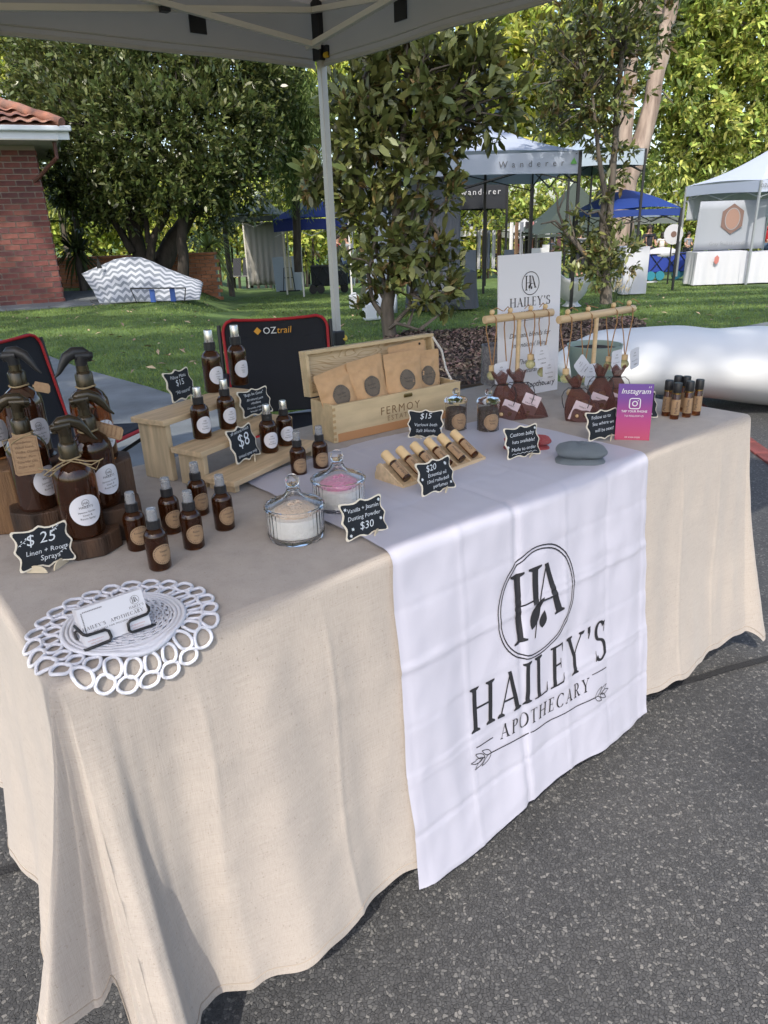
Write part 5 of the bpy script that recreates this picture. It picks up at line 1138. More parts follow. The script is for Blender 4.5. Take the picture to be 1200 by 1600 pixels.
for i in range(6):
    x = (i + .5) * (RWd - .004) / 6 + .002; q = MR @ Vector((x, .008, .0205))
    r = root('perfume_roller', ['wood-capped perfume roller at the left end of the pine rack', 'wood-capped perfume roller second from the left in the rack', 'wood-capped perfume roller third from the left in the rack', 'wood-capped perfume roller third from the right in the rack', 'wood-capped perfume roller second from the right in the rack', 'wood-capped perfume roller at the right end of the pine rack'][i], 'perfume roller', tuple(q), group='wood-capped perfume rollers in the pine rack', rot=(-PI / 2 + .53, 0, yw))
    R = .0098; obj('glass_body', MB().lathe([(0, 0), (R, 0), (R, .048), (R * .8, .051), (0, .051)], 20), M_AMB if i % 2 else M_AMBD, r, smooth=40)
    l = MB(); n = 12; l.add([Vector((math.cos(PI + PI * j / n) * (R + .0005), math.sin(PI + PI * j / n) * (R + .0005), z)) for z in (.004, .044) for j in range(n + 1)], [(j, j + 1, n + 2 + j, n + 1 + j) for j in range(n)]); lo = obj('label', l, M_KRAFT, r, smooth=60)
    v, f = text2d(('Amber Rose', 'Garden', 'Vanilla', 'Sandal', 'Jasmine', 'Citrus')[i], .0085); t = MB(); t.add([Vector((math.sin(-y / R - .2) * (R + .0009), -math.cos(-y / R - .2) * (R + .0009), .024 + x)) for x, y in v], f); obj('label_print', t, M_TXT, lo)
    obj('wooden_cap', MB().lathe([(R * 1.08, .051), (R * 1.1, .052), (R * 1.1, .079), (R * 1.0, .081), (0, .081)], 20), M_ROLW, r, smooth=40)
# ---- black-capped rollers at the far end
for (px, py, lb, dz) in ((1040, 650, 'leftmost black-capped roller, by the half-hidden chalkboard', 0), (1053, 655, 'black-capped roller at the front left of the six', 0), (1054, 642, 'black-capped roller behind the front left one', 0), (1067, 643, 'black-capped roller at the back, third cap from the right', 0), (1072, 652, 'black-capped roller at the front right of the six', 0), (1087, 649, 'rightmost black-capped roller, nearest the table end', 0)):
    p = at(px, py - 1, z=ZT); r = root('perfume_roller', lb, 'perfume roller', (p.x, p.y, ZT), face(p, rnd.uniform(-.6, .6)), group='black-capped perfume rollers at the far table end'); R = .0113
    obj('glass_body', MB().lathe([(0, 0), (R, 0), (R, .066), (R * .8, .070), (0, .070)], 20), M_AMB, r, smooth=40)
    l = MB(); n = 14; l.add([Vector((math.cos(PI + PI * j / n) * (R + .0005), math.sin(PI + PI * j / n) * (R + .0005), z)) for z in (.012, .054) for j in range(n + 1)], [(j, j + 1, n + 2 + j, n + 1 + j) for j in range(n)]); lo = obj('label', l, M_KRAFT, r, smooth=60)
    v, f = text2d('Perfume', .010); t = MB(); t.add([Vector((math.sin(-y / R) * (R + .0009), -math.cos(-y / R) * (R + .0009), .032 + x)) for x, y in v], f); obj('label_print', t, M_TXT, lo)
    obj('gold_ring', MB().lathe([(R * .9, .068), (R * .98, .0685), (R * .98, .0715), (R * .9, .072)], 20), mat('gold', (.6, .4, .12), .25, metal=1), r)
    obj('cap', MB().lathe([(R * 1.0, .072), (R * 1.02, .073), (R * 1.0, .096), (R * .9, .098), (0, .098)], 20), M_BLK, r, smooth=40)

# ---- knitted baby hats
def knit(name, label, px, py, w_, d_, h, m, yaw, layers):
    p = at(px, py, z=ZT); r = root(name, label, 'knitted hat', (p.x, p.y, ZT), face(p, yaw))
    def layer(z0, hh, ww, dd, ox, oy, seed):
        def f(u, v):
            a = 2 * PI * u; t = -PI / 2 + PI * v; e = 3.0
            cx = math.copysign(abs(math.cos(a)) ** (2 / e), math.cos(a)); sy = math.copysign(abs(math.sin(a)) ** (2 / e), math.sin(a)); k = max(0, math.cos(t)) ** .6
            st = .0011 * abs(math.sin(a * 22)) * (.5 + .5 * abs(math.sin(v * 26))); lump = 1 + .13 * noise.noise(Vector((math.cos(a) * 1.2, math.sin(a) * 1.2, seed)))
            x, y = cx * ww / 2 * k * lump, sy * dd / 2 * k * lump; l = math.hypot(x, y) or 1
            return Vector((x * (1 + st / l) + ox, y * (1 + st / l) + oy, max(.0008, z0 + hh / 2 + math.sin(t) * (hh / 2 + st) + .004 * noise.noise(Vector((x * 40, y * 40, seed))))))
        return f
    obj('folded_brim', MB().grid(layer(0, h * .42, w_ * .96, d_ * .9, 0, -.004, 1 + w_), 260, 26), m, r, smooth=180)
    obj('crown', MB().grid(layer(h * .38, h * .62, w_, d_, .002, .003, 5 + w_), 260, 34), m, r, smooth=180)
def knit_mat(name, c1, c2):
    m, N, L, b = nodes_mat(name); tc = N.new('ShaderNodeTexCoord'); mp = N.new('ShaderNodeMapping'); mp.inputs['Scale'].default_value = (1, 1, 1.6); v = N.new('ShaderNodeTexWave'); v.bands_direction = 'X'; v.inputs['Scale'].default_value = 130; v.inputs['Distortion'].default_value = 7; v.inputs['Detail Scale'].default_value = 60; L.new(tc.outputs['Object'], mp.inputs[0]); L.new(mp.outputs[0], v.inputs['Vector'])
    r = ramp(N, [(0, c2), (.35, c1), (1, c1)]); L.new(v.outputs['Fac'], r.inputs[0]); L.new(r.outputs[0], b.inputs['Base Color']); b.inputs['Roughness'].default_value = .95
    bp = N.new('ShaderNodeBump'); bp.inputs['Strength'].default_value = .9; bp.inputs['Distance'].default_value = .003; L.new(v.outputs['Fac'], bp.inputs['Height']); L.new(bp.outputs[0], b.inputs['Normal']); return m
knit('knitted_hat', 'folded blue-grey knitted baby hat at the table edge', 905, 724, .112, .078, .044, knit_mat('blue_grey_wool', (.36, .42, .47), (.20, .24, .28)), .18, (.010,))
knit('knitted_hat', 'red and white flecked knitted hat behind the baby hat sign', 822, 703, .112, .05, .036, knit_mat('red_wool', (.62, .03, .05), (.75, .45, .45)), .1, ())

# ---- social media card
a, b = at(967, 687, z=ZT), at(1007, 688, z=ZT); c = (a + b) / 2 + Vector((0, 0, 0)); yw = math.atan2(b.y - a.y, b.x - a.x); w_ = .082; h = .138
ic = root('social_card', 'purple to pink acrylic social media card between the chalkboards', 'display card', (c.x, c.y, ZT), yw)
m, N, L, b_ = nodes_mat('purple_pink_acrylic'); tc = N.new('ShaderNodeTexCoord'); sx = N.new('ShaderNodeSeparateXYZ'); L.new(tc.outputs['Generated'], sx.inputs[0])
r_ = ramp(N, [(0, (.50, .07, .14)), (.35, (.42, .05, .20)), (.75, (.16, .045, .28)), (1, (.12, .05, .30))]); L.new(sx.outputs[2], r_.inputs[0]); L.new(r_.outputs[0], b_.inputs['Base Color']); b_.inputs['Roughness'].default_value = .25
M = Matrix.Rotation(-.10, 4, 'X')
obj('panel', MB().box(M @ Vector((0, 0, h / 2)), (w_, .003, h), M.to_3x3()), m, ic, bevel=.0006)
obj('stand', MB().add([(-.02, .001, 0), (.02, .001, 0), (.02, .035, 0), (-.02, .035, 0), (-.02, .002, .02), (.02, .002, .02)], [(0, 1, 2, 3), (0, 4, 5, 1), (3, 2, 5, 4)]), m, ic)
vf = ([], []); vf_merge(vf, text2d('Instagram', .0175, .25, .004), 0, h * .83); vf_merge(vf, text2d('TAP YOUR PHONE', .0072, 0, .012), 0, h * .50); vf_merge(vf, text2d('TO FOLLOW US', .0062), 0, h * .42); vf_merge(vf, text2d('OR SCAN CODE', .0050), 0, h * .04)
def rrect(cx, cy, s, rr, w0):
    P = []
    for qx, qy, a0 in ((1, 1, 0), (-1, 1, 90), (-1, -1, 180), (1, -1, 270)):
        for k in range(5): an_ = math.radians(a0 + k * 22.5); P.append((cx + qx * (s - rr) + rr * math.cos(an_), cy + qy * (s - rr) + rr * math.sin(an_)))
    polys_to(vf, [line_poly(P[i], P[(i + 1) % len(P)], w0) for i in range(len(P))])
rrect(0, h * .655, .0125, .005, .0022); ring2d(vf, 0, h * .655, .0066, .0066, .0020, 24); polys_to(vf, [[(.0070 + .0013 * math.cos(i), h * .655 + .0072 + .0013 * math.sin(i)) for i in range(6)]])
for k in range(2): polys_to(vf, [line_poly((w_ * .36 + k * .004, h * .93), (w_ * .38 + k * .004, h * .96), .001)])
t = MB(); plane_mesh(t, vf, M, .0019); obj('card_print', t, M_WHT, ic)

# ---- hanging diffuser stands
M_DOW = mat('pale_dowel', (.66, .48, .28), .5, var=.15, vs=12, stretch=(.5, 6, 6))
M_CORD = mat('tan_cord', (.40, .22, .10), .8, bump=.4, bs=600)
M_OIL = mat('yellow_oil', (.78, .74, .40), .05, trans=.6, ior=1.4)
BZ = .985
def hstand(label, L0, R0, BZ, post_u, group):
    a, b = at(*L0, z=BZ), at(*R0, z=BZ); u = (b - a); r = root('dowel_stand', label, 'display stand', (a.x, a.y, ZT), math.atan2(u.y, u.x), group='T-shaped dowel stands for hanging diffusers'); W = u.length
    obj('crossbar', MB().lathe([(.0105, 0), (.011, .001), (.011, W - .001), (.0105, W)], 18, (0, 0, BZ - ZT), Matrix.Rotation(PI / 2, 3, 'Y')), M_DOW, r, smooth=40)
    x = W * post_u; obj('post', MB().tube([(x, 0, .01), (x, 0, BZ - ZT - .008)], .0065, 12), M_DOW, r, smooth=40)
    obj('foot', MB().tube([(x, -.085, .0105), (x, .085, .0105)], .0105, 14), M_DOW, r, smooth=40); obj('foot', MB().tube([(x - .06, 0, .010), (x + .06, 0, .010)], .010, 14), M_DOW, r, smooth=40)
    return a, u.normalized(), W
def diffuser(label, a, u, x, dl, tdx, tyaw, tz, seed, vis=True):
    p = a + u * x; yw = math.atan2(u.y, u.x); r = root('car_diffuser', label, 'hanging diffuser', (p.x, p.y, a.z), yw, group='cord-hung glass diffusers on the dowel stands')
    rs = random.Random(seed)
    for sg in (-1, 1):
        fr = .013; pts = [(sg * .004, 0, .0125), (sg * .006, -fr if sg > 0 else fr, .002), (sg * .008, (-fr if sg > 0 else fr), -.03), (sg * .007 + tdx * .3, -.004 * sg, -dl * .6), (sg * .002 + tdx * .5, 0, -dl)]
        obj('cord', MB().tube(pts, .0018, 6), M_CORD, r, smooth=60)
    obj('bead', MB().ball((0, -.002, .019), .0075, 12), M_ROLW, r, smooth=60)
    obj('cord_tail', MB().tube([(0, 0, .022), (.012 * rs.choice((-1, 1)), -.006, .030), (.03 * rs.choice((-1, 1)), -.012, .020)], .0013, 5), M_CORD, r, smooth=60)
    bx_ = tdx * .5
    obj('wooden_cap', MB().lathe([(.0085, -dl - .016), (.0095, -dl - .015), (.0095, -dl - .001), (.007, -dl), (0, -dl)], 16, (bx_, 0, 0)), M_ROLW, r, smooth=40)
    obj('glass_body', MB().ball((bx_, 0, -dl - .029), .0145, 16, (1, 1, .95)).lathe([(.009, -dl - .022), (.009, -dl - .016)], 14, (bx_, 0, 0)), M_OIL, r, smooth=15)
    M = Matrix.Translation((bx_ + tdx, -.024, tz)) @ Matrix.Rotation(tyaw, 4, 'Y') @ Matrix.Rotation(rs.uniform(-.15, .15), 4, 'Z'); tw, th_ = .046, .062
    out = [(-tw / 2 + .005, 0), (-tw / 2, -.005), (-tw / 2, -th_ + .005), (-tw / 2 + .005, -th_), (tw / 2 - .005, -th_), (tw / 2, -th_ + .005), (tw / 2, -.005), (tw / 2 - .005, 0)]
    to = obj('tag', MB().prism(out, .0008, M), M_CARD, r); vf = ([], []); vf_merge(vf, text2d('HA', .006), 0, -.016); vf_merge(vf, text2d("Hailey's", .005), 0, -.024); vf_merge(vf, text2d('Room & Car', .0055), 0, -.039); vf_merge(vf, text2d('Diffuser', .0058, 0, .01), .004, -.052)
    t = MB(); plane_mesh(t, vf, M, .0006); obj('tag_print', t, M_TXT, to)
aL, uL, WL = hstand('left dowel T-stand in front of the white brand board', (757, 500), (863, 488), 1.008, .50, None)
aR, uR, WR = hstand('right dowel T-stand in front of the green pot', (873, 500), (990, 482), 1.0, .49, None)
for i, (fx, dl, tdx, ty, tz, lb) in enumerate(((.10, .128, .012, -.12, -.118, 'car diffuser at the left end of the left dowel bar'), (.36, .17, .002, -.16, -.155, 'car diffuser second on the left dowel bar, hanging lowest'), (.66, .112, .018, -.12, -.088, 'car diffuser third on the left dowel bar, tag highest'), (.88, .142, .004, -.06, -.132, 'car diffuser at the right end of the left dowel bar'))): diffuser(lb, aL, uL, WL * fx, dl, tdx, ty, tz, i)
for i, (fx, dl, tdx, ty, tz, lb) in enumerate(((.10, .140, .020, -.8, -.115, 'car diffuser with bare glass bottle at the left end of the right dowel bar'), (.36, .150, .004, .05, -.135, 'car diffuser second on the right dowel bar with square tag'), (.70, .130, .004, -.03, -.110, 'car diffuser third on the right dowel bar'), (.92, .135, .012, -.16, -.115, 'car diffuser at the right end of the right dowel bar'))): diffuser(lb, aR, uR, WR * fx, dl, tdx, ty, tz, i + 9)

# ---- organza bags
M_ORZ = mat('maroon_organza', (.10, .026, .016), .6, sheen=.15, alpha=.74, bump=.3, bs=300)
def organza(label, px, py, w_, h, lean, tagx, ty, seed):
    p = at(px, py, z=ZT); r = root('organza_bag', label, 'gift bag', (p.x, p.y, ZT), face(p, .1), group='maroon organza gift bags on the table')
    rs = random.Random(seed)
    def f(u, v):
        a = 2 * PI * u
        if v < .78: t = v / .78; k = 1 - .80 * t ** 1.9; dd = .30 * (1 - t ** 1.5) + .05
        else: t = (v - .78) / .22; k = .20 + .26 * t; dd = .12 + .10 * t
        rf = 1 + .10 * math.sin(a * 7 + seed) * (.3 + v)
        z = v * h + (.006 * math.sin(a * 5 + seed) if v > .9 else 0)
        return Vector((math.cos(a) * w_ / 2 * k * rf + lean * v * h, math.sin(a) * w_ * dd * rf * .55, max(z, .0015)))
    obj('bag', MB().grid(f, 48, 26), M_ORZ, r, smooth=180)
    obj('glass_bottle', MB().ball((lean * h * .15 + w_ * .05, 0, .020), .015, 14), M_OIL, r, smooth=15); obj('wooden_cap', MB().lathe([(.009, .040), (.009, .056), (0, .056)], 14, (lean * h * .2 + w_ * .05, 0, 0)), M_ROLW, r)
    obj('bead', MB().ball((-w_ * .22, -w_ * .12, .018), .007, 10), M_ROLW, r, smooth=60)
    zc = h * .77
    obj('drawstring', MB().tube([Vector((lean * zc + math.cos(2 * PI * i / 12) * w_ * .11, math.sin(2 * PI * i / 12) * w_ * .09, zc)) for i in range(12)], .0017, 5, True), M_BLK, r)
    for sg in (-1, 1): obj('drawstring', MB().tube([(lean * zc + sg * w_ * .1, -.01, zc), (lean * zc + sg * w_ * .22, -.016, zc + h * .02), (lean * zc + sg * w_ * .33, -.02, zc - h * .05), (lean * zc + sg * w_ * .38, -.022, zc - h * .16), (lean * zc + sg * w_ * .36, -.024, zc - h * .30), (lean * zc + sg * w_ * .31, -.024, zc - h * .42)], .0012, 5), M_BLK, r, smooth=60)
    M = Matrix.Translation((tagx * w_, -w_ * .17, h * ty)) @ Matrix.Rotation(.35, 4, 'Y') @ Matrix.Rotation(.1, 4, 'X'); tw, th_ = .046, .056
    to = obj('tag', MB().prism([(-tw / 2, 0), (-tw / 2, -th_), (tw / 2, -th_), (tw / 2, 0)], .0008, M), mat('pink_white_card', (.70, .58, .62), .6), r)
    vf = ([], []); vf_merge(vf, text2d("Hailey's", .006), 0, -.014); vf_merge(vf, text2d('Diffuser Blend', .0052), 0, -.028); vf_merge(vf, text2d('15ml', .0052), 0, -.046); t = MB(); plane_mesh(t, vf, M, .0006); obj('tag_print', t, M_TXT, to)
organza('maroon organza bag left of its pair, behind the salt jar', 795, 655, .098, .128, -.22, .08, .42, 1)
organza('maroon organza bag with pale pink tag right of its pair', 824, 652, .112, .130, -.28, .12, .52, 2)
organza('maroon organza bag at the foot of the right dowel stand', 913, 658, .098, .120, -.30, -.05, .45, 3)
organza('maroon organza bag in the middle behind the follow-us chalkboard', 937, 642, .092, .128, -.05, -.02, .40, 4)
organza('maroon organza bag touching the purple card', 957, 638, .092, .120, .05, .1, .38, 5)

# ---- white brand board, pots, bowl
a, b = at(832, 620, z=ZT), at(881, 611, z=ZT); u = (b - a).normalized(); yw = math.atan2(u.y, u.x); 
c = b + u.cross(Vector((0, 0, 1))) * -.03; W_ = .240; H_ = .42
wb = root('brand_board', 'tall white brand board with oval monogram standing at the back of the table', 'sign board', (c.x, c.y, ZT), yw)
M = Matrix.Rotation(-.04, 4, 'X')
obj('panel', MB().box(M @ Vector((-W_ / 2, .003, H_ / 2)), (W_, .006, H_), M.to_3x3()), mat('white_foamboard', (.80, .78, .80), .5), wb, bevel=.0006)
vf = ([], []); logo(vf, -W_ / 2, H_ * .80, .034); polys_to(vf, [[(x - W_ / 2, y + H_ * .645) for x, y in p] for p in serif_text("HAILEY'S", .026, .13)])
vf_merge(vf, text2d('APOTHECARY', .014), -W_ / 2, H_ * .59); polys_to(vf, [line_poly((-W_ * .72, H_ * .545), (-W_ * .28, H_ * .55), .001)])
for s, y, sz, sh in (('Delicate blends for', .43, .021, .3), ('intentional living', .36, .021, .3), ('The art of', .235, .023, .3), ('natural', .17, .021, .3)): vf_merge(vf, text2d(s, sz, sh), -W_ * .5, H_ * y)
vf_merge(vf, text2d('Modern Apothecary', .0255, .15, .012), -W_ * .5, H_ * .055)
t = MB(); plane_mesh(t, vf, M, .0008); obj('board_print', t, M_TXT, wb)
obj('strut', MB().box((-W_ / 2, .05, .10), (.03, .004, .21), Matrix.Rotation(.40, 3, 'X')), mat('white_foamboard', (.8, .78, .8)), wb)
p = at(925, 596, z=ZT); gp = root('green_pot', 'sage green flared pot behind the right dowel stand', 'plant pot', (p.x, p.y, ZT)); 
obj('bowl', MB().lathe([(0, 0), (.062, 0), (.066, .004), (.088, .118), (.090, .124), (.086, .124), (.082, .110), (.06, .02), (0, .02)], 40), mat('sage_ceramic', (.30, .38, .33), .45, var=.06, vs=10), gp, smooth=50)
obj('soil', MB().lathe([(.081, .108), (.05, .114), (0, .112)], 24), M_SOIL, gp)
p = at(776, 598, z=ZT); gv = root('glass_vase', 'speckled grey glass cylinder vase left of the white board', 'vase', (p.x, p.y, ZT)); 
obj('cylinder', MB().lathe([(0, 0), (.052, 0), (.054, .004), (.054, .128), (.050, .128), (.049, .008), (0, .008)], 36), mat('speckled_glass', (.22, .20, .22), .25, trans=.35, col2=(.45, .42, .42), vs=150), gv, smooth=50)

# ================================================================== BEYOND THE TABLE
# ---- white biomorphic sculpture
def g2(x, c, s): return math.exp(-((x - c) / s) ** 2)
M_SCULP = mat('white_fibreglass', (.62, .635, .65), .5, spec=.5, var=.04, vs=3)
S0 = at(1000, 600, z=0); sc_y = 5.75
def sculpt(u, v):
    X = -.1 + 5.2 * u; a = 2 * PI * v                       # X along its length, metres
    zc = .295 + .02 * math.sin(X * 2.1); ry = .45 + .02 * math.sin(X * 1.7 + 1); top = .21 + .012 * g2(X, .75, .25) - .018 * g2(X, 1.0, .15) + .012 * g2(X, 1.4, .3)
    bot = .215; belly = .08 * g2(X, 1.4, .5)
    e = min(1, (X + .1) / .35) ** .5 * min(1, (5.1 - X) / .5) ** .5 if 0 < u < 1 else 0
    r_ = top if math.sin(a) > 0 else (bot + belly)
    return (X, math.cos(a) * ry * e, zc + math.sin(a) * r_ * e)
sp_ = root('sculpture', 'long smooth white organic sculpture lying behind the table end', 'sculpture', (1.33, 5.02, 0), -.13)
obj('body', MB().grid(sculpt, 110, 48), M_SCULP, sp_, smooth=180)
dm = MB().ball((1.28, .05, .42), .22, 28, (1.1, .9, .42)); obj('glassy_dome', dm, mat('milky_glass', (.80, .84, .84), .08, trans=.35, ior=1.3), sp_, smooth=180)
for x in (.25, 1.9, 3.6): obj('foot', MB().lathe([(.18, 0), (.13, .12), (.16, .2)], 20, (x, 0, 0)), M_SCULP, sp_, smooth=60)
# petal bowl by the slim magnolia
p = atg(893, 478); pb = root('petal_sculpture', 'grey-white petal shaped bowl between the white board and slim magnolia', 'sculpture', (p.x, p.y, p.z)); k = mpp(p)
def petal(u, v): a = 2 * PI * u; r_ = 30 * k * (v ** .6); return (math.cos(a) * r_ * (1 + .1 * math.sin(a * 3)), math.sin(a) * r_ * .8, 6 * k + 36 * k * v ** 2 + 6 * k * math.cos(a * 2) * v)
o = obj('petals', MB().grid(petal, 40, 12), mat('petal_white', (.62, .62, .62), .4), pb, smooth=180); o.modifiers.new('t', 'SOLIDIFY').thickness = .03
obj('base', MB().lathe([(14 * k, 0), (9 * k, 4 * k), (8 * k, 8 * k)], 16), mat('petal_white', (.6, .6, .6)), pb, smooth=60)

# ---- brick building
M_BRICK = mat('red_brick', (.16, .055, .047), .85, var=.3, vs=9, hue_island=0, bump=.4, bs=60)
M_MORT = mat('mortar', (.36, .32, .28), .95, bump=.5, bs=40)
pc = atg(101, 472); pl = at(-60, 478, Y=pc.y - .3); HB = 2.78
WD = Vector((-1, -.44, 0)).normalized(); az_ = math.atan2(-WD.y, -WD.x)
bd = root('brick_building', 'red brick building with tiled hip roof at the left edge', 'building', (pc.x, pc.y, pc.z - .02), az_)
obj('wall', MB().box((-2.5, 1.52, HB / 2), (5.0, 3.0, HB)), M_MORT, bd)
cw, chh = .286, .100                                    # brick and joint; as large as they read in the photograph
bms = [MB().box((0, 0, 0), (cw - .022, .03, chh - .020)).mesh('brick', mat('red_brick_%d' % i, c_, .85, var=.35, vs=10, bump=.5, bs=60)) for i, c_ in enumerate(((.17, .058, .05), (.14, .048, .044), (.20, .075, .06), (.115, .045, .045)))]
hbm = [MB().box((0, 0, 0), (cw / 2 - .022, .03, chh - .020)).mesh('brick', m_.materials[0]) for m_ in bms]
cnt = 0
for j in range(int(HB / chh)):
    x = 0
    first = True
    while x > -1.95:
        w__ = cw / 2 if (first and j % 2) else cw
        i_ = rnd.randrange(4)
        if cnt < 298: link('brick', (hbm if w__ < cw else bms)[i_], bd, loc=(x - w__ / 2, .006 + rnd.uniform(-.002, .002), j * chh + chh / 2 + .004)); cnt += 1
        x -= w__; first = False
rest = MB()
for j in range(int(HB / chh)):                           # side face
    y = 0
    while y < 2.9: rest.box((.005, y + cw / 2 + (j % 2) * cw / 2, j * chh + chh / 2 + .004), (.03, cw - .022, chh - .02)); y += cw
    x = -1.95
    while x > -4.8: rest.box((x - cw * .9, .006, j * chh + chh / 2 + .004), (cw - .022, .03, chh - .02)); x -= cw
obj('brickwork', rest, M_BRICK, bd, kind='stuff')
M_FAS = mat('white_gutter', (.62, .66, .72), .4); M_TILE = mat('terracotta_tile', (.33, .14, .09), .8, var=.4, vs=6, bump=.6, bs=30, col2=(.17, .10, .08)); 
EO = .38
obj('soffit', MB().box((-2.6 + EO / 2, 1.3, HB + .015), (5.6, 4.2, .02)), mat('soffit', (.45, .43, .4), .7), bd)
obj('fascia', MB().box((-2.5 + EO / 2, -.72, HB + .12), (5.8, .03, .2)).box((EO + .02, 1.3, HB + .12), (.03, 4.1, .2)), M_FAS, bd, bevel=.004)
obj('gutter', MB().box((-2.5 + EO / 2, -.79, HB + .19), (5.9, .11, .09)).box((EO + .09, 1.3, HB + .19), (.11, 4.2, .09)), M_FAS, bd, bevel=.02)
obj('roof', MB().add([(-5.4, -.84, HB + .23), (EO + .14, -.84, HB + .23), (EO + .14, 3.4, HB + .23), (-5.4, 3.4, HB + .23), (-1.9, 1.3, HB + 1.15), (-5.4, 1.3, HB + 1.15)], [(0, 1, 4, 5), (1, 2, 4), (2, 3, 5, 4)]), M_TILE, bd)
def tile(): 
    mb = MB(); mb.grid(lambda u, v: ((u - .5) * .24, (v - .5) * .36, .018 * math.sin(u * 2 * PI) + .03 * (1 - v) + .0), 8, 1); return mb.mesh('roof_tile', M_TILE, 60)
tm = [tile(), tile()]; tm[1].materials[0] = mat('terracotta_tile_pale', (.45, .24, .16), .8, var=.4, vs=6, bump=.6, bs=30)
sl2 = math.atan2(.92, 2.14)
for j in range(8):
    yy = -.82 + j * .28; lim = EO + .10 - j * .28 * (2.1 / 2.14)
    x = lim - .1
    while x > -2.6: link('roof_tile', tm[rnd.random() < .35], bd, loc=(x, yy + .14, HB + .25 + (yy + .84 + .14) * math.tan(sl2)), rot=(sl2 - .06, 0, rnd.uniform(-.02, .02))); x -= .235
obj('ridge_tiles', MB().tube([(EO + .12 - k * .21, -.82 + k * .2, HB + .27 + k * .091 + (.02 if k % 2 else 0)) for k in range(11)], .09, 8), M_TILE, bd, smooth=60)
obj('downpipe', MB().tube([(EO - .05, -.60, HB + .0), (EO - .05, -.60, HB - .25), (.0, -.10, HB - .52), (-.12, -.07, HB - .60)], .035, 8), mat('brown_pipe', (.10, .04, .03), .5), bd, smooth=40)
slab('apron_slab', [(pc.x - 5, pc.y - 2.2), (pc.x + .1, pc.y - 1.1), (pc.x + 1.5, pc.y - .5), (pc.x + 1.3, pc.y + 2.4), (pc.x - 5, pc.y + 3)], M_CONC, .012, .03)

# ---- chevron cover thrown over gear
def chev():
    m, N, L, b = nodes_mat('chevron_cloth'); tc = N.new('ShaderNodeTexCoord'); s = N.new('ShaderNodeSeparateXYZ'); L.new(tc.outputs['UV'], s.inputs[0])
    pp = N.new('ShaderNodeMath'); pp.operation = 'PINGPONG'; pp.inputs[1].default_value = .5; mu = N.new('ShaderNodeMath'); mu.operation = 'MULTIPLY'; mu.inputs[1].default_value = 8.0
    L.new(s.outputs[0], mu.inputs[0]); L.new(mu.outputs[0], pp.inputs[0]); k = N.new('ShaderNodeMath'); k.operation = 'MULTIPLY_ADD'; k.inputs[1].default_value = 7.0; L.new(s.outputs[1], k.inputs[0]); L.new(pp.outputs[0], k.inputs[2])
    f = N.new('ShaderNodeMath'); f.operation = 'FRACT'; L.new(k.outputs[0], f.inputs[0]); g_ = N.new('ShaderNodeMath'); g_.operation = 'GREATER_THAN'; g_.inputs[1].default_value = .5; L.new(f.outputs[0], g_.inputs[0])
    mx = N.new('ShaderNodeMixRGB'); mx.inputs[1].default_value = (.38, .40, .44, 1); mx.inputs[2].default_value = (.15, .17, .20, 1); L.new(g_.outputs[0], mx.inputs[0]); L.new(mx.outputs[0], b.inputs['Base Color']); b.inputs['Roughness'].default_value = .85; return m
pq = atg(222, 471); k = mpp(pq)
cv = root('covered_gear', 'pile of gear under a grey and white chevron cloth beside the brick building', 'cover', (pq.x, pq.y, pq.z), .03)
def prof_h(x):   # top outline in px above the base line, x from -84 to 84
    tab = [(-88, 40), (-78, 44), (-60, 50), (-40, 58), (-20, 61), (0, 60), (15, 54), (35, 42), (55, 34), (72, 27), (80, 24), (84, 20)]
    for (a0, b0_), (a1, b1_) in zip(tab, tab[1:]):
        if x <= a1: return b0_ + (b1_ - b0_) * (x - a0) / (a1 - a0)
    return 2
def cover(u, v):
    x0 = -88 + 172 * u; x = x0 + (1 - v) * 32 * max(0, 1 - u * 1.7); h_ = prof_h(x0) * (v ** .85); y = v * 34 - 10 + 3 * noise.noise(Vector((u * 8, v * 4, 0)))
    if v > .96: h_ *= .97
    return (x * k, y * k * 1.2, max(.01, h_ * k + .025 * noise.noise(Vector((u * 6, v * 5, 3)))))
mb = MB().grid(cover, 60, 24)
me = mb.mesh('chevron_cloth', chev(), 180); uv = me.uv_layers.new(name='UVMap'); 
co_ = [(i / 60, j / 24) for i in range(61) for j in range(25)]
for li, lp in enumerate(me.loops): uv.data[li].uv = (co_[lp.vertex_index][0] * 1.5, co_[lp.vertex_index][1])
o = link('chevron_cloth', me, cv); o.modifiers.new('t', 'SOLIDIFY').thickness = .015
obj('teal_bag', MB().ball((-46 * k, 26 * k, 14 * k), 17 * k, 16, (1.1, 1, .85)), mat('teal_fabric', (.04, .17, .15), .8), cv, smooth=180)
obj('gear', MB().box((-22 * k, 26 * k, 15 * k), (56 * k, 18 * k, 24 * k)), M_BLK, cv, bevel=.05)
obj('peg', MB().add([(-58 * k, 8 * k, 46 * k), (-50 * k, 8 * k, 46 * k), (-54 * k, 6 * k, 62 * k), (-54 * k, 14 * k, 48 * k)], [(0, 1, 2), (0, 2, 3), (1, 3, 2)]), M_BLK, cv)
tr = root('blue_strap_frame', 'small blue and black strapped frame lying against the chevron cloth', 'trolley', (pq.x + .2, pq.y - .35, pq.z), .0)
for x in (8, 36): obj('strap', MB().box((x * k, .05, 9 * k), (7 * k, .02, 17 * k)), mat('blue_strap', (.025, .07, .26), .6), tr)
obj('frame', MB().tube([(-20 * k, 0, 20 * k), (56 * k, 0, 18 * k)], .012, 6).tube([(-20 * k, 0, 20 * k), (-14 * k, 0, 0)], .01, 6).tube([(56 * k, 0, 18 * k), (52 * k, 0, 0)], .01, 6), M_BLK, tr)

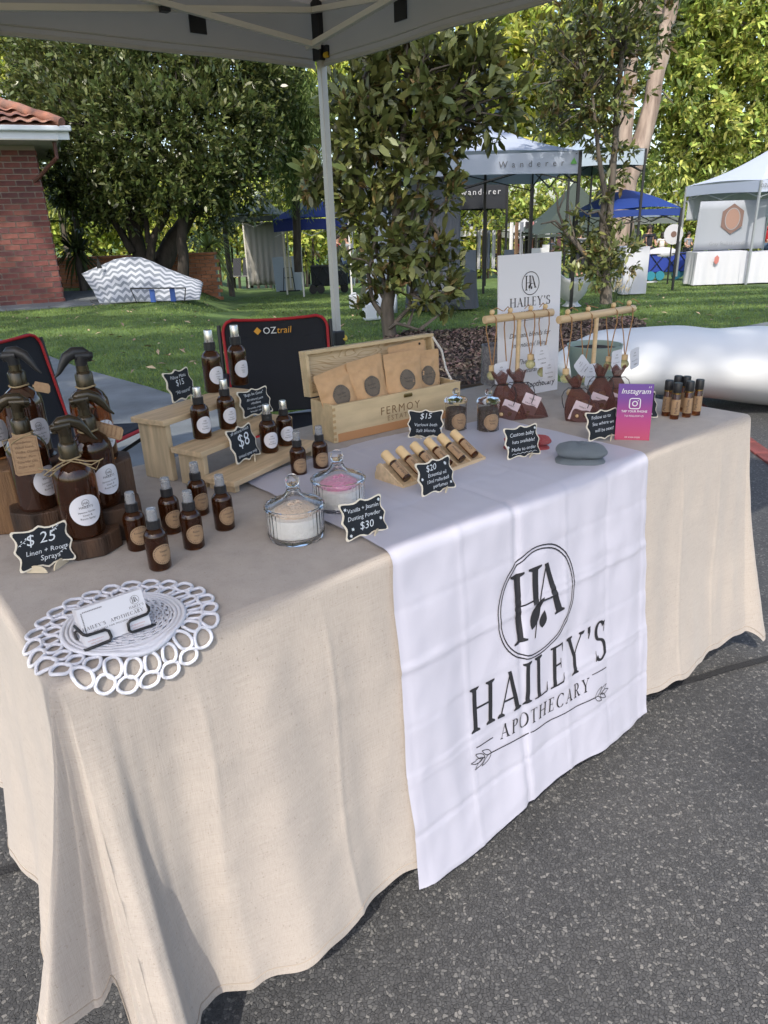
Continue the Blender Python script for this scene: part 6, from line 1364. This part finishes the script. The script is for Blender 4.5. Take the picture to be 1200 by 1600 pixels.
# ---- low terracotta wall behind the left trees
M_TERR = mat('sunny_brick', (.40, .17, .09), .9, var=.3, vs=3, bump=.6, bs=20)
def lowwall(label, x0, x1, ytop, ybot, Y):
    a, b = at(x0, ybot, Y=Y), at(x1, ybot, Y=Y); top = at(x0, ytop, Y=Y).z; g_ = gz(0, Y) - .1; r = root('garden_wall', label, 'wall', (a.x, Y, g_)); L_ = b.x - a.x; H = top - g_
    obj('core', MB().box((L_ / 2, .12, H / 2), (L_, .2, H)), M_MORT, r); mb = MB(); j = 0; z = .0; 
    while z < H - .05:
        x = (j % 2) * -.12
        while x < L_ - .1: mb.box((x + .12, 0, z + .043), (.225, .03, .075)); x += .24
        z += .088; j += 1
    obj('brickwork', mb, M_TERR, r, kind='stuff')
    obj('coping', MB().box((L_ / 2, .1, H + .03), (L_ + .06, .32, .06)), M_TERR, r, bevel=.01)
lowwall('low orange brick garden wall glimpsed between the left tree trunks', 60, 340, 408, 446, 18.6)

# ---- market tents
def tent(name, label, A, Bp, ybot_l, ytop_px, Y, dep, colr, val=.28, peak=.75, legs=((0, 0), (1, 0), (0, 1), (1, 1)), legm=None, zb=None, text=None, group=None, rz=0.0, side=None, dome=-.13):
    a = at(A[0], A[1], Y=Y); b = at(Bp[0], Bp[1], Y=Y + (Bp[0] - A[0]) * 0); zv = a.z if zb is None else zb; W_ = b.x - a.x; g_ = gz(0, Y)
    r = root(name, label, 'market tent', (a.x, Y, g_), rz, group=group); z0 = zv - g_; mb = MB()
    cn = [(0, 0), (W_, 0), (W_, dep), (0, dep)]
    for i in range(4):
        p, q = cn[i], cn[(i + 1) % 4]
        def vf_(u, v): s_ = .04 * math.sin(PI * u); return (p[0] + (q[0] - p[0]) * u, p[1] + (q[1] - p[1]) * u, z0 + val * v + s_ * (1 - v) * .8)
        mb.grid(vf_, 16, 3)
        def rf(u, v, dome=dome):
            e = Vector((p[0] + (q[0] - p[0]) * u, p[1] + (q[1] - p[1]) * u, z0 + val)); c_ = Vector((W_ / 2, dep / 2, z0 + val + peak)); w_ = e.lerp(c_, v); w_.z += dome * peak * math.sin(PI * v) + .05 * math.sin(PI * u) * (1 - v); return w_
        mb.grid(rf, 14, 8)
    obj('roof', mb, colr, r, smooth=40)
    lm_ = legm or M_BLK
    for (u, v) in legs: obj('leg', MB().box((W_ * u, dep * v, (z0 + val) / 2), (.045, .045, z0 + val)), lm_, r)
    tr_ = MB()
    for i in range(4):
        p, q = cn[i], cn[(i + 1) % 4]
        for h0 in (0, .5):
            for (za, zb_) in ((val * .9, -.12), (-.12, val * .9)): ix, iy = [(0, .06), (-.06, 0), (0, -.06), (.06, 0)][i]; tr_.tube([(p[0] + (q[0] - p[0]) * h0 + ix, p[1] + (q[1] - p[1]) * h0 + iy, z0 + za), (p[0] + (q[0] - p[0]) * (h0 + .5) + ix, p[1] + (q[1] - p[1]) * (h0 + .5) + iy, z0 + zb_)], .013, 4)
    obj('truss', tr_, lm_, r)
    if text:
        for s, x, z, sz, mm, sp2 in text:
            vf = ([], []); vf_merge(vf, text2d(s, sz, 0, -.002, 'CENTER', sp2)); t = MB(); plane_mesh(t, vf, Matrix.Translation((x * W_, 0, z0 + z)), .03); obj('lettering', t, mm, r)
    return r, W_, z0
M_TWHT = mat('white_tent_fabric', (.44, .49, .60), .7, transl=.15); M_TBLUE = mat('blue_tent_fabric', (.016, .045, .22), .6, transl=.15); M_TNAVY = mat('navy_tent_fabric', (.012, .03, .20), .6, transl=.12)
M_TBLK = mat('black_tent_fabric', (.016, .018, .024), .6); M_TGRN = mat('dark_green_tent_fabric', (.035, .05, .042), .7); M_GREYP = mat('grey_side_panel', (.11, .12, .145), .75, transl=.1); M_INKG = mat('grey_lettering', (.10, .10, .11), .6)
t_, W_, z0 = tent('market_tent', 'pale blue-white gazebo with thin grey lettering behind the mulch-bed magnolia', (560, 276), (905, 272), 470, 190, 11.6, 3.3, M_TWHT, .30, .85, legs=((.0, 0), (1, 0), (.72, 1), (1, 1)), text=[('Wanderer', .78, .11, .125, M_INKG, 2.0)], zb=at(880, 272, Y=11.6).z)
obj('green_emblem', MB().add([(W_ * .955, -.032, z0 + .13), (W_ * .985, -.032, z0 + .13), (W_ * .97, -.032, z0 + .22)], [(0, 1, 2)]), mat('green_emblem', (.12, .35, .08), .6), t_)
def hang(parent, x0, x1, y, zt, zb, m, name='side_panel', folds=7, nrm='x', label=None):
    mb = MB()
    def f(u, v):
        x = x0 + (x1 - x0) * u; w_ = .014 * math.sin(u * folds * 2 * PI + v) * (.3 + v); return (x, y + w_, zt + (zb - zt) * v) if nrm == 'x' else (y + w_, x, zt + (zb - zt) * v)
    o = obj(name, mb.grid(f, 60, 10), m, parent, smooth=180); o.modifiers.new('t', 'SOLIDIFY').thickness = .01
    if label: o['label'] = label
    return o
hang(t_, W_ * .22, W_ * .47, .25, z0 + .1, .06, M_GREYP, label='dark grey rear panel')
hang(t_, W_ * .0, W_ * .16, .1, z0 + .1, .06, mat('white_side_panel', (.44, .49, .58), .7, transl=.2), label='white side panel')
tent('market_tent', 'black gazebo with pale lettering tucked behind the pale lettered gazebo', (700, 330), (792, 322), 470, 190, 16.5, 3, M_TBLK, .55, .4, text=[('wanderer', .55, .3, .17, mat('pale_lettering', (.5, .5, .52), .6), 1.3)])
tent('market_tent', 'tall grey-blue gazebo roof just right of the pale lettered gazebo', (890, 262), (1008, 246), 440, 200, 17.0, 4, mat('slate_tent_fabric', (.30, .36, .42), .7), .32, .5)
tent('market_tent', 'dark green pitched tent behind the slim magnolia', (838, 372), (1000, 372), 420, 300, 24, 4, M_TGRN, .1, 1.6)
t_, W_, z0 = tent('market_tent', 'bright blue gazebo between the slim magnolia and white jewellery tent', (955, 341), (1064, 334), 440, 296, 17.0, 3.2, M_TBLUE, .16, .46, dome=.12)
M_TLEG = mat('grey_tent_leg', (.32, .34, .36), .4, metal=.4)
pj = atg(1181, 444)
t_, W_, z0 = tent('market_tent', 'white jewellery gazebo with hanging hexagon banner at the right edge', (1187, 300), (1360, 300), 444, 244, pj.y, 3.1, M_TWHT, .26, .80, legm=M_TLEG, rz=.17, text=[('OZtrail', .06, .10, .12, M_INKG, 1.0)])
hang(t_, .04, W_ * .98, 3.0, z0 + .08, z0 - .62, mat('white_half_wall', (.42, .45, .50), .7, transl=.2), 'half_wall', 9)
def pxl(px, py, Y): c_ = at(px, py, Y=Y); return c_
q0, q1 = pxl(1095, 315, pj.y + .6), pxl(1188, 388, pj.y + .6)
bn = root('hanging_banner', 'grey-white jeweller banner with copper hexagon hanging in the right tent', 'banner', (q0.x, pj.y + .6, q1.z)); bw, bh = q1.x - q0.x, q0.z - q1.z
def bf(u, v): return (bw * (u * (1 + .06 * (1 - v)) - .03 * (1 - v)), .02 * math.sin(u * 12), bh * v)
o = obj('cloth', MB().grid(bf, 30, 6), mat('banner_grey', (.33, .355, .40), .7, transl=.2), bn, smooth=180); o.modifiers.new('t', 'SOLIDIFY').thickness = .006
M_COP = mat('copper_print', (.16, .10, .085), .5); M_COP2 = mat('copper_print_light', (.27, .165, .13), .5)
hx = lambda cx, cz, s, sx=.87: [(cx + s * sx * math.sin(i * PI / 3), cz + s * math.cos(i * PI / 3)) for i in range(6)]
hs_ = bh * .31
t = MB(); vf = ([], []); polys_to(vf, [hx(bw * .5, bh * .63, hs_)]); plane_mesh(t, vf, Matrix.Identity(4), .035); obj('hexagon_print', t, M_COP, bn)
t = MB(); vf = ([], []); polys_to(vf, [[(bw * .5 + hs_ * .5 * math.cos(i * PI / 12), bh * .63 + hs_ * .68 * math.sin(i * PI / 12)) for i in range(24)]]); plane_mesh(t, vf, Matrix.Identity(4), .040); obj('oval_print', t, M_COP2, bn)
t = MB(); vf = ([], []); ring2d(vf, bw * .5, bh * .63, hs_ * .54, hs_ * .72, hs_ * .05, 32); vf_merge(vf, text2d('Gray Stokes Jeweller', bh * .105, 0, .002), bw * .5, bh * .10); plane_mesh(t, vf, Matrix.Identity(4), .043); obj('banner_print', t, mat('silver_print', (.24, .25, .27), .5), bn)
def cloth_table(label, x0, x1, ytop, ybot, Y, m, flare=.04, folds=5, dep=.7):
    a, b = at(x0, ytop, Y=Y), at(x1, ytop, Y=Y); g_ = gz(0, Y); r = root('stall_table', label, 'table', (a.x, Y, g_)); W_ = b.x - a.x; H = max(.6, a.z - g_)
    def f(u, v):
        per = u * (2 * W_ + 2 * dep)
        if per < W_: x, y = per, 0
        elif per < W_ + dep: x, y = W_, per - W_
        elif per < 2 * W_ + dep: x, y = 2 * W_ + dep - per, dep
        else: x, y = 0, 2 * W_ + 2 * dep - per
        cx, cy = x - W_ / 2, y - dep / 2; k_ = 1 + (.05 + .055 * math.sin(per * folds * 3) + .03 * math.sin(per * folds * 7.3 + 1)) * v; return (W_ / 2 + cx * k_, dep / 2 + cy * (k_ + .08 * v), H * (1 - v) + .02)
    mb = MB().grid(f, 160, 8).add([(0, 0, H + .02), (W_, 0, H + .02), (W_, dep, H + .02), (0, dep, H + .02)], [(0, 1, 2, 3)]); obj('cloth', mb, m, r, smooth=50); return r, W_, H
M_TC = mat('white_table_cloth', (.52, .53, .57), .8, transl=.1)
r_, W2, H2 = cloth_table('white-clothed jewellery table with small hexagon under the right tent', 1090, 1168, 396, 441, pj.y + .25, M_TC)
t = MB(); vf = ([], []); polys_to(vf, [hx(W2 * .36, H2 * .80, .11, .6)]); plane_mesh(t, vf, Matrix.Rotation(.08, 4, 'X'), .055); obj('hexagon_print', t, mat('faded_red_print', (.45, .16, .14), .6), r_)
cloth_table('white-clothed table with parted cloth at the far right edge', 1172, 1240, 396, 441, pj.y + .3, M_TC)
r_, W2, H2 = cloth_table('small round white-clothed table behind the slim magnolia', 978, 1016, 388, 438, 15.6, M_TC, folds=3)
# umbrella base / pole beside it
p = atg(1002, 437); r = root('pole_base', 'black weighted pole foot beside the small white table', 'tent weight', tuple(p)); k = mpp(p)
obj('weight', MB().lathe([(4.5 * k, 0), (4 * k, 16 * k), (1.5 * k, 22 * k), (1.2 * k, 50 * k)], 12), M_BLK, r, smooth=40)
p = atg(1000, 443); r = tag(obj('white_board', MB().box((p.x - .05, p.y, p.z + .03), (45 * k, .12, .035)), M_TC), 'thin white board lying on the grass before the blue wagon', 'board')
# blue folding wagon
def wagon(label, px, py, wpx, hpx, m, wheelm, pile):
    p = atg(px, py); k = mpp(p); r = root('folding_wagon', label, 'wagon', tuple(p), .06); W_, H, D = wpx * k, hpx * k, .5
    def sd(u, v): return (-W_ / 2 + W_ * u, .03 * math.sin(u * 9), 10 * k + (H - 10 * k) * v)
    obj('basket', MB().box((0, D / 2, 10 * k + (H - 10 * k) / 2), (W_, D, H - 10 * k)), m, r, bevel=.03)
    fr = MB()
    for y in (-.02, D + .02):
        for i in range(3):
            x0, x1 = -W_ / 2 + W_ * i / 3, -W_ / 2 + W_ * (i + 1) / 3; fr.tube([(x0, y, 10 * k), (x1, y, H)], .012, 5).tube([(x1, y, 10 * k), (x0, y, H)], .012, 5)
        fr.tube([(-W_ / 2, y, H), (W_ / 2, y, H)], .014, 5)
    obj('frame', fr, M_BLK, r)
    for x in (-W_ * .46, W_ * .12 if wpx > 60 else W_ * .4, W_ * .4, -W_ * .25):
        for y in ((-.05,) if x in (W_ * .12, -W_ * .25) else (-.05, D + .05)):
            obj('wheel', MB().lathe([(6 * k, -.03), (6 * k, .03)], 16, (x, y, 6 * k), Matrix.Rotation(PI / 2, 3, 'X')), wheelm, r, smooth=40)
    if pile:
        pb_ = MB().ball((-W_ * .15, D / 2, H), 14 * k, 12, (1.6, 1, .6)); obj('white_load', pb_, M_TC, r, smooth=60); obj('handle', MB().tube([(W_ * .1, 0, H), (W_ * .5, 0, H + 10 * k), (W_ * .55, 0, H + 8 * k)], .018, 6), M_BLK, r)
    return r
wagon('royal blue folding wagon with white load in front of the distant stalls', 1046, 437, 62, 34, mat('wagon_blue', (.02, .045, .28), .7), mat('teal_wheel', (.03, .20, .28), .5), True)
wagon('dark green-black folding wagon near the seated women at centre left', 516, 458, 54, 38, mat('wagon_dark', (.012, .016, .02), .7), M_BLK, False)
# left side tents
t_, W_, z0 = tent('market_tent', 'dark green gazebo under the willow at left of the navy tent', (352, 349), (440, 345), 450, 330, 22.5, 3, M_TGRN, .18, .65, legm=M_LEG)
hang(t_, .1, W_ * .85, 2.6, z0, .1, mat('cream_side_wall', (.42, .40, .36), .8, transl=.2))
t_, W_, z0 = tent('market_tent', 'navy blue gazebo left of our gazebo leg', (428, 363), (545, 358), 450, 330, 20.5, 3, M_TNAVY, .30, .55, dome=.1, legm=mat('white_leg', (.6, .6, .6), .4), legs=((.34, 0), (1, 0), (0, 1), (1, 1)))
# ---- people
M_SKIN = mat('skin', (.42, .25, .18), .6); M_HAIR = mat('dark_hair', (.02, .015, .012), .6)
def skin_mesh(name, V, E, R, m, parent, sub=1):
    me = bpy.data.meshes.new(name); me.from_pydata(V, E, []); o = bpy.data.objects.new(name, me); COL.objects.link(o)
    sk_ = o.modifiers.new('s', 'SKIN'); 
    for i, v in enumerate(me.skin_vertices[0].data): v.radius = (R[i], R[i]); v.use_root = (i == 0)
    if sub: o.modifiers.new('u', 'SUBSURF').levels = sub; o.modifiers['u'].render_levels = sub
    me.materials.append(m); dg = bpy.context.evaluated_depsgraph_get(); dg.update(); m2 = bpy.data.meshes.new_from_object(o.evaluated_get(dg)); m2.name = name; bpy.data.objects.remove(o); bpy.data.meshes.remove(me)
    for p_ in m2.polygons: p_.use_smooth = True
    if not m2.materials: m2.materials.append(m)
    return link(name, m2, parent)
def person(label, loc, rz, top, bottom, sitting=False, bun=False, hair=None, lean=0.0):
    r = root('person', label, 'person', loc, rz); S = .47 if sitting else .92
    hip = Vector((0, 0, S)); ch_ = Vector((0, -lean, S + .44)); nk = Vector((0, -lean * 1.2, S + .56)); hd = Vector((0, -lean * 1.3 - .02, S + .70))
    V = [hip, hip.lerp(ch_, .5), ch_, nk, hd, hd + Vector((0, 0, .10))]; E = [(0, 1), (1, 2), (2, 3), (3, 4), (4, 5)]; R = [.14, .12, .15, .055, .085, .07]
    for sg in (-1, 1):
        k = len(V); sh_ = ch_ + Vector((sg * .17, 0, .06)); el = ch_ + Vector((sg * .24, -.05 - lean, -.22)); ha = el + Vector((-sg * .06, -.20, -.06 if not sitting else .02)); V += [sh_, el, ha, ha + Vector((-sg * .02, -.09, -.01))]; E += [(2, k), (k, k + 1), (k + 1, k + 2), (k + 2, k + 3)]; R += [.06, .045, .032, .03]
        k = len(V); th = hip + Vector((sg * .10, 0, -.02)); kn = (hip + Vector((sg * .13, -.42, .0))) if sitting else Vector((sg * .11, -.02, .48)); an_ = Vector((sg * .13, -.44, .07)) if sitting else Vector((sg * .11, .02, .07)); V += [th, kn, an_, an_ + Vector((0, -.14, -.04))]; E += [(0, k), (k, k + 1), (k + 1, k + 2), (k + 2, k + 3)]; R += [.095, .06, .042, .035]
    skin_mesh('body', V, E, R, M_SKIN, r)
    skin_mesh('top', [hip + Vector((0, 0, .04)), hip.lerp(ch_, .5), ch_, ch_ + Vector((0, 0, .05)), ch_ + Vector((.18, 0, .05)), ch_ + Vector((.23, -.04 - lean, -.12)), ch_ + Vector((-.18, 0, .05)), ch_ + Vector((-.23, -.04 - lean, -.12))], [(0, 1), (1, 2), (2, 3), (3, 4), (4, 5), (3, 6), (6, 7)], [.155, .14, .165, .13, .075, .065, .075, .065], top, r)
    kn = .48 if not sitting else S
    VV = [hip + Vector((0, 0, .03)), hip + Vector((.1, 0, -.02)), V[11] , V[12] , hip + Vector((-.1, 0, -.02)), V[19] if len(V) > 19 else V[11], V[20] if len(V) > 20 else V[12]]
    legs_ = [(hip + Vector((0, 0, .02))), hip + Vector((-.10, 0, -.02)), Vector(V[11]), Vector(V[12]) + Vector((0, 0, .05)), hip + Vector((.10, 0, -.02)), Vector(V[19]), Vector(V[20]) + Vector((0, 0, .05))]
    skin_mesh('trousers', legs_, [(0, 1), (1, 2), (2, 3), (0, 4), (4, 5), (5, 6)], [.15, .11, .075, .06, .11, .075, .06], bottom, r)
    hb_ = MB().ball(hd + Vector((0, .025, .055)), .105, 14, (1, 1, 1.1))
    if bun: hb_.ball(hd + Vector((0, .05, .19)), .05, 10)
    else: hb_.ball(hd + Vector((0, .07, -.06)), .085, 10, (1, .7, 1.7))
    obj('hair', hb_, hair or M_HAIR, r, smooth=60)
    fc = MB().ball(hd + Vector((0, -.095, .03)), .014, 8, (1, 1.4, 1.3)); obj('nose', fc, M_SKIN, r, smooth=60)
    for sg in (-1, 1): obj('eye', MB().ball(hd + Vector((sg * .033, -.082, .055)), .010, 8), M_HAIR, r)
    return r
M_CR = mat('cream_top', (.70, .66, .62), .8); M_REDT = mat('red_top', (.40, .02, .025), .8); M_JEAN = mat('denim', (.06, .10, .17), .8); M_DKT = mat('dark_clothes', (.02, .022, .03), .8); M_GRYT = mat('grey_clothes', (.20, .21, .23), .8)
def pp(px, py): q = atg(px, py); return tuple(q)
person('woman with a hair bun and cream top standing under the navy tent', pp(493, 446), 2.6, M_CR, M_JEAN, bun=True)
person('person in a red top standing just right of our gazebo leg', pp(531, 452), 1.0, M_REDT, M_DKT, False)
person('person in grey clothes beside the one in red', pp(546, 452), -.6, M_GRYT, M_JEAN, False, lean=.06)
person('dark-haired person bending forward under the dark green gazebo', pp(436, 442), -1.2, M_DKT, M_DKT, True, lean=.12)
person('person with pale top sitting left of the leaning boards', pp(424, 444), 0.9, M_CR, M_DKT, True, lean=.06)
# folded boards on a trolley
p = atg(452, 456); k = mpp(p); r = root('folded_tables', 'pale folded tables standing on a small trolley', 'folding table', tuple(p), .1)
for i, (c_, x) in enumerate((((.36, .42, .48), -12), ((.50, .46, .32), 1), ((.40, .46, .50), 12))): obj('tabletop', MB().box((x * k, .05 * i, 25 * k), ((16 if i != 1 else 12) * k, .04, 48 * k), Matrix.Rotation(.04 * (i - 1), 3, 'Y')), mat('folded_top_%d' % i, c_, .5), r, bevel=.012)
obj('trolley', MB().tube([(-8 * k, -.08, 2 * k), (-5 * k, -.08, 34 * k), (6 * k, -.08, 34 * k), (9 * k, -.08, 2 * k)], .014, 6).tube([(-6 * k, -.08, 20 * k), (7 * k, -.08, 20 * k)], .012, 6).tube([(-14 * k, -.1, 1.5 * k), (16 * k, -.1, 1.5 * k)], .02, 6), M_BLK, r)
# row of leaning frames on a bench
p = atg(398, 453); k = mpp(p); r = root('folding_bench', 'row of black folding seats with dappled covers left of the boards', 'bench', tuple(p), -.1)
for i in range(4):
    x = (-24 + 15 * i) * k; obj('seat_back', MB().box((x, .1 + .0 * i, 32 * k), (12 * k, .03, 26 * k), Matrix.Rotation(-.35, 3, 'X')), M_NYL, r); obj('seat', MB().box((x, -.12, 20 * k), (13 * k, .35, .03)), mat('speckled_seat', (.22, .22, .2), .8, col2=(.03, .03, .03), vs=12), r)
for x in (-30, 28): obj('leg', MB().tube([(x * k, -.2, 0), (x * k, -.05, 20 * k)], .015, 5), M_BLK, r); obj('leg', MB().tube([(x * k, .2, 0), (x * k, .0, 20 * k)], .015, 5), M_BLK, r)
# white jugs and black crate near the magnolia
def jug(label, px, py, wpx, hpx):
    p = atg(px, py); k = mpp(p); r = root('water_container', label, 'container', tuple(p), .3, group='white plastic containers on the lawn'); M_J = mat('white_plastic', (.72, .75, .80), .4, transl=.2)
    obj('tank', MB().box((0, 0, hpx * k * .45), (wpx * k, wpx * k * .7, hpx * k * .9)), M_J, r, bevel=wpx * k * .12); obj('handle', MB().tube([(-wpx * k * .3, 0, hpx * k * .88), (-wpx * k * .2, 0, hpx * k), (wpx * k * .2, 0, hpx * k), (wpx * k * .3, 0, hpx * k * .88)], .014, 6), M_J, r, smooth=60)
jug('small white container behind the gazebo leg', 554, 482, 14, 22); jug('larger white container at the foot of the magnolia', 581, 500, 25, 28)
# stall stock inside and beyond the pale gazebo
def frame_rack(label, px, py, wpx, hpx, m):
    p = atg(px, py); k = mpp(p); r = root('display_rack', label, 'display rack', tuple(p), rnd.uniform(-.2, .2)); W_, H = wpx * k, hpx * k
    obj('frame', MB().tube([(-W_ / 2, 0, 0), (-W_ / 2, 0, H), (W_ / 2, 0, H), (W_ / 2, 0, 0)], .014, 5), M_BLK, r)
    n = max(3, int(wpx / 7))
    for i in range(n): obj('garment', MB().grid(lambda u, v: (-W_ / 2 + W_ * (i + .15 + .7 * u) / n, .03 * math.sin(u * 7 + i), H * (.95 - .55 * v)), 6, 4), m[i % len(m)], r, smooth=60)
m1 = [mat('stock_white', (.6, .6, .6), .8), mat('stock_brown', (.16, .10, .06), .8), mat('stock_grey', (.2, .22, .26), .8), mat('stock_black', (.03, .03, .035), .8), mat('stock_pink', (.45, .2, .2), .8)]
frame_rack('clothes rack of pale garments under the pale lettered gazebo', 762, 462, 36, 95, m1[:3]); frame_rack('rack of dark and white garments left of the slim magnolia', 820, 440, 50, 85, m1); frame_rack('distant rack of white garments behind the bare twigs', 880, 425, 40, 60, [m1[0], m1[4], m1[1]])
r_, W2, H2 = cloth_table('grey-blue clothed table inside the pale lettered gazebo', 640, 745, 435, 480, 12.8, M_GREYP)
for i, (px, py, w_, h_, m_) in enumerate(((735, 410, 16, 34, m1[2]), (795, 405, 14, 26, m1[2]), (840, 405, 22, 30, m1[0]), (852, 402, 10, 34, m1[0]))):
    c_ = at(px, py, Y=15 + i * .3); g_ = gz(0, c_.y); k = mpp(c_); r = root('notice_board', ['slate display panel under the black gazebo', 'small slate panel beside a black tent leg', 'pale square display panel before the bare twigs', 'narrow pale display panel by the square one'][i], 'display panel', (c_.x, c_.y, g_)); obj('panel', MB().box((0, 0, c_.z - g_), (w_ * k, .03, h_ * k)), m_, r); obj('post', MB().tube([(0, .03, 0), (0, .03, c_.z - g_)], .015, 5), M_BLK, r)
for i, (a_, b_, yb, Y, m_, pk) in enumerate(((800, 860, 374, 30, M_TC, .5), (690, 760, 372, 32, M_TC, .5), (985, 1060, 352, 33, mat('cream_awning', (.55, .53, .5), .8), .3), (1125, 1230, 388, 38, mat('red_awning', (.42, .04, .04), .8), .3))):
    tent('market_tent', ['small distant white tent seen left of the dark green tent', 'distant white tent under the black gazebo lettering', 'distant cream stall under the bright blue gazebo', 'distant stall with red awning behind the jewellery table'][i], (a_, yb), (b_, yb), 0, 0, Y, 3, m_, .25, pk)
for i, (px, py, t1_, b1_, lb) in enumerate(((1008, 432, M_DKT, M_DKT, 'dark-clothed shopper behind the small round table'), (1085, 433, M_REDT, M_DKT, 'distant shopper in red behind the blue wagon'), (1150, 430, M_CR, M_DKT, 'distant shopper in cream seen under the hexagon banner'), (835, 434, M_DKT, M_JEAN, 'distant stallholder in dark clothes left of the slim magnolia'), (1192, 432, M_REDT, M_JEAN, 'distant shopper in red at the right edge'), (905, 432, M_GRYT, M_DKT, 'distant shopper in grey just behind the slim magnolia'), (1122, 434, M_DKT, M_JEAN, 'distant dark-clothed shopper left of the hexagon banner'), (1030, 420, M_CR, M_JEAN, 'small distant shopper in cream between the blue wagon and small table'), (808, 428, M_REDT, M_DKT, 'distant shopper in red beyond the pale lettered gazebo leg'), (860, 426, M_GRYT, M_JEAN, 'distant shopper in grey behind the pale display boards'), (1070, 418, M_GRYT, M_DKT, 'small far shopper under the bright blue gazebo'), (775, 430, M_CR, M_DKT, 'distant shopper in cream beyond the garment rack'))):
    person(lb, pp(px, py), i * 1.3, t1_, b1_)
c_ = at(1052, 366, Y=20.0); k = mpp(c_); r = root('round_sign', 'round pale sign with coloured centre standing under the bright blue tent', 'sign', (c_.x, c_.y, gz(0, 20)))
zz = c_.z - gz(0, 20); obj('disc', MB().lathe([(13 * k, 0), (13 * k, .03), (0, .03)], 28, (0, 0, zz), Matrix.Rotation(PI / 2, 3, 'X')), M_TC, r, smooth=40); obj('post', MB().tube([(0, .04, 0), (0, .04, zz)], .02, 6), M_BLK, r); obj('centre_print', MB().lathe([(4 * k, .03), (4 * k, .035), (0, .035)], 12, (0, 0, zz), Matrix.Rotation(PI / 2, 3, 'X')), M_COP, r)
# dry grass heads in front of the slim magnolia
p = atg(962, 478); r = root('ornamental_grass', 'tuft of dry seed heads at the foot of the slim magnolia', 'plant', tuple(p)); k = mpp(p); mb = MB(); m2 = MB()
for i in range(26):
    x = rnd.uniform(-14, 18) * k; y = rnd.uniform(-.15, .15); h_ = rnd.uniform(16, 38) * k; t_ = rnd.uniform(-6, 8) * k; mb.tube([(x, y, 0), (x + t_ * .3, y, h_ * .6), (x + t_, y, h_)], .003, 4); m2.tube([(x + t_, y, h_), (x + t_ * 1.3, y, h_ + 5 * k), (x + t_ * 1.5 + .01, y, h_ + 8 * k)], [.004, .014, .003], 5)
obj('stalks', mb, MATS['yucca_leaf_dark'], r, kind='stuff'); obj('seed_heads', m2, mat('straw', (.55, .46, .30), .9), r, kind='stuff')
